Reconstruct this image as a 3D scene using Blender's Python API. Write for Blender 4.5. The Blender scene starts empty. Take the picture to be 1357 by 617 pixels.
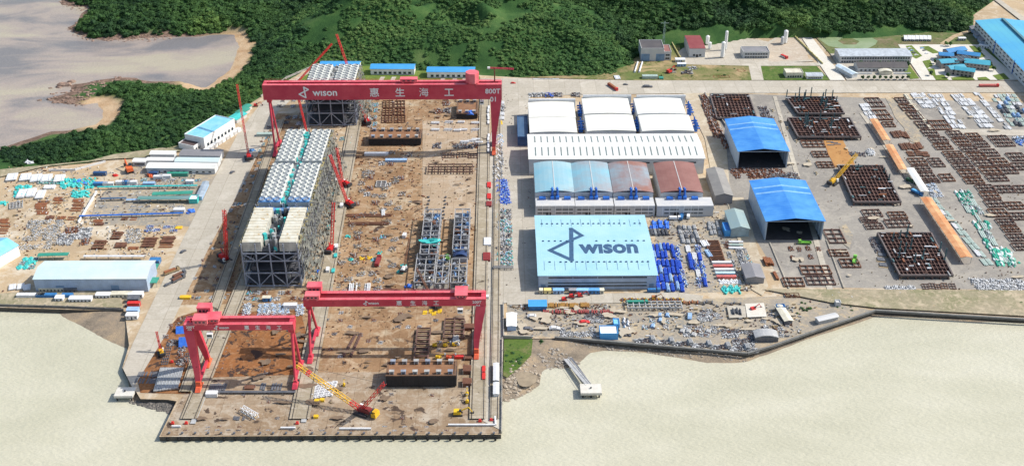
import bpy, math, random
import numpy as np
from mathutils import Vector, Matrix, noise
R=math.radians; sin=math.sin; cos=math.cos; pi=math.pi
rnd=random.Random(7)
# ---------------------------------------------------------------- camera, world, sun, exposure
FW,FH,FL=1357.0,617.0,1515.0
PITCH=R(30.0); YAW=R(0.52); CH=400.0
scn=bpy.context.scene; col=scn.collection
cd=bpy.data.cameras.new('camera'); cam=bpy.data.objects.new('camera',cd); col.objects.link(cam)
cam.location=(0,0,CH); cam.rotation_euler=(pi/2-PITCH,0,-YAW)
cd.sensor_width=36; cd.lens=36*FL/FW; cd.clip_end=6000; cd.clip_start=1
scn.camera=cam
wd=bpy.data.worlds.new('World'); scn.world=wd; wd.use_nodes=True
nt=wd.node_tree; bg=nt.nodes['Background']; sk=nt.nodes.new('ShaderNodeTexSky')
SEL,SAZ=R(44),R(80)          # sun from the east, slightly north ; azimuth clockwise from +Y
sk.sky_type='NISHITA'; sk.sun_disc=False; sk.sun_elevation=SEL; sk.sun_rotation=SAZ
sk.air_density=1.2; sk.dust_density=2.0
nt.links.new(sk.outputs[0],bg.inputs[0]); bg.inputs[1].default_value=0.13
sd=bpy.data.lights.new('sun','SUN'); sd.energy=4.2; sd.angle=R(0.53); sd.color=(1,0.955,0.88)
so=bpy.data.objects.new('sun',sd); col.objects.link(so)
sv=Vector((sin(SAZ)*cos(SEL),cos(SAZ)*cos(SEL),sin(SEL)))
so.rotation_euler=sv.to_track_quat('Z','Y').to_euler(); so.location=(300,0,600)
scn.view_settings.view_transform='Standard'; scn.view_settings.look='None'
scn.view_settings.exposure=0.3; scn.view_settings.gamma=1
scn.view_settings.use_curve_mapping=False
# ---------------------------------------------------------------- survey helpers: where a spot of the site lies
_f=Vector((sin(YAW)*cos(PITCH),cos(YAW)*cos(PITCH),-sin(PITCH)))
_r=Vector((cos(YAW),-sin(YAW),0)); _u=_r.cross(_f)
def G(px,py,z=0.0):
    d=_f+_r*((px-FW/2)/FL)-_u*((py-FH/2)/FL)
    t=(z-CH)/d.z
    return Vector((d.x*t,d.y*t,z))
def PX(p):
    v=Vector(p)-Vector((0,0,CH)); w=v.dot(_f)
    return (FW/2+FL*v.dot(_r)/w, FH/2-FL*v.dot(_u)/w)
def HT(px,pyb,pyt):
    """height of something whose foot is seen at pyb and whose top is seen at pyt"""
    b=G(px,pyb); lo,hi=0,150
    for _ in range(40):
        m=(lo+hi)/2
        if PX((b.x,b.y,m))[1]>pyt: lo=m
        else: hi=m
    return lo
def rect(x0,x1,yf,yb,z=0.0):
    a=G(x0,yf,z); b=G(x1,yf,z); xm=(a.x+b.x)/2
    c=G((x0+x1)/2,yb,z)
    return a.x,b.x,(a.y+b.y)/2,c.y
# ---------------------------------------------------------------- mesh builder
class MB:
    def __init__(s): s.v=[];s.f=[];s.m=[];s.sm=[]
    def add(s,vs,fs,m=0,smooth=False):
        o=len(s.v); s.v+= [tuple(v) for v in vs]; s.f+=[tuple(i+o for i in f) for f in fs]; s.m+=[m]*len(fs); s.sm+=[smooth]*len(fs); return s
    def box(s,x0,x1,y0,y1,z0,z1,m=0):
        return s.add([(x0,y0,z0),(x1,y0,z0),(x1,y1,z0),(x0,y1,z0),(x0,y0,z1),(x1,y0,z1),(x1,y1,z1),(x0,y1,z1)],
          [(3,2,1,0),(4,5,6,7),(0,1,5,4),(1,2,6,5),(2,3,7,6),(3,0,4,7)],m)
    def cb(s,cx,cy,z0,lx,ly,h,rz=0,m=0,tx=1,ty=1):
        c,q=cos(rz),sin(rz); vs=[]
        for z,kx,ky in ((z0,1,1),(z0+h,tx,ty)):
            for a,b in ((-1,-1),(1,-1),(1,1),(-1,1)):
                x=a*lx/2*kx;y=b*ly/2*ky; vs.append((cx+x*c-y*q,cy+x*q+y*c,z))
        return s.add(vs,[(3,2,1,0),(4,5,6,7),(0,1,5,4),(1,2,6,5),(2,3,7,6),(3,0,4,7)],m)
    def bar(s,a,b,w,h=None,m=0,w2=None,h2=None):
        a=Vector(a);b=Vector(b);h=h or w;w2=w2 or w;h2=h2 or h
        d=(b-a); 
        if d.length<1e-6: return s
        d.normalize()
        up=Vector((0,0,1)) if abs(d.z)<0.95 else Vector((0,1,0))
        r=d.cross(up).normalized(); u=r.cross(d)
        vs=[]
        for p,W,H in ((a,w,h),(b,w2,h2)):
            for i,j in ((-1,-1),(1,-1),(1,1),(-1,1)): vs.append(p+r*(i*W/2)+u*(j*H/2))
        return s.add(vs,[(0,1,2,3),(7,6,5,4),(0,4,5,1),(1,5,6,2),(2,6,7,3),(3,7,4,0)],m)
    def cyl(s,a,b,r,n=10,r2=None,m=0,cap=True):
        a=Vector(a);b=Vector(b);r2=r if r2 is None else r2
        d=(b-a).normalized(); up=Vector((0,0,1)) if abs(d.z)<0.95 else Vector((0,1,0))
        x=d.cross(up).normalized(); y=x.cross(d); vs=[]
        for p,q in ((a,r),(b,r2)):
            for k in range(n):
                t=2*pi*k/n; vs.append(p+x*(q*cos(t))+y*(q*sin(t)))
        s.add(vs,[(k,k+n,(k+1)%n+n,(k+1)%n) for k in range(n)],m,True)
        if cap: s.add(vs[:n],[tuple(range(n))],m); s.add(vs[n:],[tuple(range(n-1,-1,-1))],m)
        return s
    def poly(s,pts,z0,z1,m=0):
        """prism from a plan outline (counter-clockwise)"""
        n=len(pts); A=sum(pts[i][0]*pts[(i+1)%n][1]-pts[(i+1)%n][0]*pts[i][1] for i in range(n))
        if A<0: pts=pts[::-1]
        vs=[(p[0],p[1],z0) for p in pts]+[(p[0],p[1],z1) for p in pts]
        fs=[tuple(range(n,2*n))]+[(i,(i+1)%n,(i+1)%n+n,i+n) for i in range(n)]
        if z1-z0>0.2: fs.append(tuple(range(n-1,-1,-1)))
        return s.add(vs,fs,m)
    def gable(s,x0,x1,y0,y1,z,h,axis='x',m=0,th=0.3,ov=0.6):
        """pitched roof slab, ridge along axis"""
        if axis=='x':
            ym=(y0+y1)/2; A=[(y0-ov,z-0.0),(ym,z+h),(y1+ov,z-0.0)]
            P=[(t[0],t[1]) for t in A]+[(t[0],t[1]+th) for t in A]
            vs=[(x0-ov,p[0],p[1]) for p in P]+[(x1+ov,p[0],p[1]) for p in P]
        else:
            xm=(x0+x1)/2; A=[(x0-ov,z-0.0),(xm,z+h),(x1+ov,z-0.0)]
            P=[(t[0],t[1]) for t in A]+[(t[0],t[1]+th) for t in A]
            vs=[(p[0],y1+ov,p[1]) for p in P]+[(p[0],y0-ov,p[1]) for p in P]
        return s.add(vs,[(0,1,7,6),(1,2,8,7),(3,9,10,4),(4,10,11,5),(0,6,9,3),(2,5,11,8),(0,3,4,1),(1,4,5,2),(6,7,10,9),(7,8,11,10)],m)
    def tri_prism(s,x0,x1,y0,y1,z,h,axis='x',m=0):
        """solid under a pitched roof"""
        if axis=='x':
            ym=(y0+y1)/2; P=[(y0,z),(y1,z),(ym,z+h)]; vs=[(x0,)+p for p in P]+[(x1,)+p for p in P]
        else:
            xm=(x0+x1)/2; P=[(x0,z),(x1,z),(xm,z+h)]; vs=[(p[0],y1,p[1]) for p in P]+[(p[0],y0,p[1]) for p in P]
        return s.add(vs,[(0,2,1),(3,4,5),(0,1,4,3),(1,2,5,4),(2,0,3,5)],m)
    def lattice(s,a,b,w,n,t=0.18,up=(0,0,1),w2=None,m=0,ch=None):
        """lattice girder of square section"""
        a=Vector(a);b=Vector(b);w2=w2 or w;ch=ch or t*1.4
        d=(b-a).normalized(); up=Vector(up)
        if abs(d.dot(up))>0.95: up=Vector((0,1,0))
        r=d.cross(up).normalized();u=r.cross(d)
        def c(k,i):
            tt=k/n; W=(w+(w2-w)*tt)/2; i%=4
            sx=(-1,1,1,-1)[i]; sy=(-1,-1,1,1)[i]
            return a+(b-a)*tt+r*(sx*W)+u*(sy*W)
        for i in range(4): s.bar(c(0,i),c(n,i),ch,m=m)
        for k in range(n):
            for i in range(4):
                if (k+i)%2: s.bar(c(k,i),c(k+1,i+1),t,m=m)
                else: s.bar(c(k,i+1),c(k+1,i),t,m=m)
        return s
    def blob(s,cx,cy,cz,rx,ry,rz,seed=0,sub=1,amp=.25,m=0,smooth=False,hemi=False):
        V,F=ICO[sub]; vs=[]
        for v in V:
            n=1+amp*noise.noise(Vector(v)*1.7+Vector((seed*3.1,seed*1.7,seed*.3)))*2
            z=v[2]*rz*n
            if hemi: z=max(z,0)
            vs.append((cx+v[0]*rx*n,cy+v[1]*ry*n,cz+z))
        return s.add(vs,F,m,smooth)
    def move(s,dx=0,dy=0,dz=0,rz=0):
        c,q=cos(rz),sin(rz); s.v=[(x*c-y*q+dx,x*q+y*c+dy,z+dz) for x,y,z in s.v]; return s
    def mesh(s,name,mats):
        me=bpy.data.meshes.new(name); me.from_pydata(s.v,[],s.f)
        if not isinstance(mats,(list,tuple)): mats=[mats]
        for m in mats: me.materials.append(m)
        if len(mats)>1: me.polygons.foreach_set('material_index',s.m)
        if any(s.sm): me.polygons.foreach_set('use_smooth',s.sm)
        me.update(); return me
def _ico(sub):
    import bmesh
    bm=bmesh.new(); bmesh.ops.create_icosphere(bm,subdivisions=sub+1,radius=1)
    V=[tuple(v.co) for v in bm.verts]; bm.verts.index_update(); F=[tuple(v.index for v in f.verts) for f in bm.faces]; bm.free(); return V,F
ICO={0:_ico(0),1:_ico(1),2:_ico(2)}
LABELS={}
def tag(o,label=None,cat=None,group=None,kind=None):
    if label:
        o['label']=label
        if cat: LABELS.setdefault(label,[]).append((o.name,group))
    if cat: o['category']=cat
    if group: o['group']=group
    if kind: o['kind']=kind
    return o
def link(name,mb,mats,parent=None,loc=None,rz=0):
    me=mb if isinstance(mb,bpy.types.Mesh) else mb.mesh(name,mats)
    o=bpy.data.objects.new(name,me); col.objects.link(o)
    if parent: o.parent=parent
    if loc is not None: o.location=loc
    if rz: o.rotation_euler=(0,0,rz)
    return o
def thing(name,label,cat,loc=(0,0,0),rz=0,group=None):
    o=bpy.data.objects.new(name,None); col.objects.link(o); o.location=loc; o.rotation_euler=(0,0,rz); o.empty_display_size=1
    return tag(o,label,cat,group)
def solo(name,mb,mats,label,cat,loc=(0,0,0),rz=0,group=None):
    return tag(link(name,mb,mats,None,loc,rz),label,cat,group)
def struct(name,mb,mats,loc=None): return tag(link(name,mb,mats,None,loc),kind='structure')
def dup(root,loc,rz=0,label=None,group=None,scale=None):
    r=root.copy(); col.objects.link(r); r.location=loc; r.rotation_euler=(0,0,rz)
    if scale: r.scale=scale
    if label: r['label']=label; LABELS.setdefault(label,[]).append((r.name,group or root.get('group')))
    if group: r['group']=group
    for ch in list(root.children):
        c=ch.copy(); col.objects.link(c); c.parent=r
        for g in ch.children:
            d=g.copy(); col.objects.link(d); d.parent=c
    return r
ORD='first second third fourth fifth sixth seventh eighth ninth tenth eleventh twelfth thirteenth fourteenth fifteenth sixteenth seventeenth eighteenth nineteenth twentieth'.split()
def nth(i): return ORD[i] if i<20 else 'twenty-'+ORD[i-20] if i<29 else str(i+1)+'th'
# ---------------------------------------------------------------- materials
def newmat(name):
    m=bpy.data.materials.new(name); m.use_nodes=True; n=m.node_tree; return m,n,n.nodes['Principled BSDF'],n.links
MATS={}
def M(name,c=None,rough=.6,c2=None,sc=.25,amt=.18,metal=0,rib=None,bump=0,spot=None,obj=True):
    """painted / rusty / concrete surface. c2 is a second colour in patches, rib=(axis,period m,depth) sheet ribs, spot=(colour,scale,threshold)"""
    if name in MATS: return MATS[name]
    m,n,b,L=newmat(name); N=n.nodes
    tc=N.new('ShaderNodeTexCoord'); src=tc.outputs['Object']
    if not obj: g=N.new('ShaderNodeNewGeometry'); src=g.outputs['Position']
    no=N.new('ShaderNodeTexNoise'); no.inputs['Scale'].default_value=sc; no.inputs['Detail'].default_value=6; no.inputs['Roughness'].default_value=.65
    L.new(src,no.inputs['Vector'])
    mx=N.new('ShaderNodeMix'); mx.data_type='RGBA'; cr=N.new('ShaderNodeValToRGB')
    cr.color_ramp.elements[0].position=.38; cr.color_ramp.elements[1].position=.62
    L.new(no.outputs[0],cr.inputs[0])
    a=c; bb=c2 or tuple(min(1,x*(1+amt)) for x in c); a0=c if c2 else tuple(x*(1-amt) for x in c)
    mx.inputs[6].default_value=(*a0,1); mx.inputs[7].default_value=(*bb,1); L.new(cr.outputs[0],mx.inputs[0])
    out=mx.outputs[2]
    if spot:
        n2=N.new('ShaderNodeTexNoise'); n2.inputs['Scale'].default_value=spot[1]; n2.inputs['Detail'].default_value=5; L.new(src,n2.inputs['Vector'])
        r2=N.new('ShaderNodeValToRGB'); r2.color_ramp.elements[0].position=spot[2]; r2.color_ramp.elements[1].position=spot[2]+.07; L.new(n2.outputs[0],r2.inputs[0])
        m2=N.new('ShaderNodeMix'); m2.data_type='RGBA'; L.new(r2.outputs[0],m2.inputs[0]); L.new(out,m2.inputs[6]); m2.inputs[7].default_value=(*spot[0],1); out=m2.outputs[2]
    if rib:
        sx=N.new('ShaderNodeSeparateXYZ'); L.new(src,sx.inputs[0])
        mt=N.new('ShaderNodeMath'); mt.operation='MULTIPLY'; mt.inputs[1].default_value=1/rib[1]; L.new(sx.outputs[rib[0]],mt.inputs[0])
        fr=N.new('ShaderNodeMath'); fr.operation='FRACT'; L.new(mt.outputs[0],fr.inputs[0])
        r3=N.new('ShaderNodeValToRGB'); r3.color_ramp.elements[0].position=0; r3.color_ramp.elements[0].color=(1-rib[2],)*3+(1,); r3.color_ramp.elements[1].position=.16; r3.color_ramp.elements[1].color=(1,1,1,1)
        L.new(fr.outputs[0],r3.inputs[0])
        m3=N.new('ShaderNodeMix'); m3.data_type='RGBA'; m3.blend_type='MULTIPLY'; m3.inputs[0].default_value=1; L.new(out,m3.inputs[6]); L.new(r3.outputs[0],m3.inputs[7]); out=m3.outputs[2]
    L.new(out,b.inputs['Base Color']); b.inputs['Roughness'].default_value=rough; b.inputs['Metallic'].default_value=metal
    if bump:
        bp=N.new('ShaderNodeBump'); bp.inputs['Strength'].default_value=.5; bp.inputs['Distance'].default_value=bump; L.new(no.outputs[0],bp.inputs['Height']); L.new(bp.outputs[0],b.inputs['Normal'])
    MATS[name]=m; return m
def ground_mat(name,c1,c2,c3,sc=.02,stain=None,st=.6,joint=None,pale=None):
    """worn ground: three tones mixed by noise at several scales, wet stains, optional slab joints"""
    m,n,b,L=newmat(name); N=n.nodes; g=N.new('ShaderNodeNewGeometry')
    def NZ(s,d=8,r=.62,dist=0):
        t=N.new('ShaderNodeTexNoise'); t.inputs['Scale'].default_value=s; t.inputs['Detail'].default_value=d; t.inputs['Roughness'].default_value=r; t.inputs['Distortion'].default_value=dist; L.new(g.outputs['Position'],t.inputs['Vector']); return t.outputs[0]
    def MIX(f,a,bb,bt='MIX'):
        t=N.new('ShaderNodeMix'); t.data_type='RGBA'; t.blend_type=bt
        if isinstance(f,float): t.inputs[0].default_value=f
        else: L.new(f,t.inputs[0])
        for i,x in ((6,a),(7,bb)):
            if isinstance(x,tuple): t.inputs[i].default_value=(*x,1)
            else: L.new(x,t.inputs[i])
        return t.outputs[2]
    def RAMP(s,p,w): 
        t=N.new('ShaderNodeValToRGB'); t.color_ramp.elements[0].position=p-w; t.color_ramp.elements[1].position=p+w; L.new(s,t.inputs[0]); return t.outputs[0]
    o=MIX(RAMP(NZ(sc),.5,.1),c1,c2)
    o=MIX(RAMP(NZ(sc*4.3,6,.7,1.5),.56,.06),o,c3)
    fine=NZ(.55,5,.8)
    o=MIX(.55,o,RAMP(fine,.5,.45),'SOFT_LIGHT')
    if pale: o=MIX(RAMP(NZ(sc*2.1,7,.72,.5),.6,.07),o,pale)
    if stain: o=MIX(RAMP(NZ(sc*3.1+.007,5,.62,.6),st,.02),o,stain)
    if joint:
        br=N.new('ShaderNodeTexBrick'); br.offset=0; br.inputs['Color1'].default_value=(1,1,1,1); br.inputs['Color2'].default_value=(.86,.86,.86,1); br.inputs['Mortar'].default_value=(.62,.6,.57,1)
        br.inputs['Scale'].default_value=1; br.inputs['Brick Width'].default_value=joint; br.inputs['Row Height'].default_value=joint; br.inputs['Mortar Size'].default_value=.16
        L.new(g.outputs['Position'],br.inputs['Vector']); o=MIX(.8,o,br.outputs[0],'MULTIPLY')
    L.new(o,b.inputs['Base Color']); b.inputs['Roughness'].default_value=.92; b.inputs['Specular IOR Level'].default_value=.2
    bp=N.new('ShaderNodeBump'); bp.inputs['Strength'].default_value=.35; bp.inputs['Distance'].default_value=.25; L.new(fine,bp.inputs['Height']); L.new(bp.outputs[0],b.inputs['Normal'])
    MATS[name]=m; return m
mDirt=ground_mat('yard dirt',(.45,.34,.215),(.37,.28,.18),(.5,.42,.31),.012,None,.6,None,(.58,.52,.42))
mPad=ground_mat('worn rusty slab',(.35,.225,.125),(.25,.15,.08),(.42,.31,.2),.022,(.085,.055,.04),.625,9.0,(.45,.37,.26))
mPadS=ground_mat('quay slab',(.34,.26,.18),(.27,.19,.12),(.4,.33,.25),.028,(.085,.06,.045),.615,12.0,(.44,.38,.3))
mRust=ground_mat('rust covered slab',(.26,.11,.04),(.19,.085,.035),(.3,.155,.075),.045,(.06,.038,.03),.56)
mConc=ground_mat('pale concrete',(.46,.42,.35),(.43,.39,.32),(.5,.46,.39),.01,None,.6,14.0)
mAsph=ground_mat('grey hardstanding',(.285,.265,.235),(.24,.222,.198),(.32,.295,.255),.014,None,.6,None,(.37,.34,.29))
mGrav=ground_mat('grey gravel',(.33,.285,.225),(.25,.235,.205),(.42,.34,.23),.04,None,.6,None,(.46,.37,.24))
mGrass=ground_mat('grass',(.075,.13,.022),(.1,.15,.035),(.05,.1,.02),.05,None,.6,None,(.19,.17,.08))
mBank=ground_mat('bank',(.24,.2,.14),(.16,.16,.1),(.33,.27,.19),.05,None,.6,None,(.1,.13,.05))
# ================================================================ THE SETTING
def gp(pts,z=0.0): return [tuple(G(x,y,z))[:2] for x,y in pts]
coast=gp([(-220,300),(-60,220),(0,197),(34,185),(68,173),(95,172),(126,165),(137,156),(140,146),(128,137),(105,140),(85,138),(62,131),(84,126),(98,121),(95,113),(112,110),(125,106),(150,104),(180,103),(200,107),(240,108),(270,117),(286,108),(302,94),(313,80),(317,62),(308,47),(280,47),(240,50),(200,50),(160,53),(130,53),(115,51),(98,44),(88,38),(100,29),(112,15),(117,10),(96,9),(82,6),(78,-10),(60,-90),
  (1800,-90),(1800,440),(1357,429),(1250,424),(1160,419),(1080,446),(1020,470),(990,479),(935,481),(900,475),(850,467),(800,465),(782,467),(770,481),(752,488),(725,486),(717,493),(715,510),(690,526),(668,531),(655,545),(640,500),(240,500),(232,536),(225,546),(172,531),(166,490),(168,462),(105,432),(70,412),(0,409),(-220,404)],-3.0)
yardp=gp([(-220,405),(0,407),(165,412),(171,457),(162,487),(186,528),(222,529),(234,531),(211,578),(664,575),(664,448),(735,448),(990,468),(1160,411),(1357,422),(1800,436),(1800,60),(1420,20),(1330,-8),(1290,20),(1290,62),(1180,52),(1000,50),(860,78),(860,100),(690,103),(640,100),(590,96),(497,90),(420,84),(346,128),(300,158),(270,192),(150,206),(120,216),(0,226),(-220,260)])
hills={'main':(gp([(322,120),(345,112),(412,80),(500,82),(600,92),(690,100),(800,100),(835,88),(850,70),(880,62),(960,62),(1010,66),(1100,58),(1200,48),(1290,38),(1310,0),(1310,-90),(420,-90),(380,20),(345,60)]),0.36,46.0),
 'spit':(gp([(20,208),(60,188),(150,170),(155,135),(130,122),(160,113),(265,118),(320,100),(345,50),(345,112),(300,150),(262,182),(240,192),(150,200),(90,212)]),0.16,7.0),
 'head':(gp([(104,40),(130,46),(200,44),(310,38),(340,50),(400,10),(420,-90),(80,-90),(100,0),(120,10)]),0.33,24.0)}
def sdf(P,X,Y):
    """signed distance to a plan polygon, positive inside"""
    n=len(P); d=np.full(X.shape,1e9); ins=np.zeros(X.shape,bool)
    for i in range(n):
        ax,ay=P[i];bx,by=P[(i+1)%n]; ex,ey=bx-ax,by-ay
        t=np.clip(((X-ax)*ex+(Y-ay)*ey)/(ex*ex+ey*ey+1e-9),0,1)
        d=np.minimum(d,np.hypot(X-ax-t*ex,Y-ay-t*ey))
        c=((ay>Y)!=(by>Y))&(X<(bx-ax)*(Y-ay)/((by-ay) if by!=ay else 1e-9)+ax); ins^=c
    return np.where(ins,d,-d)
rs=np.random.RandomState(5)
_tab=rs.rand(64,64)
def vnoise(X,Y,s,o=0):
    x=X/s+o*17.3; y=Y/s+o*9.1; xi=np.floor(x).astype(int); yi=np.floor(y).astype(int); fx=x-xi; fy=y-yi
    fx=fx*fx*(3-2*fx); fy=fy*fy*(3-2*fy)
    g=lambda a,b:_tab[a%64,b%64]
    return (g(xi,yi)*(1-fx)+g(xi+1,yi)*fx)*(1-fy)+(g(xi,yi+1)*(1-fx)+g(xi+1,yi+1)*fx)*fy
def terr(X,Y,full=False):
    wob=(vnoise(X,Y,22,3)-.5)*5+(vnoise(X,Y,7,4)-.5)*2
    dc=sdf(coast,X,Y); south=Y<600
    dcw=dc+np.where(south,wob*.35,wob)
    z=np.where(dcw>0,-3+np.minimum(dcw*.16,2.6),-3+np.maximum(dcw*.2,-7))
    hsum=np.zeros(X.shape)
    for k,(P,sl,am) in hills.items():
        d=sdf(P,X,Y); t=np.clip(d,0,None)*sl; hh=am*(1-np.exp(-t/am))
        if k=='main':
            hh*= .45+1.1*vnoise(X+Y*.5,Y,85,1)
            hh+= np.clip((d-12)/75,0,1)*((1-2*np.abs(vnoise(X+Y*.6,Y-X*.3,58,2)-.5))*26-13+(vnoise(X+Y*.7,Y-X*.2,30,7)-.5)*12+(vnoise(X,Y,12,5)-.5)*4)
        elif k=='head': hh+=np.clip(d/20,0,1)*(vnoise(X,Y,45,2)-.5)*8
        hsum=np.maximum(hsum,hh)
    z=z+hsum*(np.clip(dcw/8,0,1))
    dy=sdf(yardp,X,Y)
    z=np.where(dy>-1.5,np.minimum(z,-.6),z)
    return (z,dc,dy,hsum) if full else z
def beachf(X,Y):
    def near(px,py,r): g=G(px,py,-3); return np.clip(1.5-np.hypot((X-g.x),(Y-g.y))/r,0,1)
    return np.maximum.reduce([near(319,64,40),near(304,95,34),near(284,108,26),near(137,152,26),near(134,140,16)])
def terrain():
    x0,x1,y0,y1,st=-760.0,900.0,380.0,1420.0,4.0
    xs=np.arange(x0,x1+1,st); ys=np.arange(y0,y1+1,st); X,Y=np.meshgrid(xs,ys)
    Z,dc,dy,hs=terr(X,Y,True); ny,nx=X.shape
    me=bpy.data.meshes.new('terrain'); co=np.stack([X,Y,Z],-1).reshape(-1,3)
    i=np.arange(nx*ny).reshape(ny,nx); F=np.stack([i[:-1,:-1],i[:-1,1:],i[1:,1:],i[1:,:-1]],-1).reshape(-1,4)
    me.vertices.add(len(co)); me.vertices.foreach_set('co',co.ravel().astype(np.float32))
    me.loops.add(F.size); me.loops.foreach_set('vertex_index',F.ravel().astype(np.int32))
    me.polygons.add(len(F)); me.polygons.foreach_set('loop_start',np.arange(0,F.size,4,dtype=np.int32))
    me.update(calc_edges=True); me.polygons.foreach_set('use_smooth',np.ones(len(F),bool))
    # ground cover zones: sand, rock, forest floor
    a=me.color_attributes.new('zone','FLOAT_COLOR','POINT')
    w=(vnoise(X,Y,11,6)-.5)*7
    def near(px,py,r): g=G(px,py,-3); return np.clip(1.4-np.hypot((X-g.x),(Y-g.y))/r,0,1)
    sand=np.clip((17+w-dc)/5,0,1)*np.clip(beachf(X,Y)*2,0,1)
    rock=np.clip((13+w-dc)/4,0,1)*(1-sand)
    mud=((Y<620)&(dc<60)).astype(float)
    C=np.stack([sand,rock*(1-mud),mud,np.ones_like(sand)],-1).reshape(-1,4)
    a.data.foreach_set('color',C.ravel().astype(np.float32))
    m,n,b,L=newmat('hillside'); N=n.nodes; at=N.new('ShaderNodeAttribute'); at.attribute_name='zone'
    g=N.new('ShaderNodeNewGeometry'); sp=N.new('ShaderNodeSeparateColor'); L.new(at.outputs['Color'],sp.inputs[0])
    def NZ(s,d=6,r=.65):
        t=N.new('ShaderNodeTexNoise'); t.inputs['Scale'].default_value=s; t.inputs['Detail'].default_value=d; t.inputs['Roughness'].default_value=r; L.new(g.outputs['Position'],t.inputs['Vector']); return t.outputs[0]
    def RMP(s,stops):
        t=N.new('ShaderNodeValToRGB'); e=t.color_ramp.elements
        while len(e)<len(stops): e.new(.5)
        for k,(p,c) in enumerate(stops): e[k].position=p; e[k].color=(*c,1)
        L.new(s,t.inputs[0]); return t.outputs[0]
    def MX(f,a_,b_):
        t=N.new('ShaderNodeMix'); t.data_type='RGBA'; L.new(f,t.inputs[0]); L.new(a_,t.inputs[6]); L.new(b_,t.inputs[7]); return t.outputs[2]
    green=RMP(NZ(.03),[(.36,(.025,.066,.022)),(.48,(.04,.094,.028)),(.58,(.062,.12,.036)),(.72,(.11,.165,.055))])
    sandc=RMP(NZ(.09),[(.35,(.42,.27,.15)),(.6,(.52,.38,.24))])
    rockc=RMP(NZ(.22,8,.75),[(.36,(.08,.06,.045)),(.5,(.19,.125,.095)),(.64,(.3,.21,.165))])
    mudc=RMP(NZ(.06,9,.72),[(.35,(.16,.135,.105)),(.5,(.27,.22,.165)),(.64,(.38,.29,.19))])
    o=MX(sp.outputs[1],green,rockc); o=MX(sp.outputs[0],o,sandc); o=MX(sp.outputs[2],o,mudc)
    L.new(o,b.inputs['Base Color']); b.inputs['Roughness'].default_value=.95; b.inputs['Specular IOR Level'].default_value=.1
    bp=N.new('ShaderNodeBump'); bp.inputs['Distance'].default_value=1.2; bp.inputs['Strength'].default_value=.6; L.new(NZ(.3,8,.8),bp.inputs['Height']); L.new(bp.outputs[0],b.inputs['Normal'])
    me.materials.append(m); o=bpy.data.objects.new('hillside',me); col.objects.link(o); tag(o,kind='structure')
terrain()
# water: muddy estuary, wind ripples
def water():
    m,n,b,L=newmat('muddy sea water'); N=n.nodes; g=N.new('ShaderNodeNewGeometry')
    def NZ(s,d=4,r=.6,vec=None,dist=0):
        t=N.new('ShaderNodeTexNoise'); t.inputs['Scale'].default_value=s; t.inputs['Detail'].default_value=d; t.inputs['Roughness'].default_value=r; t.inputs['Distortion'].default_value=dist
        L.new(vec or g.outputs['Position'],t.inputs['Vector']); return t.outputs[0]
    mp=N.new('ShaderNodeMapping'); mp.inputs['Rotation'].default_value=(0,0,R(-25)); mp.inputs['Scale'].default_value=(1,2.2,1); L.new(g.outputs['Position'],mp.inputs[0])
    # silt tone, browner in the north bay; its patches are cloud reflections painted in
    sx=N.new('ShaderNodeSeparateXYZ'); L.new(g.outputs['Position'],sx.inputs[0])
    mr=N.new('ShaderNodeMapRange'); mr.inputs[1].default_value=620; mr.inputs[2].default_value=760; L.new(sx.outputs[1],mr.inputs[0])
    def RMP(s,stops):
        t=N.new('ShaderNodeValToRGB'); e=t.color_ramp.elements
        while len(e)<len(stops): e.new(.5)
        for k,(p,c) in enumerate(stops): e[k].position=p; e[k].color=(*c,1)
        L.new(s,t.inputs[0]); return t.outputs[0]
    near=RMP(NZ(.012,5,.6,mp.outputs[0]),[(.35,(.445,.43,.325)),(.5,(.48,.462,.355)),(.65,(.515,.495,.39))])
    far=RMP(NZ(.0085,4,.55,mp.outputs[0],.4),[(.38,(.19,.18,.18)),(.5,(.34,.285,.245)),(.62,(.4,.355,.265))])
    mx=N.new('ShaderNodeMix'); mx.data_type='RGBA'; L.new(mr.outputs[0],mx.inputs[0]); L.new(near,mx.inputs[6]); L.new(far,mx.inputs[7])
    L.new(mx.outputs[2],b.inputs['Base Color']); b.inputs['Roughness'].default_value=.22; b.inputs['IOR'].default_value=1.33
    ad=N.new('ShaderNodeMath'); ad.operation='ADD'; w1=NZ(.3,3,.55,mp.outputs[0]); L.new(w1,ad.inputs[0]); L.new(NZ(.045,3,.5,mp.outputs[0]),ad.inputs[1])
    bp=N.new('ShaderNodeBump'); bp.inputs['Distance'].default_value=1.3; bp.inputs['Strength'].default_value=.4; L.new(ad.outputs[0],bp.inputs['Height']); L.new(bp.outputs[0],b.inputs['Normal'])
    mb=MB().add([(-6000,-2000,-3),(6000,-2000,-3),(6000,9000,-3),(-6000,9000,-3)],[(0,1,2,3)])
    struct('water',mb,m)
water()
struct('sea_bed',MB().add([(-6000,-2000,-12),(6000,-2000,-12),(6000,9000,-12),(-6000,9000,-12)],[(0,1,2,3)]),M('silt',(.2,.18,.12)))
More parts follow.
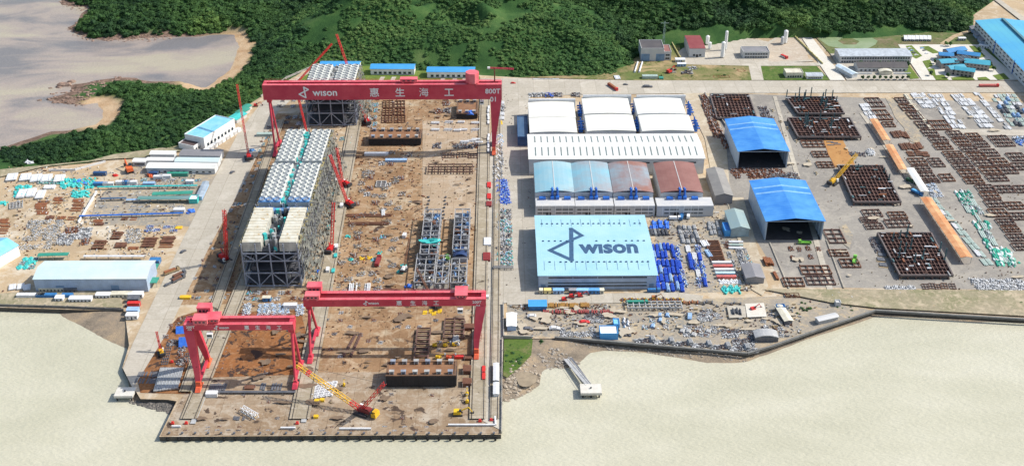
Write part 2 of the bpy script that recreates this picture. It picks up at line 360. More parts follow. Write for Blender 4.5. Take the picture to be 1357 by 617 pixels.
# yard platform: flat reclaimed ground with vertical quay faces
mQuay=M('dark wet quay wall',(.05,.045,.04),.8,(.09,.08,.065),.15)
def platform():
    P=yardp; n=len(P); mb=MB()
    vs=[(p[0],p[1],0) for p in P]+[(p[0],p[1],-9) for p in P]
    mb.add(vs,[tuple(range(n))],0); mb.add(vs,[(i,i+n,(i+1)%n+n,(i+1)%n) for i in range(n)],1)
    struct('yard_ground',mb,[mDirt,mQuay])
platform()
LAY=[0.0]
def sheet(name,pix,mat,z=None,kind='structure'):
    LAY[0]+=0.02; z=z if z is not None else LAY[0]
    mb=MB(); P=gp(pix); A=sum(P[i][0]*P[(i+1)%len(P)][1]-P[(i+1)%len(P)][0]*P[i][1] for i in range(len(P)))
    if A<0: P=P[::-1]
    mb.add([(x,y,z) for x,y in P],[tuple(range(len(P)))])
    return struct(name,mb,mat)
sheet('hardstanding',[(905,122),(1800,150),(1800,392),(1357,384),(1040,380),(968,262),(935,170)],mAsph)
sheet('scrap_yard_ground',[(672,404),(1040,392),(1100,400),(1155,411),(992,466),(735,446),(672,446)],mGrav)
sheet('storage_ground',[(860,262),(962,262),(1008,384),(880,390)],mGrav)
sheet('grey_storage_ground',[(190,214),(300,212),(262,300),(118,298),(128,262)],mGrav)
sheet('west_strip',[(352,150),(405,150),(400,200),(330,385),(325,402),(232,404),(282,300),(332,215)],mPad)
sheet('slab',[(478,124),(642,126),(634,440),(630,556),(238,552),(272,500),(330,385),(425,380),(470,205)],mPad)
sheet('quay_slab',[(272,494),(632,492),(662,500),(664,574),(213,577),(238,530),(262,500)],mPadS)
sheet('rust_slab',[(310,414),(398,410),(408,450),(404,496),(276,500),(300,440)],mRust)
sheet('west_rust_slab',[(236,420),(262,412),(258,470),(255,522),(186,520),(180,490),(210,450)],mRust)
sheet('slab_pale_area',[(560,160),(640,160),(636,300),(560,285)],ground_mat('pale slab',(.42,.32,.22),(.36,.27,.18),(.45,.37,.28),.02,(.12,.09,.07),.68,9.0))
sheet('west_road',[(345,138),(372,140),(330,230),(276,330),(222,440),(176,515),(163,488),(176,455),(246,310),(290,225),(315,178)],mConc)
sheet('pale_apron',[(1256,171),(1800,178),(1800,186),(1264,179)],mConc)
sheet('pale_gravel_patch',[(1173,130),(1186,132),(1206,150),(1214,160),(1224,178),(1216,192),(1204,186),(1198,170),(1186,156),(1180,142)],MATS['coastal scrub'] if 'coastal scrub' in MATS else mGrav)
sheet('pale_gravel_patch',[(1112,300),(1121,297),(1130,312),(1126,330),(1116,322)],mGrav)
sheet('yard_lane',[(1024,128),(1029,128),(1104,384),(1096,384)],mConc)
sheet('yard_lane',[(1139,150),(1145,150),(1226,262),(1218,262)],mConc)
sheet('west_track',[(420,86),(432,88),(376,142),(345,138)],mConc)
sheet('north_road',[(378,108),(690,104),(830,107),(1357,108),(1800,112),(1800,135),(1357,123),(940,124),(700,127),(372,124)],mConc)
sheet('east_road',[(667,120),(702,120),(712,300),(714,394),(668,402),(664,570),(640,558),(644,400),(650,180)],mConc)
sheet('south_road',[(672,390),(900,388),(932,392),(930,400),(672,404)],mConc)
sheet('hall_alley',[(905,124),(940,124),(962,186),(968,262),(948,262),(934,184)],ground_mat('sandy alley',(.46,.39,.28),(.4,.33,.24),(.5,.44,.34),.02))
sheet('sandy_lane',[(962,262),(985,262),(1018,380),(1010,392),(996,384)],MATS['sandy alley'])
# crane runways: paler strip with two rails each
mRw=ground_mat('runway concrete',(.38,.33,.25),(.33,.28,.2),(.43,.38,.3),.03,(.1,.08,.06),.66,6.0)
def runway(name,xt,yt,xb,yb,w):
    a=G(xt,yt);b=G(xb,yb); LAY[0]+=.02; z=LAY[0]
    mb=MB().add([(b.x-w/2,b.y,z),(b.x+w/2,b.y,z),(a.x+w/2,a.y,z),(a.x-w/2,a.y,z)],[(0,1,2,3)])
    struct(name,mb,mRw)
    for s in (-1,1):
        q=MB().bar((b.x+s*w*.36,b.y,z+.08),(a.x+s*w*.36,a.y,z+.08),.35,.16)
        struct('crane_rail',q,M('dark rail',(.06,.05,.045),.5))
# bright grass, verge areas in the north
sheet('lawn',[(426,88),(490,88),(498,92),(600,96),(636,102),(636,108),(470,107),(420,108),(392,108)],ground_mat('mown lawn',(.13,.19,.03),(.1,.15,.03),(.16,.2,.05),.05))
sheet('scrub_ground',[(690,103),(830,107),(1000,107),(996,86),(905,84),(900,60),(862,60),(820,86),(780,100)],ground_mat('scrub and sand',(.12,.15,.045),(.3,.22,.12),(.09,.12,.03),.022,None,.6,None,(.42,.31,.17)))
sheet('grass_field',[(1003,86),(1080,86),(1100,107),(1010,107)],mGrass)
sheet('plant_yard',[(905,84),(898,70),(925,48),(960,46),(1018,56),(1045,40),(1068,78),(1080,82),(1000,85)],mConc)
sheet('plant_pad',[(1018,60),(1046,40),(1058,40),(1072,80),(1018,83)],ground_mat('tan concrete',(.45,.38,.3),(.42,.35,.27),(.48,.42,.34),.03))
sheet('plant_road',[(905,80),(1000,82),(1090,84),(1090,88),(1008,88),(1012,107),(996,107),(992,88),(905,86)],mConc)
sheet('straight_road',[(1055,40),(1068,40),(1120,107),(1100,107)],ground_mat('new concrete road',(.6,.57,.5),(.56,.53,.46),(.62,.6,.54),.02))
sheet('marsh_ground',[(1072,40),(1170,40),(1290,46),(1300,60),(1200,72),(1100,72)],ground_mat('marsh',(.12,.15,.05),(.17,.14,.08),(.08,.12,.035),.03,None,.6,None,(.25,.2,.13)))
sheet('pond',[(1084,52),(1092,43),(1108,39),(1130,42),(1150,48),(1163,55),(1160,60),(1148,66),(1120,66),(1098,62)],M('algae pond',(.2,.27,.13),.4,(.27,.33,.19),.08,obj=False))
sheet('pond_island',[(1110,55),(1118,51),(1130,52),(1139,56),(1134,60),(1118,60)],MATS['marsh'])
sheet('office_ground',[(1100,72),(1184,72),(1222,107),(1122,107)],mConc)
sheet('office_court',[(1190,60),(1300,60),(1352,107),(1222,107)],MATS['new concrete road'])
sheet('factory_verge',[(1300,62),(1330,60),(1400,110),(1352,107)],mGrass)
for k,P in enumerate([[(1200,62),(1208,61),(1222,75),(1214,79),(1208,76)],[(1218,63),(1230,62),(1246,71),(1236,72)],[(1222,82),(1232,80),(1236,88),(1228,92)],[(1228,92),(1238,92),(1240,101),(1234,101)],[(1236,101),(1250,100),(1257,107),(1240,107)],[(1260,104),(1285,101),(1292,107),(1262,107)],[(1315,101),(1330,98),(1338,106),(1322,107)],[(1284,62),(1292,62),(1306,76),(1298,78)],[(1302,80),(1312,80),(1318,92),(1308,92)],[(1182,74),(1196,76),(1218,105),(1206,106)],[(1295,104),(1306,103),(1312,107),(1296,107)]]):
    sheet('lawn_bed',P,MATS['mown lawn'])
sheet('dirt_track',[(1245,59),(1262,48),(1292,38),(1296,40),(1266,51),(1252,61)],MATS['scrub and sand'] if 0 else M('bare earth',(.4,.3,.18),.9,obj=False))
sheet('far_lane',[(1316,0),(1324,0),(1357,24),(1357,32)],mConc)
sheet('bank_turf',[(668,449),(706,449),(704,470),(690,485),(672,500),(667,497)],mGrass,z=.01)
sheet('shore_verge',[(1010,384),(1357,386),(1800,400),(1800,434),(1357,420),(1160,409),(1100,402)],ground_mat('coastal scrub',(.3,.26,.18),(.22,.21,.12),(.4,.33,.23),.04,None,.6,None,(.45,.38,.27)))
sheet('west_verge',[(-220,388),(0,390),(160,384),(163,409),(0,405),(-220,403)],MATS['coastal scrub'])
sheet('north_west_verge',[(0,226),(120,214),(150,206),(268,190),(272,196),(190,210),(150,212),(60,222),(0,236)],MATS['coastal scrub'])
for a in [(471,124,392,552,9),(404,208,262,556,9),(640,124,627,556,8),(655,124,652,556,8)]: pass
runway('runway',478,124,397,556,11)
runway('runway',424,124,250,556,9)
runway('runway',372,160,246,520,7)
runway('runway',643,124,633,556,9)
runway('runway',660,124,655,556,5)
# ---- green masses nobody could count
def crowns(name,polys,dens,rr,seed,mats,cat=None,zoff=0,terrainz=True,mask=None,flat=.8):
    rg=np.random.RandomState(seed); pts=[]
    for P in polys:
        P=gp(P); xs=[p[0] for p in P]; ys=[p[1] for p in P]; A=(max(xs)-min(xs))*(max(ys)-min(ys))
        n=int(A*dens); X=rg.uniform(min(xs),max(xs),n); Y=rg.uniform(min(ys),max(ys),n)
        k=sdf(P,X,Y)+(vnoise(X,Y,12,8)-.5)*10>0
        if mask is not None: k&=mask(X,Y)
        X,Y=X[k],Y[k]
        if terrainz:
            Z,dc,dy,_=terr(X,Y,True); bf=beachf(X,Y)>.2; k=(dc>np.where(bf,17,6)+(vnoise(X,Y,9,6)-.5)*7)&(dy<-2.5); X,Y,Z=X[k],Y[k],Z[k]
        else: Z=np.zeros(len(X))
        pts.append(np.stack([X,Y,Z+zoff],-1))
    co=np.concatenate(pts); n=len(co)
    me=bpy.data.meshes.new(name); me.vertices.add(n); me.vertices.foreach_set('co',co.ravel().astype(np.float32)); me.update()
    big=vnoise(co[:,0],co[:,1],30,9)*.5+.75
    s=(rr[0]+(rr[1]-rr[0])*rg.rand(n)**2)*big; sc=np.stack([s*rg.uniform(.85,1.2,n),s*rg.uniform(.85,1.2,n),s*rg.uniform(.75,1.25,n)*flat],-1)
    a=me.attributes.new('sc','FLOAT_VECTOR','POINT'); a.data.foreach_set('vector',sc.ravel().astype(np.float32))
    a=me.attributes.new('ro','FLOAT_VECTOR','POINT'); ro=np.zeros((n,3)); ro[:,2]=rg.uniform(0,6.28,n); a.data.foreach_set('vector',ro.ravel().astype(np.float32))
    a=me.attributes.new('pk','INT','POINT'); a.data.foreach_set('value',rg.randint(0,4,n).astype(np.int32))
    o=bpy.data.objects.new(name,me); col.objects.link(o); tag(o,kind='stuff')
    ng=bpy.data.node_groups.new(name+' spread','GeometryNodeTree'); N=ng.nodes; L=ng.links
    ng.interface.new_socket('Geometry',in_out='INPUT',socket_type='NodeSocketGeometry'); ng.interface.new_socket('Geometry',in_out='OUTPUT',socket_type='NodeSocketGeometry')
    gi=N.new('NodeGroupInput'); go=N.new('NodeGroupOutput'); io=N.new('GeometryNodeInstanceOnPoints'); jn=N.new('GeometryNodeJoinGeometry')
    for q in range(3,-1,-1):
        oi=N.new('GeometryNodeObjectInfo'); oi.inputs['Object'].default_value=CROWN[q]; oi.inputs['As Instance'].default_value=True; L.new(oi.outputs['Geometry'],jn.inputs[0])
    def AT(nm,t):
        x=N.new('GeometryNodeInputNamedAttribute'); x.data_type=t; x.inputs[0].default_value=nm; return x.outputs[0]
    L.new(gi.outputs[0],io.inputs['Points']); L.new(jn.outputs[0],io.inputs['Instance']); io.inputs['Pick Instance'].default_value=True
    L.new(AT('pk','INT'),io.inputs['Instance Index']); L.new(AT('ro','FLOAT_VECTOR'),io.inputs['Rotation']); L.new(AT('sc','FLOAT_VECTOR'),io.inputs['Scale'])
    sm=N.new('GeometryNodeSetMaterial'); sm.inputs['Material'].default_value=mats; L.new(io.outputs[0],sm.inputs[0]); L.new(sm.outputs[0],go.inputs[0])
    md=o.modifiers.new('spread','NODES'); md.node_group=ng
    return o
def crown_proto(k):
    """one crown: lumpy core with several lobes and loose leaf clumps around it, unit size"""
    rg=random.Random(40+k); mb=MB()
    for i in range(6):
        a=rg.uniform(0,6.28); q=rg.uniform(.2,.55); mb.blob(q*cos(a),q*sin(a),rg.uniform(.1,.75),rg.uniform(.38,.6),rg.uniform(.38,.6),rg.uniform(.35,.55),k*9+i,1,.3)
    for i in range(70):
        a=rg.uniform(0,6.28); t=rg.uniform(-.1,1.4); q=rg.uniform(.75,1.12); x,y,z=q*cos(a)*cos(t),q*sin(a)*cos(t),.35+q*sin(t)*.85
        s=rg.uniform(.1,.2); n=[Vector((rg.uniform(-1,1),rg.uniform(-1,1),rg.uniform(-.6,.6))).normalized()*s for _ in range(2)]
        c=Vector((x,y,z)); mb.add([c-n[0],c-n[1],c+n[0],c+n[1]],[(0,1,2,3)])
    me=mb.mesh('crown',[]) ; return bpy.data.objects.new('crown',me)
CROWN=[crown_proto(k) for k in range(4)]
def leafmat(name,cols,sc=.012):
    m,n,b,L=newmat(name); N=n.nodes; oi=N.new('ShaderNodeObjectInfo'); g=N.new('ShaderNodeNewGeometry')
    no=N.new('ShaderNodeTexNoise'); no.inputs['Scale'].default_value=sc; no.inputs['Detail'].default_value=5; L.new(g.outputs['Position'],no.inputs['Vector'])
    n3=N.new('ShaderNodeTexNoise'); n3.inputs['Scale'].default_value=.9; n3.inputs['Detail'].default_value=3; L.new(g.outputs['Position'],n3.inputs['Vector'])
    def mm(op,a,b_):
        t=N.new('ShaderNodeMath'); t.operation=op
        for i,x in ((0,a),(1,b_)):
            if isinstance(x,(int,float)): t.inputs[i].default_value=x
            else: L.new(x,t.inputs[i])
        return t.outputs[0]
    v=mm('ADD',mm('MULTIPLY',oi.outputs['Random'],.34),mm('ADD',mm('MULTIPLY',mm('SUBTRACT',no.outputs[0],.5),2.3),.33)); v=mm('ADD',v,mm('MULTIPLY',mm('SUBTRACT',n3.outputs[0],.5),.35))
    r=N.new('ShaderNodeValToRGB'); e=r.color_ramp.elements
    while len(e)<len(cols): e.new(.5)
    for k,c in enumerate(cols): e[k].position=k/(len(cols)-1); e[k].color=(*c,1)
    L.new(v,r.inputs[0]); L.new(r.outputs[0],b.inputs['Base Color']); b.inputs['Roughness'].default_value=.75; b.inputs['Specular IOR Level'].default_value=.2
    MATS[name]=m; return m
lfD=leafmat('dark forest leaves',[(.012,.036,.016),(.02,.055,.018),(.034,.082,.022),(.05,.11,.028),(.085,.15,.035)])
lfS=leafmat('hill scrub leaves',[(.022,.062,.024),(.038,.098,.03),(.062,.135,.038),(.1,.175,.05),(.14,.21,.065)],.010)
far_n=-60
crowns('forest',[[(838,86),(858,66),(872,52),(960,48),(1010,58),(1100,50),(1200,42),(1290,42),(1312,0),(1316,far_n),(640,far_n),(700,0),(790,28),(815,60)]],.115,(1.7,5.0),1,lfD)
crowns('headland_woodland',[[(96,44),(130,52),(200,48),(310,44),(345,62),(372,40),(440,0),(470,far_n),(70,far_n),(92,8),(118,12)]],.11,(1.7,4.8),2,lfD)
crowns('shore_woodland',[[(0,216),(0,198),(60,184),(150,166),(158,140),(128,126),(150,108),(262,118),(318,98),(330,60),(372,60),(420,76),(345,132),(300,160),(262,192),(150,206),(60,220)]],.15,(1.2,3.5),3,lfD)
crowns('hill_scrub',[[(340,112),(412,84),(500,86),(640,104),(800,100),(842,84),(815,55),(790,24),(700,-4),(640,far_n),(430,far_n),(420,10),(372,40),(345,70)]],.24,(.6,2.6),4,lfS,mask=lambda X,Y:vnoise(X+Y*.6,Y-X*.3,40,12)*.6+vnoise(X,Y,9,13)*.4>.37)
crowns('marsh_scrub',[[(1070,40),(1290,46),(1296,60),(1190,62),(1100,72)]],.03,(.5,1.1),5,lfS,terrainz=False,mask=lambda X,Y:vnoise(X,Y,16,12)>.52)
crowns('coast_scrub',[[(1020,392),(1357,396),(1357,418),(1160,408),(1050,440),(1030,420)],[(0,392),(160,386),(163,406),(0,403)]],.03,(.5,1.3),6,lfS,terrainz=False,mask=lambda X,Y:vnoise(X,Y,13,12)>.6)
crowns('bank_scrub',[[(668,450),(706,450),(702,470),(690,488),(670,500)],[(708,449),(735,449),(728,458),(712,460)]],.06,(.7,1.6),7,lfS,terrainz=False,zoff=-.8,mask=lambda X,Y:vnoise(X,Y,13,14)>.35)
crowns('verge_scrub',[[(700,102),(860,100),(862,62),(900,60),(900,84),(990,88),(988,104),(840,104)]],.03,(.6,1.4),8,lfS,terrainz=False,mask=lambda X,Y:vnoise(X,Y,16,12)>.56)
# ================================================================ CRANES
FONT=None
def text_mesh(s,size,depth=.06,bold=0.0,plane='xz',spacing=1.0):
    c=bpy.data.curves.new('t','FONT'); c.body=s; c.size=size; c.extrude=depth; c.offset=bold*size; c.align_x='CENTER'; c.space_character=spacing; c.resolution_u=3
    o=bpy.data.objects.new('t',c); col.objects.link(o); bpy.context.view_layer.update()
    me=bpy.data.meshes.new_from_object(o); bpy.data.objects.remove(o)
    if plane=='xz': me.transform(Matrix.Rotation(pi/2,4,'X'))
    return me
def logo_mb(s,plane='xz',w=.11,t=.08):
    P=[(-.29,1.0),(.42,.57),(-1.0,-.28),(-.02,-.95)]; P=[(-.12,1.0),(.62,.56),(-1.0,-.28),(.08,-.92)]
    mb=MB(); pts=[(x*s,y*s) for x,y in P]
    k=0
    for i in range(4):
        a=Vector(pts[i]);b=Vector(pts[(i+1)%4]); d=(b-a).normalized(); n=Vector((-d.y,d.x))*(w*s); a=a-d*w*s*.5;b=b+d*w*s*.5; k+=.003
        q=[a+n,b+n,b-n,a-n]; q=[(p.x,p.y) for p in q]
        mb.poly(q,-t,t+k)
    if plane=='xz': mb.v=[(x,-z,y) for x,y,z in mb.v]; mb.f=[f for f in mb.f]
    return mb
mRed=M('crimson crane paint',(.5,.032,.065),.5,(.58,.06,.09),.09,spot=((.25,.03,.04),.35,.68))
mRedT=M('pale pink crane paint',(.72,.17,.19),.5,(.64,.09,.12),.12)  # paler red for girder walkways, trolleys and machine houses
mRust2=M('rust brown steel',(.13,.055,.03),.85,(.2,.09,.05),.4)
mOr=M('orange bogie paint',(.7,.12,.05),.5)
mWhiteP=M('white paint',(.78,.78,.76),.5,amt=.05)
mDark=M('dark machinery',(.035,.035,.04),.6)
mGlass=M('dark window glass',(.03,.045,.06),.15)
mSteel=M('galvanised steel',(.42,.43,.43),.45,metal=.4)
def bogie(parent,x,y,red=mOr):
    b=MB(); b.cb(x,y,1.5,3.0,9.5,1.9,tx=.8,ty=.55)
    b.cb(x,y-2.6,.9,2.6,4.2,1.1,tx=.8,ty=.7); b.cb(x,y+2.6,.9,2.6,4.2,1.1,tx=.8,ty=.7)
    o=link('bogie',b,red,parent)
    for k in range(4):
        w=MB(); w.cyl((x-.5,y-3.6+k*2.4,.55),(x+.5,y-3.6+k*2.4,.55),.5,10); link('wheel',w,mDark,o)
def gantry(label,XP,XR,Y,zb,zt,xo_p,xo_r,legw,txt,logo_s,fdy,rdy,girder_w=2.6,gap=7.0,tonnage='800T',num='01',logox=.2,logod=1,hx=()):
    """XP pendulum-leg rail, XR rigid-leg rail, girder from xo_p to xo_r ; fdy half spread of the feet"""
    t=thing('gantry_crane',label,'gantry crane',(0,Y,0))
    s=1 if XR>XP else -1; xa,xb=min(xo_p,xo_r),max(xo_p,xo_r); h=zt-zb
    for k,y in enumerate((-gap/2,gap/2)):
        g=MB(); g.box(xa,xb,y-girder_w/2,y+girder_w/2,zb,zt)
        n=int((xb-xa)/6)
        for i in range(n+1):   # stiffener lines & top flange
            x=xa+.15+(xb-xa-.3)*i/n; g.box(x-.12,x+.12,y-girder_w/2-.05,y+girder_w/2+.05,zb-.03,zt+.04)
        gi=link('girder',g,mRed,t)
        r=MB(); r.box(xa+.5,xb-.5,y-girder_w/2-.35,y+girder_w/2+.35,zt+.06,zt+.24); link('walkway',r,mRedT,gi)
        q=MB()
        for yy in (y-girder_w/2-.3,y+girder_w/2+.3):
            q.bar((xa+.6,yy,zt+1.2),(xb-.6,yy,zt+1.2),.09)
            for i in range(int((xb-xa)/4)): q.bar((xa+.6+i*4,yy,zt+.2),(xa+.6+i*4,yy,zt+1.2),.08)
        link('railing',q,mRed,gi)
    for x in (xa+1.4,xb-1.4): link('end_tie',MB().box(x-1.3,x+1.3,-gap/2+girder_w/2+.02,gap/2-girder_w/2-.02,zb+.1*h,zt-.05),mRed,t)
    # rigid leg : broad box at the girder, narrow at the foot, two of them spreading along the rail
    for sg in (-1,1):
        yt=sg*gap/2*.9; yf=sg*rdy; xi=xo_r-s*legw; d=.9+.02*sg
        zf=4.6; m=MB()
        top=[(xo_r-s*.02,yt-1.6),(xo_r-s*.02,yt+1.6),(xi,yt+1.6),(xi,yt-1.6)]
        mid=[(XR+s*2.2,yf*.78+sg*0-1.2),(XR+s*2.2,yf*.78+1.2),(XR-s*1.5,yf*.78+1.2),(XR-s*1.5,yf*.78-1.2)]
        foot=[(XR+s*1.3,yf-1),(XR+s*1.3,yf+1),(XR-s*1.3,yf+1),(XR-s*1.3,yf-1)]
        zm=zf+(zb-zf)*.28
        vs=[(x,y,zb-.02) for x,y in top]+[(x,y,zm) for x,y in mid]+[(x,y,zf) for x,y in foot]
        fs=[]
        for L_ in (0,4):
            for i in range(4): fs.append((L_+i,L_+(i+1)%4,L_+4+(i+1)%4,L_+4+i))
        fs+=[(0,1,2,3),(11,10,9,8)]
        m.add(vs,fs); link('rigid_leg',m,mRed,t)
        b=MB(); b.cb(XR,yf,3.3,2.9,3.2,zf-3.3+1.6,tx=.9,ty=.8); link('leg_foot',b,mOr,t); bogie(t,XR,yf)
    # pendulum leg : two tubes from one hinge
    xh=(XP*.45+(xo_p+s*2.2)*.55)
    hb=MB(); hb.cb(xh,0,zb-3.2,3.2,4.2,3.16,tx=1.1,ty=1.6); link('hinge',hb,mRed,t)
    for sg in (-1,1):
        m=MB(); m.cyl((xh,sg*1.2,zb-2.6),(XP,sg*fdy,3.9),.95,12,.75); link('pendulum_leg',m,mRed,t)
        b=MB(); b.cb(XP,sg*fdy,3.2,2.4,2.8,1.7,tx=.7,ty=.7); link('leg_foot',b,mRed,t); bogie(t,XP,sg*fdy,mRed)
    for X,f in ((XP,fdy),(XR,rdy)):
        m=MB(); m.box(X-.7,X+.7,-f+1.7,f-1.7,3.5,5.0); link('sill_beam',m,mRed,t)
    la=MB(); la.lattice((XR+s*2.0,-.9,4),(xo_r-s*2,-.9,zb-1),1.3,14,.09); link('ladder_tower',la,mRed,t)
    # trolleys and machine houses
    for (x,y,lx,ly,hh,kind) in hx:
        m=MB(); z0=zt+.3
        if kind=='oct':
            P=[(x+lx/2*cos(pi/8+k*pi/4)*1.05,y+ly/2*sin(pi/8+k*pi/4)*1.05) for k in range(8)]; m.poly(P,z0+.8,z0+hh); m.poly([(x+(a-x)*.96,y+(b-y)*.96) for a,b in P],z0+hh+.001,z0+hh+.7); m.cyl((x,y,z0),(x,y,z0+.8),2.0,12)
            hs=link('machine_house',m,mRedT,t)
        else:
            m.cb(x,y,z0+.9,lx,ly,hh-.9); m.cb(x,y,z0+hh+.002,lx+.5,ly+.5,.35)
            for dx in (-.35,.35): m.cb(x+dx*lx,y-0,z0,1.2,ly*.95,.88)
            hs=link('trolley' if kind=='t' else 'machine_house',m,mRedT,t)
            for i in range(3): link('window',MB().box(x-lx*.36+i*lx*.27,x-lx*.36+i*lx*.27+lx*.16,y-ly/2-.05,y-ly/2+.05,z0+hh*.5,z0+hh*.78),mGlass,hs)
    cbn=MB(); cx=XR-s*9; cbn.cb(cx,-gap/2-2.6,zb-3.4,3,2.4,2.9,tx=1.08,ty=1.08); c=link('cabin',cbn,mWhiteP,t); w=MB(); w.box(cx-1.3,cx+1.3,-gap/2-3.93,-gap/2-3.86,zb-2.3,zb-1.0); link('window',w,mGlass,c)
    # lettering on the seaward girder face
    fy=-gap/2-girder_w/2-.12
    def put(nm,me,x,z): o=link(nm,me,mWhiteP,t); me.materials.append(mWhiteP) if not me.materials else None; o.location=(x,fy,z); return o
    zc=(zb+zt)/2
    lg=logo_mb(logo_s); me=lg.mesh('emblem',mWhiteP); put('emblem',me,txt[0],zc)
    w=text_mesh('wıson',logo_s*1.75,bold=.018); put('lettering',w,txt[1],zc-.55*logo_s)
    for ch,x in zip('惠生海工',txt[2]): put('lettering',text_mesh(ch,txt[3],bold=0 if ch=='海' else .012),x,zc-txt[3]*.38)
    put('lettering',text_mesh(tonnage,txt[4],bold=.015),txt[5],zc-.1*h); put('lettering',text_mesh(num,txt[4],bold=.015),txt[5]+.6*s,zb-.15*h)
    return t
def XZ(px,z,Y):
    """world x of a picture column on the vertical plane y=Y at height z"""
    v=Vector((0,Y,z-CH)); lo,hi=-2000,2000
    for _ in range(50):
        m=(lo+hi)/2
        if PX((m,Y,z))[0]<px: lo=m
        else: hi=m
    return lo
def ZY(px,py,Y):
    lo,hi=0,200
    X=G(px,py).x*.9
    for _ in range(50):
        m=(lo+hi)/2
        x=XZ(px,m,Y)
        if PX((x,Y,m))[1]>py: lo=m
        else: hi=m
    return lo
# far, large one
Y1=827; zb=ZY(500,132.5,Y1-5); zt=ZY(500,113,Y1-5)
c=[XZ(p,(zb+zt)/2,Y1-5) for p in (404,429,496,530,561.5,595,653,348,665)]
gantry('largest red gantry crane, spanning the tall modules, marked 800T 01',-180,-7,Y1,zb,zt,c[7],c[8],9.0,[c[0],c[1]+1,c[2:6],7.8,5.6,c[6]],4.6,9.5,8.5,2.6,6.5,'800T','01',
  hx=[(XZ(542,zt,Y1),0,13,5,3.2,'t'),(XZ(626,zt,Y1),-1,10.5,10.5,8,'oct')])
# near, medium one
Y2=558; zb=ZY(520,405,Y2-4); zt=ZY(520,396,Y2-4)
c=[XZ(p,(zb+zt)/2,Y2-4) for p in (485,495,529,547.3,562.7,578,632,402,644)]
gantry('middle red gantry crane over the seaward slab, marked 200T 04',-113,-16,Y2,zb,zt,c[7],c[8],5.6,[c[0],c[1],c[2:6],3.4,2.5,c[6]],1.5,13.8,10.5,1.9,7.0,'200T','04',
  hx=[(XZ(417,zt+3,Y2+3),3.5,8,5.5,5,'m'),(XZ(414.5,zt+2,Y2-3),-3.5,8,5,3.2,'t'),(XZ(611.5,zt+1,Y2),0,7,9.5,2.4,'t')])
# near, small one
Y3=529; zb=ZY(320,437,Y3-4); zt=ZY(320,429.5,Y3-4)
c=[XZ(p,(zb+zt)/2,Y3-4) for p in (287,297,327,341.5,355.5,370,252.5,389,243)]
gantry('smallest red gantry crane at the western corner, marked 200T 03',-118,-172,Y3,zb,zt,c[7],c[8],5.6,[c[0],c[1],c[2:6],2.9,2.3,c[6]],1.35,9,11.5,1.8,6.5,'200T','03',
  hx=[(XZ(270,zt+4,Y3+4),6.5,7.5,5,5.2,'m'),(XZ(267,zt+2,Y3-2),-2.5,8,6.5,3.6,'t'),(XZ(282.5,zt+1,Y3-1),0,7.5,7.5,2.8,'t')])
# crane post on the large girder
def pedestal():
    t=thing('derrick','small red derrick on the east end of the largest gantry','derrick',(XZ(655.5,57,Y1),Y1+2,57.6))
    link('post',MB().cyl((0,0,0),(0,0,11),.5,10),mRust2,t); link('jib',MB().lattice((-5,0,11),(15,0,10),.9,14,.14),mRed,t)
    link('counterweight',MB().cb(-4.5,0,10.2,2,1.6,1.4),mWhiteP,t)
pedestal()
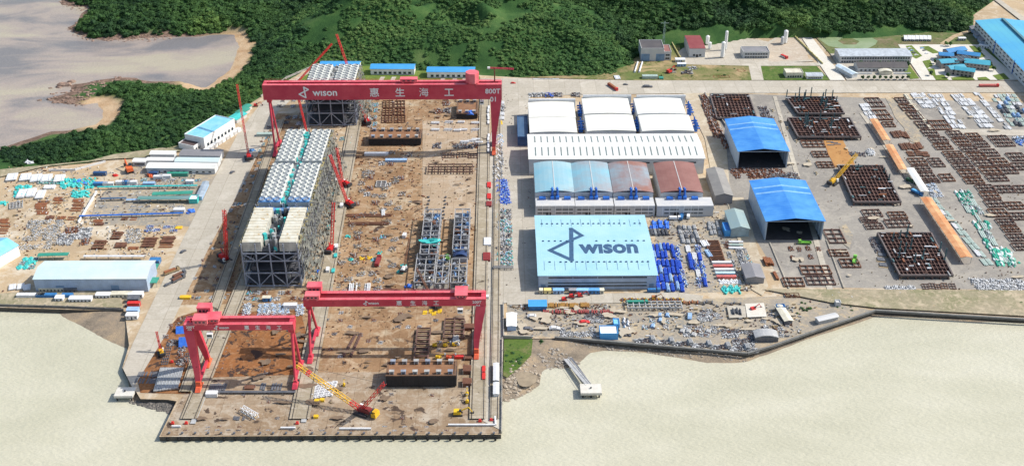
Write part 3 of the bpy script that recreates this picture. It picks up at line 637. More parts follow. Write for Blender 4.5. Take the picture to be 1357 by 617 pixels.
# ---- crawler cranes
mCR=M('red crane paint',(.55,.02,.02),.45); mCY=M('yellow crane paint',(.62,.36,.02),.5)
def crawler(label,foot,tip,ztip,cat='crawler crane',body=mCR,boom=mCR,w=1.6,mast=None,jib=None,t=.2,striped=None,name='crawler_crane',sc=1.0):
    """foot = ground point; tip = plan point under the boom head at height ztip"""
    f=Vector(foot); d=Vector((tip[0]-f.x,tip[1]-f.y,0)); rz=math.atan2(d.y,d.x); L=d.length
    o=thing(name,label,cat,f,rz)
    for sg in (-1,1):
        m=MB(); P=[(-4,.5),(-3.3,0),(3.3,0),(4,.5),(4,1.0),(3.3,1.5),(-3.3,1.5),(-4,1.0)]
        vs=[(x*sc,(sg*2.8-.6)*sc,z*sc) for x,z in P]+[(x*sc,(sg*2.8+.6)*sc,z*sc) for x,z in P]
        m.add(vs,[tuple(range(8)),tuple(range(15,7,-1))]+[(i+8,(i+1)%8+8,(i+1)%8,i) for i in range(8)]); link('track',m,mDark,o)
    link('carbody',MB().cb(0,0,.7*sc,3.4*sc,4.3*sc,1.1*sc),mDark,o)
    m=MB(); m.cb(-1.8*sc,0,1.85*sc,7.2*sc,3.2*sc,2.1*sc,tx=.96); m.cb(-3*sc,0,3.96*sc,3*sc,2.6*sc,.5*sc); link('superstructure',m,body,o)
    link('counterweight',MB().cb(-6.2*sc,0,1.5*sc,1.5*sc,4.2*sc,2.3*sc),mDark,o)
    c=link('cab',MB().cb(1.9*sc,-2.2*sc,1.9*sc,2*sc,1.1*sc,2*sc,tx=.85),mWhiteP,o); link('window',MB().cb(2.6*sc,-2.2*sc,2.8*sc,.7*sc,1.16*sc,.8*sc),mGlass,c)
    A=Vector((1.6*sc,0,2.4*sc)); B=Vector((L,0,ztip)); n=max(8,int((B-A).length/(w*1.15)))
    if striped:
        k=0; segs=striped
        for a_,b_,mt in segs: link('boom_section',MB().lattice(A.lerp(B,a_),A.lerp(B,b_),w,max(3,int(n*(b_-a_))),t,up=(0,1,0)),mt,o)
    else: link('boom',MB().lattice(A,B,w,n,t,up=(0,1,0)),boom,o)
    mh=Vector((-5*sc,0,7*sc)) if mast is None else Vector(mast)
    link('mast',MB().bar((.2*sc,.8,3*sc),mh,.3*sc).bar((.2*sc,-.8,3*sc),mh,.3*sc),boom,o)
    r=MB(); r.bar(mh,B,.09); r.bar(mh,(-5.5*sc,0,3.6*sc),.12); link('pendant',r,mDark,o)
    if jib:
        J=Vector(jib); link('jib',MB().lattice(B,J,w*.75,max(5,int((J-B).length/1.3)),t*.8,up=(0,1,0)),boom,o)
    hk=MB(); e=Vector(jib) if jib else B; hl=min(e.z*.5,14); hk.bar(e,(e.x,0,e.z-hl),.07); hk.cb(e.x,0,e.z-hl-1.2,.7,.7,1.2); link('hook',hk,mDark,o)
    return o
def pt(px,py,z): v=G(px,py,z); return (v.x,v.y)
LB=M('lattice blue grey',(.2,.25,.28),.5)
# west of the modules: foot on ground, head placed where its height carries it
crawler('red lattice crane standing in the shadow west of the modules',G(299,346),pt(297,278,42),42,w=1.7,jib=None,mast=(-4,0,9))
crawler('red luffing crane with long raised boom beside the west road',G(330,210),pt(314,112,44),44,w=1.3,mast=(-5,0,10))
crawler('red crane with kinked boom beside the near module scaffold',G(439,332),pt(442,268,30),30,w=1.7,mast=(-4,0,9))
crawler('red crane leaning its boom over the upper module from the runway',G(462,272),pt(437,205,34),34,w=1.5,mast=(-5,0,9))
crawler('red crane between scaffold and runway with low boom',G(456,246),pt(446,196,30),30,w=1.5,mast=(-5,0,8),body=mCR)
crawler('red crane behind the module with boom rising above the forest edge',G(486,163),pt(446,46,48),48,w=1.5,mast=(-5,0,9))
crawler('red crane with a faint slanting boom in front of the far module',G(412,196),pt(395,128,40),40,w=1.2,mast=(-4,0,8))
crawler('red crane whose boom crosses beside the hill behind the far module',G(384,122),pt(440,58,34),34,w=1.1,mast=(-4,0,7))
# big yellow and red crawler on the quay
def big_crawler():
    o=crawler('large crawler crane with long yellow lattice boom near the quay edge',G(481,547),pt(393,483,20),20,body=M('dark red machinery',(.2,.03,.03)),w=2.0,t=.22,name='crawler_crane',sc=1.05,mast=(-15,0,25),
      striped=[(0,.16,mCR),(.16,.78,mCY),(.78,.84,mCR),(.84,1,mCY)])
    link('derrick_mast',MB().lattice((0,0,3.4),(-15,0,25),1.9,13,.22,up=(0,1,0)),mCR,o)
    link('counterweight_tray',MB().cb(-8,0,1.0,3,4.6,2.6,tx=.9).cb(-8,0,3.61,2,3.4,1.0),mCY,o)
big_crawler()
crawler('yellow crane parked beside the big grid frame in the east yard',G(1104,243),pt(1134,215,6),13,cat='crawler crane',body=mCY,boom=mCY,w=1.8,t=.2,mast=(-5,0,7))
crawler('small mobile crane with red boom near the west quay corner',G(214,468),pt(209,448,8),13,body=mCY,boom=mCR,w=1.0,t=.16,mast=(-3,0,4),sc=.7)
crawler('dark lattice crane in the middle of the slab, boom lowered west',G(577,405),pt(553,373,4),14,body=mWhiteP,boom=mRust2,w=1.0,t=.14,mast=(-3,0,6),sc=.8)
crawler('thin dark crane standing on the slab west of the hull blocks',G(535,358),pt(543,328,8),15,body=mWhiteP,boom=mRust2,w=.9,t=.13,mast=(-3,0,5),sc=.7)
crawler('green mobile crane between the twin hull blocks',G(593,345),pt(595,340,10),9,body=M('lime green paint',(.2,.5,.08),.4),boom=MATS['lime green paint'],w=.9,t=.3,mast=(-3,0,4),sc=.7)
# ================================================================ BUILDINGS
mWall=M('white cladding',(.6,.62,.63),.55,amt=.06,rib=(0,.9,.12))
mWallY=M('white side cladding',(.6,.62,.63),.55,amt=.06,rib=(1,.9,.12))
mWallB=M('blue grey cladding',(.36,.45,.58),.5,amt=.1,rib=(0,1.2,.15))
mRoofW=M('white sheet roof',(.74,.75,.73),.5,(.64,.64,.6),.06,rib=(0,1.5,.14),spot=((.5,.48,.42),.12,.68))
mRoofWx=M('white sheet roof lengthwise',(.74,.74,.69),.5,(.65,.64,.57),.05,rib=(1,1.5,.08))
mRoofB=M('bright blue sheet roof',(.03,.2,.6),.42,(.075,.3,.68),.06,rib=(1,3.2,.22),spot=((.12,.34,.66),.1,.66))
mRoofBx=M('bright blue sheet roof lengthwise',(.05,.3,.66),.42,(.08,.36,.7),.05,rib=(0,1.2,.14))
mRoofL=M('light blue sheet roof',(.3,.54,.65),.45,(.37,.6,.68),.05,rib=(0,1.5,.1),spot=((.27,.46,.55),.16,.67))
mRoofP=M('pale blue white roof',(.5,.63,.66),.5,(.62,.66,.6),.03,rib=(0,1.0,.08))
mRoofT=M('teal blue roof',(.1,.42,.56),.45,(.05,.32,.6),.012,rib=(1,6,.12))
mRoofR=M('faded rust roof',(.23,.1,.085),.7,(.27,.13,.11),.08,rib=(0,1.2,.15))
mRoofM=M('blue roof fading to rust',(.25,.33,.38),.6,(.27,.13,.1),.03,rib=(0,1.2,.12))
mRoofM2=M('weathered blue roof',(.2,.42,.52),.6,(.3,.45,.5),.035,rib=(0,1.2,.12),spot=((.3,.2,.17),.022,.6))
mRoofG=M('grey sheet roof',(.2,.2,.21),.6,(.26,.25,.26),.07,rib=(0,1.1,.15))
mRoofD=M('dark bitumen roof',(.07,.065,.07),.8,(.1,.09,.09),.1)
mRoofGr=M('grey green roof',(.25,.36,.38),.5,(.3,.38,.36),.06,rib=(0,1.1,.15))
mPlas=M('pale render wall',(.48,.49,.5),.8,(.56,.55,.53),.12)
mDoorB=M('blue shutter door',(.16,.26,.4),.5,rib=(2,.6,.2))
mBlueP=M('blue duct paint',(.02,.13,.5),.4)
mCream=M('cream panel',(.62,.58,.46),.6)
mTeal=M('teal tarpaulin',(.03,.42,.4),.5,(.08,.55,.52),.6)
mGreen=M('green sheet',(.03,.24,.17),.5,(.05,.3,.22),.2,rib=(0,1,.15))
def hp(x0,x1,yf,yb,z=0):
    X0,X1,Y0,Y1=rect(x0,x1,yf,yb,z); return ((X0+X1)/2,(Y0+Y1)/2,X1-X0,Y1-Y0)
def house(name,label,cat,fp,h,roof='x',rh=2.0,wall=None,rmat=None,rz=0,wins=(),doors=(),group=None,ov=.5,z0=0,open_front=False,wl=None):
    """fp=(cx,cy,lx,ly). wins: rows (z,height,width,count[,x0,x1]) on the seaward wall; doors (x,width,height,material)"""
    cx,cy,lx,ly=fp; t=thing(name,label,cat,(cx,cy,z0),rz,group); wall=wall or mWall; X,Y=lx/2,ly/2
    m=MB()
    if open_front:
        m.box(-X,-X+.3,-Y,Y,0,h); m.box(X-.3,X,-Y,Y,0,h); m.box(-X+.3,X-.3,Y-.3,Y,0,h)
        n=int(ly/7)
        for i in range(n+1):
            y=-Y+.4+(ly-.8)*i/n; m.box(-X+.31,-X+.8,y-.2,y+.2,0,h); m.box(X-.8,X-.31,y-.2,y+.2,0,h)
            m.bar((-X+.4,y,h),(0,y,h+rh-.4),.35,.5); m.bar((0,y,h+rh-.4),(X-.4,y,h),.35,.5)
        m.box(-X+.3,X-.3,-Y+.02,-Y+.3,h-.5,h)
    else:
        m.box(-X,X,-Y,Y,0,h)
        if roof in('x','y'): m.tri_prism(-X,X,-Y,Y,h+.001,rh,roof)
    link('wall',m,wall,t)
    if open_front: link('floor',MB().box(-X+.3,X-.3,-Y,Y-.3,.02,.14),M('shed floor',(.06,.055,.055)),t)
    m=MB()
    if roof in('x','y'): m.gable(-X,X,-Y,Y,h+.02,rh,roof,th=.25,ov=ov)
    elif roof=='flat':
        m.box(-X+.3,X-.3,-Y+.3,Y-.3,h+.01,h+.15)
    elif roof=='arc':   # shallow vault across x
        n=8; vs=[]
        for i in range(n+1):
            u=-1+2*i/n; z=h+.05+rh*(1-u*u)
            for y in (-Y-.2,Y+.2): vs+= [(u*(X+.1),y,z),(u*(X+.1),y,z-.6)]
        fs=[]
        for i in range(n):
            a=4*i; fs+=[(a,a+4,a+6,a+2),(a,a+1,a+5,a+4),(a+2,a+6,a+7,a+3)]
        m.add(vs,fs); m.box(-X,X,-Y,Y,h+.02,h+.04)
    rf=link('roof',m,rmat or mRoofW,t)
    if roof=='flat':
        p=MB()
        for a in ((-X,X,-Y-.02,-Y+.3),(-X,X,Y-.3,Y+.02),(-X-.02,-X+.3,-Y+.3,Y-.3),(X-.3,X+.02,-Y+.3,Y-.3)): p.box(*a,h+.002,h+.7)
        link('parapet',p,wall,rf)
    for row in wins:
        z,wh,ww,n=row[:4]; xa,xb=(row[4],row[5]) if len(row)>4 else (-X+ww*.8,X-ww*.8)
        me=MB().box(-ww/2,ww/2,-.07,.05,0,wh).mesh('window',mGlass)
        for i in range(n):
            link('window',me,None,t,(xa+(xb-xa)*(i+.5)/n,-Y,z))
    for (x,dw,dh,dm) in doors: link('door',MB().box(-dw/2,dw/2,-.09,.05,0,dh),dm,t,(x,-Y,.02))
    return t
# --- hall with the emblem on its roof
X0,X1,Y0,Y1=rect(714,870.5,364.5,286,10.6); fp=((X0+X1)/2,(Y0+Y1)/2,X1-X0,Y1-Y0)
LH=house('workshop_hall','light blue roofed hall with large dark emblem and lettering on its roof','hall',fp,10.6,'x',1.6,mWallB,mRoofL,wins=[(2.2,1.0,7,9,-fp[2]/2+6,fp[2]/2-6),(.4+4.2,.8,7,9,-fp[2]/2+6,fp[2]/2-6),(8.4,1.0,15.5,4,-fp[2]/2+6,fp[2]/2-6)],doors=[(-fp[2]/2+3,3,4,mDoorB),(fp[2]/2-3,3,4,mDoorB)],ov=.8)
mInk=M('dark navy roof paint',(.035,.09,.18),.6)
def on_roof(me,px,py,name,sy=1.0,flip=False):
    p=G(px,py,11.6); o=link(name,me,None,LH); 
    slope=math.atan2(1.6,fp[3]/2); yl=p.y-fp[1]; up=yl<0
    return o,p,slope,yl
def roof_pt(x,y): # local -> z on the roof
    return 10.6+.02+.25+1.6*(1-abs(y)/(fp[3]/2+.8))+.0
def drape(me,cx,cy,name):
    """lay a flat sign onto the two roof slopes"""
    import bmesh
    bm=bmesh.new(); bm.from_mesh(me); bmesh.ops.translate(bm,verts=bm.verts,vec=(cx-fp[0],cy-fp[1],0))
    bmesh.ops.bisect_plane(bm,geom=bm.verts[:]+bm.edges[:]+bm.faces[:],plane_co=(0,0,0),plane_no=(0,1,0))
    for v in bm.verts: v.co.z=v.co.z+roof_pt(v.co.x,v.co.y)+.12
    bm.to_mesh(me); bm.free(); 
    if not me.materials: me.materials.append(mInk)
    return link(name,me,None,LH)
g=G(748,322,11.8); lg=logo_mb(1,plane='xy',w=.085,t=.03)
P=[G(757,303,11.8),G(771,312.5,11.8),G(729,332,11.8),G(757.5,344,11.8)]
mb=MB(); kk=0
for i in range(4):
    a=P[i].xy;b=P[(i+1)%4].xy; d=(b-a).normalized(); n=Vector((-d.y,d.x))*1.35; a=a-d*1.3;b=b+d*1.3; kk+=.01
    q=[a+n,b+n,b-n,a-n]; 
    # split long strokes so that they follow the ridge
    mb.poly([(p.x,p.y) for p in q],0,.04+kk)
drape(mb.mesh('emblem',mInk),fp[0]-fp[0]+fp[0],fp[1],'emblem') if 0 else None
mb.v=[(x-fp[0],y-fp[1],z) for x,y,z in mb.v]; drape(mb.mesh('emblem',mInk),fp[0],fp[1],'emblem')
tw=text_mesh('wıson',10,.04,bold=.035,plane='xy'); bb=[v.co for v in tw.vertices]; wx=max(v.x for v in bb)-min(v.x for v in bb); hy=max(v.y for v in bb)-min(v.y for v in bb); y0_=min(v.y for v in bb); xc_=(max(v.x for v in bb)+min(v.x for v in bb))/2
A_=G(768,336.5,11.5);B_=G(846.5,336.5,11.5);C_=G(806,324.5,11.6)
tw.transform(Matrix.Translation((-xc_,-y0_,0))); tw.transform(Matrix.Diagonal(((B_.x-A_.x)/wx,(C_.y-A_.y)/hy,1,1)))
drape(tw,(A_.x+B_.x)/2,A_.y,'lettering')
vm=MB().cb(0,0,0,1.5,.9,.5,tx=.7).mesh('roof_vent',mInk); sm_=MB().box(-.13,.13,-5.2,5.2,0,.1).mesh('roof_seam',M('grey seam',(.2,.34,.42),.6))
for ry,n in ((.68,20),(-.62,20),(.03,18)):
    for i in range(n):
        if ry==.03 and 5<i<9: continue
        x=-fp[2]/2+4+(fp[2]-8)*i/(n-1); y=ry*fp[3]/2
        if rnd.random()<.85: link('roof_vent',vm,None,LH,(x,y,roof_pt(x,y)+.01))
for ry in (.72,-.72):
    for i in range(11):
        x=-fp[2]/2+4+(fp[2]-8)*i/10; y=ry*fp[3]/2
        o=link('roof_seam',sm_,None,LH,(x,y,roof_pt(x,y)+.06)); o.rotation_euler=(R(-2.3)*(1 if ry>0 else -1),0,0)
# --- long white hall with skylight strips
X0,X1,Y0,Y1=rect(701.5,934,208,176,14.5); f2=((X0+X1)/2,(Y0+Y1)/2,X1-X0,Y1-Y0)
t=house('workshop_hall','long white hall with two rows of narrow skylight strips across its roof','hall',f2,13,'x',1.8,mWall,mRoofW,ov=.8,wins=[(9,1.2,6,14)])
me=MB().box(-.45,.45,-f2[3]*.15,f2[3]*.15,0,.12).mesh('skylight',M('grey skylight sheet',(.16,.2,.19),.3))
for s in (-1,1):
    for i in range(26):
        o=link('skylight',me,None,t,(-f2[2]/2+5+(f2[2]-10)*i/25,s*f2[3]*.25,13+.3+1.8*.5)); o.rotation_euler=(-s*math.atan2(1.8,f2[3]/2),0,0)
# --- six white vaulted halls behind it
def vault(lbl,x0,x1,yf,yb,z=12.5,mat=None):
    return house('paint_hall',lbl,'hall',hp(x0,x1,yf,yb,z),z-.4,'arc',.95,mWall,mat or mRoofWx,group='white vaulted halls behind the long white hall',doors=[])
vault('white vaulted hall in the west pair, the one touching the long white hall',702,765,175,156)
vault('white vaulted hall in the west pair, the one nearer the north road',701,763,155.4,134)
vault('white vaulted hall in the middle pair, the one touching the long white hall',778,843,173,152)
vault('white vaulted hall in the middle pair, the one nearer the north road',774,837,150.5,129)
vault('white vaulted hall in the east pair, the one touching the long white hall',851,920,173,152)
vault('white vaulted hall in the east pair with rust streaks by the north road',845,909,150.5,129,mat=M('rust streaked white roof',(.74,.75,.73),.5,(.66,.66,.62),.05,rib=(1,1.5,.08),spot=((.55,.38,.2),.06,.66)))
# end walls of the vaulted halls
for x0,x1,y in ((700.5,762.5,133),(772.5,836.5,128),(843.5,908.5,128)):
    X0,X1,Y0,Y1=rect(x0,x1,y,y-1.5,13.5); solo('parapet_wall',MB().box(X0,X1,Y0,Y0+1.4,0,14.6).box(X0,X1,Y0-.6,Y0-.01,13.4,14.0),mWall,{700.5:'white parapet wall closing the west pair of vaulted halls to the north',772.5:'white parapet wall closing the middle pair of vaulted halls to the north',843.5:'white parapet wall closing the east pair of vaulted halls to the north'}[x0],'wall')
def ducts(lbl,px,py,z,n,w=6,L=10):
    p=G(px,py,z); t=thing('dust_extractor',lbl,'duct',(p.x,p.y,0),0,'blue dust extractors in the gaps between halls')
    m=MB(); m.cb(0,0,0,w*.7,3,z*.6); link('filter_box',m,mBlueP,t)
    for i in range(n):
        y=-L/2+L*i/max(1,n-1) if n>1 else 0
        q=MB(); q.cyl((-w/2,y,z*.75),(w/2,y,z*.75),.7,8); q.cyl((0,y,z*.5),(0,y,z+1.5),.6,8); link('duct',q,mBlueP,t)
for k,(px,py,lb) in enumerate([(769,142,'west gap, north end'),(770,163,'west gap, south end'),(841,140,'middle gap, north end'),(845,162,'middle gap, south end'),(914,141,'east side, north end'),(922,162,'east side, south end')]):
    ducts('blue ducts of the white vaulted halls, '+lb,px,py,8,4,5,15)
# --- old hall of four bays
bays=[(709.5,761,'pale blue roofed bay at the west end of the old four bay hall',mRoofM2),(761.5,812,'blue bay with pinkish fading, second in the old four bay hall',M('blue roof first rust',(.2,.43,.53),.6,(.3,.3,.32),.02,rib=(0,1.2,.12))),(813,866,'half blue half rusty roofed bay of the old four bay hall',mRoofM),(876,932,'brown rusted roof bay at the east end of the old four bay hall',mRoofR)]
for a,b,lb,mt in bays:
    t=house('old_workshop',lb,'hall',hp(a,b,252.5,214,14),12.6,'arc',1.8,mPlas,mt,group='bays of the old four bay hall',doors=[])
    cx,cy,lx,ly=hp(a,b,252.5,214,14)
    link('ridge_cap',MB().box(-.25,.25,-ly/2,ly/2,14.5,14.62),mPlas,t)
    f=lx
    # lower annex with windows, door and blue duct pair
    an=MB().box(-f/2+.02 if a!=876 else -f/2-4,f/2-.02 if a!=876 else f/2+6,-ly/2-13,-ly/2-.02,0,8.6); an=link('annex',an,mPlas,t)
    wm=MB().box(-1.6,1.6,-.06,.06,0,.9).mesh('window',mGlass)
    for i in range(8):
        for z in (2.2,5.2):
            if i in(3,) : continue
            link('window',wm,None,an,(-f/2+3+(f-6)*i/7,-ly/2-13,z))
    link('door',MB().box(-1.8,1.8,-.08,.06,0,3.4),mDark,an,((-f/2)+f*.33,-ly/2-13,.02))
    for s in (-1,1):
        q=MB(); q.cyl((s*1.8,-ly/2-1.5,9),(s*1.8,-ly/2-1.5,16.5),.75,10); q.cb(s*1.8,-ly/2-2.5,8.65,2.6,3,2.2); q.cyl((s*1.8,-ly/2-1.5,14),(s*1.8,-ly/2+3,15),.6,8); link('duct',q,mBlueP,t)
        q=MB(); q.cb(s*9,-ly/2-3,8.65,5,2.4,1.8,tx=.9); link('fan_unit',q,mBlueP,t)
    r=MB()
    for i in range(6): r.box(-f/2+i*f/6,-f/2+i*f/6+.3,-ly/2-13.15,-ly/2-13.02,0,8.5)
    link('pilasters',r,mWhiteP,an)
# --- two blue open sheds
def shed(lb,a,b,c,d,h):
    """front eave pixels a-b on line c, back line d"""
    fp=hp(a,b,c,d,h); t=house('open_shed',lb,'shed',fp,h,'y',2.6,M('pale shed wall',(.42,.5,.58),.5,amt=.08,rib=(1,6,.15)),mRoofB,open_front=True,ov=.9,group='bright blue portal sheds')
    st=M('pale blue skylight stripe',(.2,.42,.7),.4)
    for k in range(3):
        y=fp[3]*(.3-.14*k)
        for s in(-1,1): link('skylight',MB().add([(0,y-1,h+2.6+.33),(0,y+1,h+2.6+.33),(s*fp[2]/2,y+1,h+.4),(s*fp[2]/2,y-1,h+.4)],[(0,1,2,3) if s<0 else (3,2,1,0)]),st,t) if k<2 else None
    g=MB(); g.box(-fp[2]/2+.3,fp[2]/2-.3,fp[3]*.5-6,fp[3]*.5-5,.2,h*.8); 
    return t
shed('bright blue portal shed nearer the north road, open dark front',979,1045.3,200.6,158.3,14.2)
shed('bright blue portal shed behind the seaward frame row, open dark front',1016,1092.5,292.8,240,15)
# --- big factory at the east edge
a=G(1293,27,13);b=G(1357,93,13); rzf=math.atan2((b-a).y,(b-a).x); L_=(b-a).length*1.6
def factory():
    t=thing('factory_hall','huge teal blue roofed factory hall running out of the east edge','hall',(a.x,a.y,0),rzf)
    W=150
    link('wall',MB().box(0,L_,0,W,0,12.6),mWall,t)
    for k in range(3):
        y0=k*W/3; m=MB(); m.add([(-.6,y0-.6 if k==0 else y0,12.65),(L_+.6,y0-.6 if k==0 else y0,12.65),(L_+.6,y0+W/6,15.2),(-.6,y0+W/6,15.2),(L_+.6,y0+W/3-.02,12.65),(-.6,y0+W/3-.02,12.65)],[(0,1,2,3),(3,2,4,5),(0,3,5),(1,4,2)])
        r=link('roof',m,mRoofT,t)
        q=MB().box(3,L_-3,y0+W/6-1.2,y0+W/6+1.2,15.0,16.8); link('ridge_monitor',q,M('dark teal monitor',(.08,.2,.24),.5),r)
    wm=MB().box(-2.4,2.4,-.07,.05,0,1.1).mesh('window',mGlass)
    for i in range(24):
        for z in (3.0,6.8,10.2): link('window',wm,None,t,(4+(L_-8)*i/23,0,z))
    for x in (L_*.28,L_*.52): link('downpipe',MB().cyl((x,-.4,0),(x,-.4,14),.35,8),mBlueP,t)
factory()
for k,(px,py,lb) in enumerate([(1292,42,'first from the forest'),(1297,50,'second from the forest'),(1303,57,'third from the forest')]):
    p=G(px,py); t=thing('lean_to','low grey blue annex against the teal roofed factory, '+lb,'annex',p,rzf,'grey blue annexes against the factory'); link('wall',MB().cb(0,-1,0,9,7,3.4),mWallB,t); link('roof',MB().gable(-4.5,4.5,-4.5,2.5,3.45,1.2,'x'),mRoofG,t)
# --- office complex, crossing blue roofed wings
def wing(lb,cx,cy,l,w,rz,h=6,mt=None):
    p=G(cx,cy); t=house('office_wing',lb,'building',(p.x,p.y,l,w),h,'x',1.8,M('office wall',(.3,.27,.25),.6,amt=.1),mt or M('office blue roof',(.03,.19,.45),.4,(.05,.26,.5),.1,rib=(0,1,.2)),rz=R(rz),wins=[(1,1.6,1.8,int(l/3.6)),(3.9,1.3,1.8,int(l/3.6))],group='crossing blue roofed office wings')
    return t
mOT=M('office teal roof',(.04,.29,.42),.4,(.06,.36,.46),.1,rib=(0,1,.2))
wing('blue office wing at the back of the crossing office block, ridge to the northeast',1264,74,21,9,20)
wing('blue office wing on the upper left of the crossing office block',1252,80,13,9,-12)
wing('blue office wing on the upper right of the crossing office block',1282,79,20,9,-22)
wing('teal office wing on the left of the crossing office block',1254,89,17,10,10,mt=mOT)
wing('teal office wing on the right of the crossing office block',1293,90,22,12,-18,mt=mOT)
wing('teal office wing at the front left of the crossing office block',1265,97,16,9,15,mt=mOT)
wing('teal office wing at the front right of the crossing office block',1277,100,17,9,-22,mt=mOT)
p=G(1272,87); t=thing('glass_link','dark glass link hall in the middle of the crossing office block','building',p,R(10)); link('glazing',MB().cb(0,0,0,17,12,7.4),mGlass,t)
for i in range(5): link('frame',MB().box(-8.6+i*4.2,-8.3+i*4.2,-6.1,6.1,7.42,7.7),mSteel,t)
# --- other northern buildings
house('dormitory_block','long two storey building with grey roof beside the pond','building',hp(1112,1207,84,74),7,'x',1.6,mPlas,M('light grey roof',(.42,.46,.5),.5,rib=(0,1,.12)),wins=[(.9,1.7,1.7,27),(4.2,1.7,1.7,27)],doors=[(0,2,2.4,mDark)])
p=G(1121,98); house('storage_building','narrow pale blue roofed building standing end-on to the north road','building',(p.x,p.y,6,24),4,'y',1.2,mWall,M('pale ice roof',(.55,.65,.72),.5),rz=R(24))
for k,(px,py,l,w,lb) in enumerate([(1152,92,26,14,'west wing'),(1182,92,24,14,'east wing')]):
    p=G(px,py); house('canteen_building','dark hipped roof canteen building north of the road, '+lb,'building',(p.x,p.y,l,w),4.4,'x',2.8,mPlas,mRoofD,wins=[(1.2,1.6,1.8,6)])
house('canteen_porch','cream arched porch between the dark roofed canteen wings','porch',hp(1165,1182,100,97),3.6,'arc',1.2,mCream,mCream)
for a,b,lb in ((1136,1156,'low white wall left of the canteen porch'),(1184,1207,'low white wall right of the canteen porch')):
    f=hp(a,b,100,98.5); t=thing('garden_wall',lb,'wall',(f[0],f[1],0)); link('panel',MB().cb(0,0,0,f[2],.5,2),mWhiteP,t); link('coping',MB().cb(0,0,2.001,f[2]+.3,.8,.2),mPlas,t)
house('site_office','white flat roofed building with dark front in the grass by the road','building',hp(1041,1064,104,98),5,'flat',1,mCream,mCream,wins=[(1,1.8,1.6,6)])
house('site_office','white cabin building with window row east of the flat roofed building','building',hp(1069,1090,105.5,101),3.4,'x',1,mWhiteP,M('light grey roof'),wins=[(1,1.2,1.4,7)])
t=house('power_house','grey substation building with two blue shutter doors near the forest','building',hp(849,879,81.5,70),12.5,'flat',1,mPlas,mRoofD,doors=[(-6.5,8,7.5,mDoorB),(7.5,8,7.5,mDoorB)])
house('power_house','low grey annex east of the substation with blue shutter doors','building',hp(879.5,889,80.5,71),8.5,'flat',1,mPlas,mRoofR,wins=[(1.5,1.6,1.8,2),(4.8,1.6,1.8,2)])
t=house('compressor_building','tall grey building with dark red roof near the forest edge','building',hp(913,934,76.5,59),9,'x',1,mPlas,M('dark red roof',(.2,.035,.04),.7,(.25,.06,.06),.1),wins=[(1.5,2,2.2,2)],doors=[(0,2.2,3.2,mDark)],ov=.1)
house('pump_house','small blue roofed pump house behind the storage tanks','building',hp(941,948,54,49),4.5,'x',.8,mPlas,mRoofB,doors=[(0,1.2,2.2,mDark)])
t=house('service_building','long grey two storey building east of the tall storage tanks','building',hp(984,1019,78,71),6.5,'flat',1,mPlas,mRoofG,wins=[(1,1.4,2,9),(4,1.4,2,9)])
def tank(lb,px,py,r,h,cat='storage tank',mt=None,leg=True):
    p=G(px,py); t=thing('storage_tank',lb,cat,p); m=MB(); m.cyl((0,0,1.5),(0,0,h-r*.5),r,16,cap=False); m.cyl((0,0,h-r*.5),(0,0,h),r,16,r*.35); m.cyl((0,0,.9),(0,0,1.5),r*.5,16,r); link('shell',m,mt or mWhiteP,t)
    for k in range(4): link('leg',MB().cyl((r*.8*cos(k*pi/2+.7),r*.8*sin(k*pi/2+.7),0),(r*.8*cos(k*pi/2+.7),r*.8*sin(k*pi/2+.7),2.2),.2,6),mSteel,t)
    link('ladder',MB().bar((r+.3,-.25,.5),(r+.3,-.25,h),.09).bar((r+.3,.25,.5),(r+.3,.25,h),.09),mSteel,t)
tank('tallest white vertical tank in the gas plant near the forest',961,67,1.4,20)
tank('broad white vertical tank in front of the tallest tank',957,77,1.9,16.5)
tank('short white tank beside the dark red roofed building',937,60,1.8,10)
tank('small white tank just behind the shorter tanks of the gas plant',940,66,1.6,8)
tank('white vertical tank on the concrete pad east of the gas plant',1040,58,2.0,14)
tank('grey vertical tank next to the white tank on the concrete pad',1036,60,1.5,9,mt=mPlas)
# long low houses with blue roofs under the hill
for lb,a_,b_,c_,d_ in (('blue roofed row house under the hill, the middle one, with open lawn before it',491,549,102,91),('blue roofed row house under the hill, the east one behind the gantry',566,629,106,95),('blue roofed row house under the hill, mostly hidden by the far module',424,476,98,88)):
    cx,cy,lx,ly=hp(a_,b_,c_,d_); t=house('row_house',lb,'building',(cx,cy,lx,12),6,'x',1.8,mWhiteP,mRoofBx,rz=R(-1.2),wins=[(1.2,2.2,2.6,8)],group='blue roofed row houses under the hill')
for px in (505,520,532,614,585,601):
    p=G(px,106 if px<560 else 108.2); f=MB().add([(p.x-2,p.y-4,.62),(p.x+2,p.y-4,.62),(p.x+3.2,p.y+6,.62),(p.x-.8,p.y+6,.62)],[(0,1,2,3)]); struct('footpath',f,mConc)
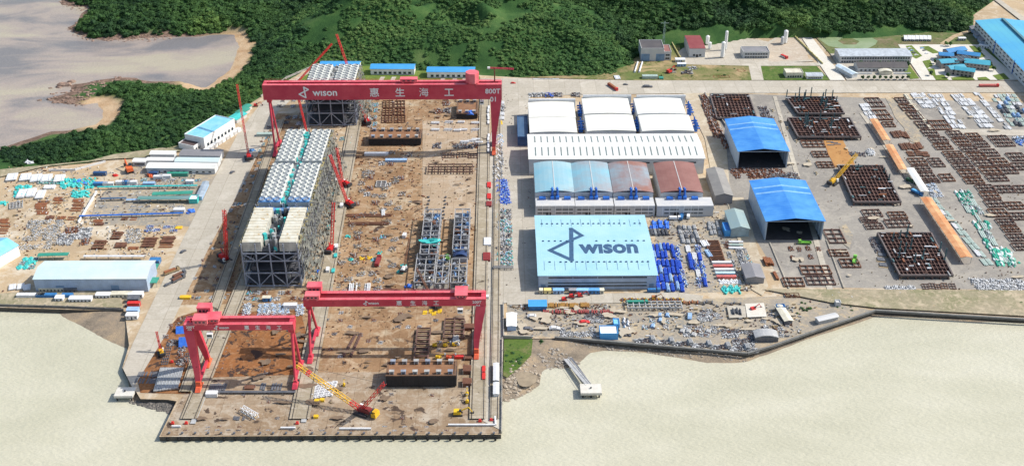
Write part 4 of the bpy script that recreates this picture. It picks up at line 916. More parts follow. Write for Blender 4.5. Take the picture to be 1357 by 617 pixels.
# west side
def white_blue():
    a=G(268,200);b=G(315,170); rz=math.atan2(b.y-a.y,b.x-a.x); c=(a+b)/2; n=Vector((-sin(rz),cos(rz),0)); c=c+n*9
    L=(b-a).length
    t=house('workshop','white building with light blue flat roof against the shore woodland','building',(c.x,c.y,L*.86,19),9.5,'flat',1,mWhiteP,M('sky blue roof',(.18,.5,.7),.5,(.28,.58,.74),.1),rz=rz,wins=[(1,3,2.4,8)])
    p=G(263,197); c2=p+n*6-Vector((cos(rz),sin(rz),0))*1
    house('workshop_annex','low white annex with brown roof at the lower end of the light blue roofed building','building',(c2.x,c2.y,12,15),5,'flat',1,mWhiteP,M('brown roof',(.09,.06,.055),.8),rz=rz,wins=[(1,2,2,3)])
    for k in range(9):
        q=a+(b-a)*(k/9.0)-n*4.5; cb_=thing('tool_store','small store box below the light blue roofed building, %s from its lower end'%nth(k),'box',q,rz,'store boxes below the light blue roofed building'); link('body',MB().cb(0,0,0,4.2,3,2.8),mPlas if k%2 else mWhiteP,cb_); link('lid',MB().cb(0,0,2.81,4.5,3.3,.2),mWhiteP,cb_)
    for k,(px,py,mm,s) in enumerate([(315,158,mTeal,9),(322,151,mGreen,7),(326,146,mGreen,6)]):
        q=G(px,py); house('sheltered_store',['teal roofed shelter just above the light blue roofed building','green roofed shelter higher along the west road','smallest green shelter nearest the gantry along the west road'][k],'shelter',(q.x,q.y,s*1.6,s),3,'x',.8,mPlas,mm,rz=rz)
white_blue()
for lb,a_,b_,c_,d_,mt,h in (('dark grey roofed long shed beside the west road',239,293,214,206,mRoofG,5),('white roofed long shed at the back of the shed group',200,232,211.5,207,mRoofW,4.5),('white and blue grey shed in the middle row of the shed group',233,290,221.5,216,mRoofP,4.5),('white shed west in the middle row of the shed group',195,230,219,215,mRoofW,4),('white cabin shed at the west end of the shed group',177,194,220,215.5,mRoofW,3.6),('longest white roofed shed at the front of the shed group',195,286,230,223,mRoofW,4.5)):
    house('long_shed',lb,'shed',hp(a_,b_,c_,d_),h,'x',1,mWall,mt,rz=R(-2),wins=[(1,1.2,2,10)])
fW=hp(44.5,193.5,369.5,346,9.8); house('workshop_hall','pale hall with blue shaded front wall beside the western shoreline','hall',fW,9.8,'x',2.6,mWallB,mRoofP,ov=.5,doors=[(-20,5,5,mDoorB),(15,5,5,mDoorB)])
p=G(0,333,9); house('workshop_hall','white gabled hall with light blue roof cut by the west edge','hall',(p.x-8,p.y,32,20),8,'x',3,mWhiteP,M('sky blue roof'),rz=R(62),doors=[])
for k,(px,py) in enumerate([(203,359),(203,377)]):
    p=G(px,py); t=thing('canopy',['green canopy at the east end of the pale hall, rear','green canopy at the east end of the pale hall, front'][k],'canopy',p)
    link('cover',MB().cb(0,0,3.4,7.5,7,.3),mGreen,t)
    for i,j in ((-1,-1),(1,-1),(1,1),(-1,1)): link('post',MB().cb(i*3.3,j*3,0,.3,.3,3.38),mSteel,t)
# sheds in the middle
f=hp(948,971,261,226,6); house('grey_shed','plain dark grey gabled shed between the old hall and the east yard','shed',f,7,'y',2,mRoofG,M('mid grey roof',(.22,.21,.2),.7,(.28,.27,.25),.1,rib=(1,1.2,.15)),rz=R(0))
house('small_workshop','grey green gabled shed with a small blue box at its west side','shed',hp(968,992,314,290),6.5,'y',2,M('green grey wall',(.3,.38,.4),.5,rib=(0,1,.15)),mRoofGr)
house('blue_box_store','small bright blue flat store beside the grey green shed','store',hp(960,972,313,302),4,'flat',.5,mRoofBx,mRoofB)
house('dark_shed','small dark grey shed in the south east corner of the storage field','shed',hp(988,1012,376,358),4.5,'y',1.2,mRoofG,mRoofG)
house('plate_shelter','dark blue roofed shelter against the west side of the white halls','shelter',hp(686,700,194,166),8,'flat',.5,M('navy cladding',(.03,.08,.2),.5,rib=(1,3,.3)),M('navy roof',(.04,.1,.2),.6,(.07,.13,.22),.2,rib=(0,3,.3)))
house('low_office','low dark roofed office in front of the brown rusted bay','office',hp(872,918,286,275),5.5,'flat',.5,mPlas,mRoofD,wins=[(1.2,1.4,2.2,9)])
# orange covered strips in the east yard
def strip(lb,x0,y0,x1,y1,w,mt,h=4):
    a=G(x0,y0,h);b=G(x1,y1,h); rz=math.atan2(b.y-a.y,b.x-a.x); c=(a+b)/2; L=(b-a).length
    t=thing('covered_walkway',lb,'canopy',(c.x,c.y,0),rz,'long canopies of the east yard')
    link('roof',MB().gable(-L/2,L/2,-w/2,w/2,h,.7,'x',th=.2,ov=.1),mt,t)
    n=max(2,int(L/8))
    for i in range(n+1):
        for s in(-1,1): link('post',MB().cb(-L/2+.4+(L-.8)*i/n,s*(w/2-.4),0,.25,.25,h-.05),mSteel,t)
mOrR=M('orange sheet roof',(.52,.2,.07),.6,(.66,.36,.17),.12,rib=(0,2.5,.12))
strip('orange roofed canopy in the east yard, shortest, nearest the north road',1157.5,158,1175,186,6.3,mOrR)
strip('orange roofed canopy in the east yard, the second from the north road',1178,192,1197,225,6.3,mOrR)
strip('orange roofed canopy in the east yard, the longest, nearest the sea',1227,262,1281,341,8,mOrR,5)
strip('grey white narrow canopy between two orange canopies',1206,223,1226,254,6,mRoofW)
# ================================================================ PROCESS MODULES
mFr=M('grey steel frame',(.25,.28,.34),.6)
mFrD=M('dark module steel',(.06,.065,.08),.7,(.1,.1,.11),.3)
mScaf=M('scaffold tubes',(.3,.29,.25),.7,(.16,.16,.15),.5)
mNet=M('scaffold netting',(.2,.2,.17),.85,(.12,.13,.12),.3,spot=((.1,.2,.17),.2,.64))
mNetY=M('yellow scaffold boards',(.42,.34,.14),.8,(.3,.28,.16),.6)
mTan=M('tan cooler roof',(.54,.49,.37),.6,(.66,.64,.55),.2,rib=(1,2.3,.22),spot=((.45,.3,.12),.35,.62))
mFan=M('white cooler casing',(.5,.52,.49),.5,(.6,.61,.58),.12); mFanI=M('grey fan well',(.3,.32,.34),.5)
mBlF=M('blue cooler casing',(.08,.2,.42),.5,(.14,.28,.5),.5)
mPipe=M('pipe lagging grey',(.45,.45,.43),.5,(.3,.3,.3),.3)
def fan_mesh(c,r,mat):
    m=MB(); m.box(-c/2,c/2,-c/2,c/2,0,.5); n=12
    vs=[]
    for k in range(n):
        t=2*pi*k/n; vs.append((r*cos(t),r*sin(t),.5)); 
    for k in range(n):
        t=2*pi*k/n; vs.append((r*.94*cos(t),r*.94*sin(t),1.15))
    for k in range(n):
        t=2*pi*k/n; vs.append((r*.84*cos(t),r*.84*sin(t),.62))
    m.add(vs,[(k,(k+1)%n,(k+1)%n+n,k+n) for k in range(n)]+[(k+n,(k+1)%n+n,(k+1)%n+2*n,k+2*n) for k in range(n)]); m.add([v for v in vs[2*n:]],[tuple(range(n))],1)
    m.cyl((0,0,.65),(0,0,.95),r*.16,8); return m.mesh('fan',[mat,mFanI])
def module(label,x0,x1,y0,y1,H,kind,seed,rows=0,legs=True,deck=.74):
    rg=random.Random(seed); cx,cy=(x0+x1)/2,(y0+y1)/2; X,Y=(x1-x0)/2,(y1-y0)/2
    t=thing('process_module',label,'process module',(cx,cy,0),0,'tall gas process modules on the west slipway')
    nx=4; ny=max(3,int((y1-y0)/9)); lv=[1.2,H*.33,H*deck*.78,H*deck]
    fr=MB()
    for i in range(nx+1):
        for j in range(ny+1):
            if 0<i<nx and 0<j<ny: continue
            x=-X+2*X*i/nx; y=-Y+2*Y*j/ny; fr.bar((x,y,0),(x,y,H-.5),.7)
    link('columns',fr,mFr,t)
    for z in lv:
        b=MB()
        for i in range(nx+1): b.bar((-X+2*X*i/nx,-Y,z),(-X+2*X*i/nx,Y,z),.55,.8)
        for j in range(ny+1): b.bar((-X,-Y+2*Y*j/ny,z),(X,-Y+2*Y*j/ny,z),.55,.8)
        link('floor_beams',b,mFr,t)
    br=MB()
    for yy in (-Y,):
        for i in range(nx):
            xa=-X+2*X*i/nx; xb=-X+2*X*(i+1)/nx
            if i%2==0: br.bar((xa,yy-.02,lv[1]),(xb,yy-.02,lv[0]),.55); br.bar((xa,yy-.02,lv[3]),(xb,yy-.02,lv[2]),.45)
            else: br.bar((xa,yy-.02,lv[0]),(xb,yy-.02,lv[1]),.55); br.bar((xa,yy-.02,lv[2]),(xb,yy-.02,lv[3]),.45)
    for s in(-1,1):
        for j in range(ny):
            ya=-Y+2*Y*j/ny; yb=-Y+2*Y*(j+1)/ny; br.bar((s*X,ya,lv[0]),(s*X,yb,lv[1]),.5); br.bar((s*X,yb,lv[1]),(s*X,ya,lv[3]),.5)
    link('braces',br,mFr,t)
    for z in (lv[0]+.5,lv[1]+.5,lv[2]+.5):
        link('deck',MB().box(-X+.5,X-.5,-Y+2.2,Y-.5,z,z+.3),mFrD,t)
    # vessels and pipe racks inside
    for k in range(14):
        z=rg.choice(lv[:3])+2.2; r=rg.uniform(1,1.9); x=rg.uniform(-X+3,X-3); y=rg.uniform(-Y+5,Y-6); l=rg.uniform(4,9)
        m=MB(); (m.cyl((x,y-l/2,z),(x,y+l/2,z),r,12) if rg.random()<.6 else m.cyl((x,y,z-1.2),(x,y,z+4),r*.8,12)); link('vessel',m,mPipe if rg.random()<.7 else mFrD,t)
    for k in range(10):
        z=rg.choice(lv[1:])+rg.uniform(.8,2.5); x=rg.uniform(-X+1,X-1); m=MB(); m.cyl((x,-Y+.5,z),(x,Y-.5,z),rg.uniform(.2,.5),8); link('pipe',m,mPipe,t)
    dz=H*deck+.45
    link('top_deck',MB().box(-X,X,-Y+1.5,Y,dz,dz+.35),mFrD,t)
    if kind=='fans':
        link('cooler_bank',MB().box(-X+.4,-2.4,-Y+1,Y-1,dz+.36,H-.7),mFan,t); link('cooler_bank',MB().box(2.4,X-.4,-Y+1,Y-1,dz+.36,H-.7),mFan,t)
        c=(X-2.6)/3; ch=(2*Y-2)/rows; k=min(c,ch); me=fan_mesh(1,.45,mFan); me.transform(Matrix.Diagonal((c*.99,ch*.99,1.3,1))); meb=me.copy(); meb.materials[0]=mBlF
        for s in(-1,1):
            for i in range(3):
                for j in range(rows): link('fan',meb if (seed==2 and j<1) else me,None,t,(s*(2.5+c*(i+.5)),-Y+1+ch*(j+.5),H-.68))
        wk=MB()
        for k in range(26):
            y=rg.uniform(-Y+1,Y-1); x=rg.uniform(-1.9,1.9); wk.cb(x,y,dz+.4,rg.uniform(.7,2),rg.uniform(.8,2.6),rg.uniform(H-dz-3.5,H-dz+.6),rg.uniform(0,3))
        wk.box(-2.2,2.2,-Y+1,Y-1,dz+.36,dz+.6); link('walkway_equipment',wk,mTeal if seed!=1 else mPipe,t)
        wk=MB(); wk.box(-2.2,2.2,-Y+1,Y-1,H-2.4,H-2.2)
        for k in range(12): y=rg.uniform(-Y+1,Y-1); wk.cyl((-2,y,H-1.6),(2,y+rg.uniform(-3,3),H-1.4),.25,6)
        link('walkway',wk,mSteel,t)
    if kind=='boxes':
        for s,w in((-1,12.0),(1,11.0)):
            xa=-X+.5 if s<0 else X-w-.5; m=MB(); m.box(xa,xa+w,-Y+1.2,Y-5,dz+.36,H); bx=link('cooler_house',m,M('cooler house wall',(.5,.49,.43),.6,rib=(0,2.4,.12)),t)
            n=12
            for i in range(n):
                ya=-Y+1.3+(2*Y-6.4)*i/n; link('roof_panel',MB().cb(xa+w/2,ya+(2*Y-6.4)/n/2,H+.01,w-.2,(2*Y-6.4)/n*.9,.55,ty=.6),mTan,bx)
        for k in range(34):
            x=rg.uniform(-X+13,X-12.5); y=rg.uniform(-Y+1.5,Y-1.5); m=MB(); m.cb(x,y,dz+.4,rg.uniform(.8,2.6),rg.uniform(.8,3),rg.uniform(2,H-dz+1.2),rg.uniform(0,3)); link('equipment',m,rg.choice([mTeal,mPipe,mSteel,mFrD,mPipe]),t)
        me=fan_mesh(3.8,1.7,mBlF)
        for i in range(8):
            if i in(3,4): continue
            link('fan',me,None,t,(-X+2.2+4.1*i,Y-2.6,H-2.6))
        link('cooler_bank',MB().box(-X+.4,X-.4,Y-4.8,Y-.6,dz+.36,H-2.65),mBlF,t)
    # scaffold skins
    for s,dep,mt in ((1,8.0,mNet),(-1,2.0,mNetY)):
        sc=MB(); pn=MB(); ys=int(2*Y/2.6); zs=int(H/2.5)
        for lay in range(2 if s>0 else 1):
            for j in range(ys+1):
                y=-Y+2*Y*j/ys
                for k in range(zs):
                    z=k*2.5; off=lambda zz:s*(X+.6+lay*1.6+(dep*(1-zz/H)**1.5 if lay else dep*.5*(1-zz/H)**1.5))
                    if rg.random()<.85: sc.bar((off(z),y,z),(off(z+2.5),y,z+2.5),.14)
                    if rg.random()<.75 and j<ys: sc.bar((off(z+2.5),y,z+2.5),(off(z+2.5),y+2*Y/ys,z+2.5),.14)
                    if rg.random()<(.16 if s>0 else .06) and j<ys:
                        a=off(z);b=off(z+2.5); pn.add([(a,y,z),(b,y,z+2.5),(b,y+2*Y/ys,z+2.5),(a,y+2*Y/ys,z),(a+.08,y,z),(b+.08,y,z+2.5),(b+.08,y+2*Y/ys,z+2.5),(a+.08,y+2*Y/ys,z)],[(0,1,2,3),(7,6,5,4),(0,4,5,1),(3,2,6,7),(1,5,6,2),(0,3,7,4)])
                    if s>0 and lay and rg.random()<.3 and j<ys: pn.box(off(z+2.5)-1.5,off(z+2.5),y,y+2*Y/ys,z+2.4,z+2.5)
        tag(link('scaffold',sc,mScaf,t),kind='stuff'); tag(link('netting',pn,mt,t),kind='stuff')
    ed=MB()
    for k in range(int(2*Y/1.5)): ed.cb(X+.7+rg.uniform(-.4,.6),-Y+k*1.5+rg.uniform(0,1),H-1.5-rg.uniform(0,3),rg.uniform(.4,1.6),rg.uniform(.5,2),rg.uniform(.5,1.6),rg.uniform(0,3))
    for k in range(int(2*Y/1.5)): ed.cb(-X-.7+rg.uniform(-.4,.4),-Y+k*1.5,H-2,rg.uniform(.4,.9),rg.uniform(1,2),.6)
    link('edge_boards',ed,mNetY,t)
    return t
_a=lambda px,py,z=33: G(px,py,z)
module('tall process module nearest the sea with two tan ribbed cooler houses on top',-166,-130.5,_a(360,322).y,_a(360,270).y,33,'boxes',1,deck=.77)
module('middle process module topped by nine rows of round fans and teal walkway gear',-165,-130.5,_a(380,268).y,_a(380,215.5).y,33,'fans',2,rows=10)
module('process module behind the middle one, fans on top, north of the narrow gap',-164,-130.5,_a(400,213.5).y,_a(400,171).y,33,'fans',3,rows=9)
module('far process module standing behind the largest gantry girder',-162,-122,872,_a(440,85,36).y,36,'fans',1,rows=9)
# ---- hull blocks and barge-like units on the slab
mHull=M('black hull side',(.02,.02,.024),.7); 
def pontoon(label,px0,px1,pyf,pyt,pyb,nb,seed,deckm=None,skew=0):
    """steel block: front foot line pyf, front top line pyt, back top line pyb"""
    rg=random.Random(seed); X0,X1,Y0,_=rect(px0,px1,pyf,pyf-1); h=HT((px0+px1)/2,pyf,pyt); Y1=G((px0+px1)/2,pyb,h).y
    cx,cy=(X0+X1)/2,(Y0+Y1)/2; X,Y=(X1-X0)/2,(Y1-Y0)/2
    t=thing('hull_block',label,'hull block',(cx,cy,0)); w=1.2
    m=MB(); m.box(-X,X,-Y,Y,.8,h)
    for i in range(int(2*X/2.2)): m.box(-X+1+i*2.2,-X+1.25+i*2.2,-Y-.3,-Y-.01,.9,h-.2)
    link('hull',m,mHull,t)
    for i in range(5): link('keel_block',MB().cb(-X+X*.2+i*X*.4,0,0,1.4,Y*1.8,.79),mDark,t)
    m=MB(); m.box(-X+w,X-w,-Y+w,Y-w,h+.01,h+.06); link('deck',m,deckm or M('rusty deck plate',(.2,.095,.045),.85,(.27,.14,.07),.15,spot=((.08,.05,.04),.1,.6)),t)
    m=MB()
    for a in ((-X,X,-Y,-Y+w),(-X,X,Y-w,Y)): m.box(*a,h+.002,h+.5)
    for a in ((-X,-X+w),(X-w,X)): m.box(*a,-Y+w,Y-w,h+.002,h+.5)
    link('gunwale',m,M('rusty gunwale',(.12,.07,.045),.85,(.2,.11,.06),.3),t)
    for i in range(nb):
        for s in(-1,1):
            x=-X+2*X*(i+.5)/nb; y=s*(Y-2.2)
            q=MB(); q.cb(x,y,h+.1,2.6,.5,2.0); q.cb(x-1,y,h+.1,.5,2.4,1.7); q.cb(x+1,y,h+.1,.5,2.4,1.7); q.cb(x,y,h+2.11,3,2.2,.25); link('deck_support',q,mPipe if rg.random()<.7 else mFr,t)
    return t
pontoon('long black sided pontoon block with rusty deck behind the big crawler crane',512,605,513,498,478,6,1)
pontoon('black sided hull block with rust deck in front of the far end of the slab',489,558,193,184,172,6,2)
pontoon('short dark hull block with a blue cover beneath the largest gantry',605,633,158,151,134,3,3)
solo('tarpaulin',MB().blob(0,0,0,4.5,3,2.4,2,1,.3,hemi=True),M('blue tarpaulin',(.03,.14,.6),.5,(.05,.2,.7),.5),'blue tarpaulin heap over the end of the short hull block','tarpaulin',G(622,150,4.5))
def rig_block(label,px0,px1,pyf,pyb,h,seed,cov=None,open_=False):
    rg=random.Random(seed); X0,X1,Y0,Y1=rect(px0,px1,pyf,pyb); cx,cy=(X0+X1)/2,(Y0+Y1)/2; X,Y=(X1-X0)/2,(Y1-Y0)/2
    t=thing('topside_block',label,'steel block',(cx,cy,0))
    m=MB(); nx=max(2,int(2*X/6)); ny=max(2,int(2*Y/6))
    for z in ((.6,h*.5,h) if not open_ else (.6,h)):
        for i in range(nx+1): m.bar((-X+2*X*i/nx,-Y,z),(-X+2*X*i/nx,Y,z),.45,.7)
        for j in range(ny+1): m.bar((-X,-Y+2*Y*j/ny,z),(X,-Y+2*Y*j/ny,z),.45,.7)
    for i in range(nx+1):
        for j in range(ny+1): m.bar((-X+2*X*i/nx,-Y+2*Y*j/ny,0),(-X+2*X*i/nx,-Y+2*Y*j/ny,h),.45)
    link('frame',m,M('pale primer steel',(.4,.4,.4),.6,(.3,.3,.31),.2),t)
    link('floor',MB().box(-X+.3,X-.3,-Y+.3,Y-.3,h*.5+.36,h*.5+.5) if not open_ else MB().box(-X+.3,X-.3,-Y+.3,Y-.3,.96,1.05),mFrD if not open_ else M('tan deck plate',(.3,.25,.18),.8,(.2,.19,.17),.3),t)
    for k in range(int(X*Y/2.2)):
        x=rg.uniform(-X+1,X-1);y=rg.uniform(-Y+1,Y-1); mt=rg.choice([mPipe,mSteel,mFrD,mFrD,mFr,mBlF,mRust2,mTeal if cov and rg.random()<.4 else mFrD]); q=MB()
        if rg.random()<.5: q.cyl((x,y,h*.6),(x+rg.uniform(-3,3),y+rg.uniform(-4,4),h*.6+rg.uniform(0,h*.4)),rg.uniform(.25,.8),8)
        else: q.cb(x,y,h*.5+.5 if not open_ else 1.1,rg.uniform(.8,3),rg.uniform(.8,3),rg.uniform(.8,h*.6),rg.uniform(0,3))
        link('equipment',q,mt,t)
    return t
rig_block('grey steel topside block west in the slab with teal covers on it',557,580,352,292,9,11,cov=1)
rig_block('grey steel topside block beside the east runway behind the blue canopy',600,621,344,290,8,12)
rig_block('open steel deck west half in front of the grey topside blocks',549,575,384,346,6,13,open_=True)
rig_block('open steel deck centre strip between two open decks',577,594,384,347,5,14,open_=True)
rig_block('open steel deck east half beside the runway near the middle gantry',597,618,384,352,5.5,15,open_=True)
house('curved_canopy','dark blue curved canopy in front of the eastern topside block','canopy',hp(601,619,348,338),5,'arc',2,mFr,M('navy canopy',(.03,.06,.16),.4,rib=(0,1.5,.2)))
solo('teal_cover',MB().blob(0,0,0,5.5,3,1.6,5,2,.6),mTeal,'bright teal cover lying on the western topside block','cover',G(571,320,9))
# ================================================================ YARD GOODS : catalogue
mRS=M('rusted steel sections',(.12,.05,.032),.85,(.2,.09,.05),.25)
mRD=M('dark brown steel',(.085,.05,.042),.85,(.17,.09,.07),.2)
mRO=M('orange rust steel',(.3,.11,.04),.85,(.22,.08,.04),.3)
mWt=M('white coated steel',(.72,.73,.74),.5,(.6,.61,.62),.5)
mGy=M('grey coated steel',(.33,.34,.35),.6,(.44,.44,.43),.4)
mDk=M('dark grey steel',(.09,.1,.12),.6,(.15,.15,.16),.4)
mBp=M('deep blue pipe paint',(.02,.07,.48),.4,(.03,.12,.6),.5)
mBl=M('pale blue pipe paint',(.25,.4,.62),.5,(.35,.5,.68),.5)
mTl=MATS['teal tarpaulin']; mGn=M('green netting',(.02,.3,.2),.8,(.05,.42,.3),.3); mGk=M('sage green steel',(.3,.4,.36),.6,(.42,.5,.46),.5)
mYe=M('yellow equipment paint',(.75,.48,.02),.5); mRe=M('red equipment paint',(.6,.035,.03),.5); mLr=M('salmon container',(.6,.14,.12),.5,rib=(0,1,.2))
mBw=M('container blue',(.04,.18,.42),.5,rib=(0,1,.25)); mTs=M('timber dunnage',(.36,.27,.15),.9)
mStd=M('dark teal post',(.06,.13,.14),.6)
def seeded(s): return random.Random(s)
def k_pipes(mat,l=9,n=6,r=.42,seed=0):
    """strapped bundle of pipes along y"""
    m=MB(); g=seeded(seed)
    for k in range(2): m.box(-n*r-.1,n*r+.1,-l*.3+k*l*.6-.12,-l*.3+k*l*.6+.12,0,.2,1)
    for lay in range(3):
        for i in range(n-lay):
            x=(-(n-lay)/2+.5+i)*2*r; z=.2+r+lay*r*1.72; d=g.uniform(-.5,.5); m.cyl((x,-l/2+d,z),(x,l/2+d,z),r,7)
    return m.mesh('pipe_bundle',[mat,mTs])
def k_beams(mat,l=9,w=6,n=6,h=.5,lay=2,seed=0,m2=None):
    """beams laid side by side in layers with cross dunnage"""
    m=MB(); g=seeded(seed); z=0
    for L_ in range(lay):
        for k in range(3): m.box(-w/2,w/2,-l*.35+k*l*.35-.1,-l*.35+k*l*.35+.1,z,z+.16,1)
        z+=.16
        for i in range(n):
            if g.random()<.12: continue
            x=-w/2+w*(i+.5)/n; d=g.uniform(-.6,.6); q=g.uniform(.3,.42)*w/n; m.box(x-q,x+q,-l/2+d,l/2+d,z,z+h*g.uniform(.7,1))
        z+=h+.001
    return m.mesh('steel_stack',[mat,m2 or mTs])
def k_frame(mat,lx,ly,nx,ny,h=1.6,t=.55,seed=0):
    """open grid of girders on short stools"""
    m=MB(); g=seeded(seed)
    for i in range(nx+1): x=-lx/2+lx*i/nx; m.box(x-t/2,x+t/2,-ly/2,ly/2,h-.7,h)
    for j in range(ny+1): y=-ly/2+ly*j/ny; m.box(-lx/2,lx/2,y-t/2,y+t/2,h-.85,h+.04)
    for i in range(nx+1):
        for j in range(ny+1):
            x=-lx/2+lx*i/nx;y=-ly/2+ly*j/ny; m.box(x-.3,x+.3,y-.3,y+.3,0,h-.9)
            if g.random()<.2: m.cb(x,y,h+.05,.6,.6,g.uniform(.3,.9))
    return m.mesh('steel_grid',[mat])
def k_heap(mats,w=8,l=8,n=40,seed=0,big=1.0,h=1.6):
    """jumbled heap of offcuts and pipes"""
    g=seeded(seed); m=MB()
    for k in range(n):
        a=g.uniform(0,pi); L=g.uniform(.8,3.6)*big; x=g.uniform(-w/2,w/2);y=g.uniform(-l/2,l/2); e=max(0,1-(2*x/w)**2)*max(0,1-(2*y/l)**2); z=g.uniform(.12,.4+h*e); q=g.uniform(.15,.5)*big; mi=g.randrange(len(mats))
        if g.random()<.5: m.bar((x-cos(a)*L/2,y-sin(a)*L/2,z+g.uniform(-.1,.4)),(x+cos(a)*L/2,y+sin(a)*L/2,z+g.uniform(-.1,.4)),q,q,m=mi)
        else: m.cb(x,y,max(0,z-.4),L*.7,q*2.2,g.uniform(.15,.8),a,m=mi)
    m.blob(0,0,-.25,w*.42,l*.42,.55,seed,1,.3,0)
    for k in range(n//2): m.cb(g.uniform(-w*.45,w*.45),g.uniform(-l*.45,l*.45),0,g.uniform(.3,1.2),g.uniform(.3,1),g.uniform(.3,1.2),g.uniform(0,3),m=g.randrange(len(mats)))
    return m.mesh('scrap_heap',mats)
def k_plates(mat,w=5,l=8,n=4,seed=0):
    m=MB(); g=seeded(seed); z=0
    for i in range(n):
        m.cb(g.uniform(-.2,.2),g.uniform(-.3,.3),z+.001*i,w*g.uniform(.9,1),l*g.uniform(.92,1),.28,g.uniform(-.02,.02)); z+=.28+.06
    for s in(-1,1): m.cb(s*w*.3,0,z,.3,l*.8,.2)
    return m.mesh('plate_stack',[mat])
def k_tarp(mat,w=6,l=6,h=1.8,seed=0,m2=None):
    m=MB(); g=seeded(seed)
    for k in range(5): m.blob(g.uniform(-w*.25,w*.25),g.uniform(-l*.25,l*.25),-.1,w*g.uniform(.2,.34),l*g.uniform(.2,.34),h*g.uniform(.6,1),seed*7+k,1,.35,k%2 if m2 else 0,hemi=True)
    for k in range(8): m.cb(g.uniform(-w/2,w/2),g.uniform(-l/2,l/2),0,g.uniform(.6,2),g.uniform(.5,1.6),g.uniform(.5,h*.8),g.uniform(0,3),m=(1 if m2 and k%3==0 else 0),tx=.8,ty=.8)
    return m.mesh('covered_heap',[mat]+([m2] if m2 else []))
def k_container(mat,l=12.2,w=2.44,h=2.6):
    m=MB(); m.box(-l/2,l/2,-w/2,w/2,.12,h)
    n=int(l/.9)
    for i in range(n): x=-l/2+.3+(l-.6)*i/n; m.box(x,x+.35,-w/2-.05,w/2+.05,.3,h-.2); m.box(x,x+.3,-w/2+.1,w/2-.1,h+.001,h+.05)
    for i in(-1,1):
        for j in(-1,1): m.cb(i*(l/2-.08),j*(w/2-.08),0,.28,.28,h+.1,m=1)
    for s in(-1,1): m.cyl((l/2+.06,s*.35,.3),(l/2+.06,s*.35,h-.2),.05,5,m=1)
    return m.mesh('container',[mat,mSteel])
def k_cabin(wall,roof,l=6,w=2.8,h=2.9):
    m=MB(); m.box(-l/2,l/2,-w/2,w/2,.2,h); m.gable(-l/2,l/2,-w/2,w/2,h+.02,.35,'x',1,.12,.25); m.box(-l/2,l/2,-w/2,w/2,.0,.19,2)
    n=max(1,int(l/2.2))
    for i in range(n):
        x=-l/2+l*(i+.5)/n; 
        if i==n//2: m.box(x-.42,x+.42,-w/2-.05,-w/2-.001,.22,2.2,2)
        else: m.box(x-.5,x+.5,-w/2-.05,-w/2-.001,1.1,2.1,2)
    return m.mesh('cabin',[wall,roof,mGlass])
def k_truck(cab,bed,load=None,l=11,ty=0):
    m=MB(); m.box(-l/2,l/2-2.4,-1.2,1.2,.95,1.2,1); m.cb(l/2-1.1,0,.7,2.1,2.4,2.3,m=0,tx=.85,ty=.95); m.box(l/2-.15,l/2-.02,-1,1,1.9,2.6,2)
    if ty==0: m.box(-l/2,-l/2+.15,-1.2,1.2,1.2,2.0,1); m.box(-l/2+.15,l/2-2.5,-1.2,-1.1,1.2,1.9,1); m.box(-l/2+.15,l/2-2.5,1.1,1.2,1.2,1.9,1)
    if load: m.box(-l/2+.4,l/2-2.8,-1.05,1.05,1.21,2.7,3)
    for x in (-l/2+1.1,-l/2+2.3,l/2-1.4,l/2-3.6):
        for s in(-1,1): m.cyl((x,s*1.2,.5),(x,s*.85,.5),.5,8,m=2)
    return m.mesh('truck',[cab,bed,mDark]+([load] if load else []))
def k_car(mat):
    m=MB(); P=[(-2.2,.35),(2.2,.35),(2.25,.85),(1.2,.98),(.6,1.48),(-1.3,1.5),(-2.0,1.0),(-2.25,.9)]
    vs=[(x,-.88,z) for x,z in P]+[(x,.88,z) for x,z in P]; n=len(P)
    m.add(vs,[tuple(range(n)),tuple(range(2*n-1,n-1,-1))]+[(i+n,(i+1)%n+n,(i+1)%n,i) for i in range(n)])
    m.add([(1.1,-.8,1.03),(.62,-.7,1.5),(.62,.7,1.5),(1.1,.8,1.03)],[(0,3,2,1)],1); m.box(-1.2,.5,-.9,.9,1.05,1.38,1)
    for x in(-1.4,1.4):
        for s in(-1,1): m.cyl((x,s*.92,.33),(x,s*.7,.33),.33,8,m=1)
    return m.mesh('car',[mat,mDark])
def k_lift(mat):
    """boom lift: chassis, wheels, folded boom and basket"""
    m=MB(); m.cb(0,0,.5,3.6,2.1,.8,m=0); m.cb(-.6,0,1.31,2.2,1.7,.9,m=0,tx=.85); m.bar((-1.4,0,2.2),(3.6,0,3.4),.35,m=0); m.cb(4,0,2.7,.9,1.5,1.1,m=1)
    for x in(-1.2,1.2):
        for s in(-1,1): m.cyl((x,s*1.15,.5),(x,s*.8,.5),.5,8,m=2)
    return m.mesh('boom_lift',[mat,mSteel,mDark])
def k_excav(mat):
    m=MB()
    for s in(-1,1): m.cb(0,s*1.1,0,3.8,.6,.9,m=1,tx=.85)
    m.cb(-.3,0,.95,3,2.4,1.4,m=0,tx=.9,ty=.95); m.cb(.9,-.7,2.36,1.1,.9,.9,m=2,tx=.8); m.bar((1.1,.2,2),(4.2,.2,3.8),.4,m=0); m.bar((4.2,.2,3.8),(5.6,.2,1.2),.3,m=0); m.cb(5.7,.2,.4,1,1,.9,m=1,tx=1.3)
    return m.mesh('excavator',[mat,mDark,mGlass])
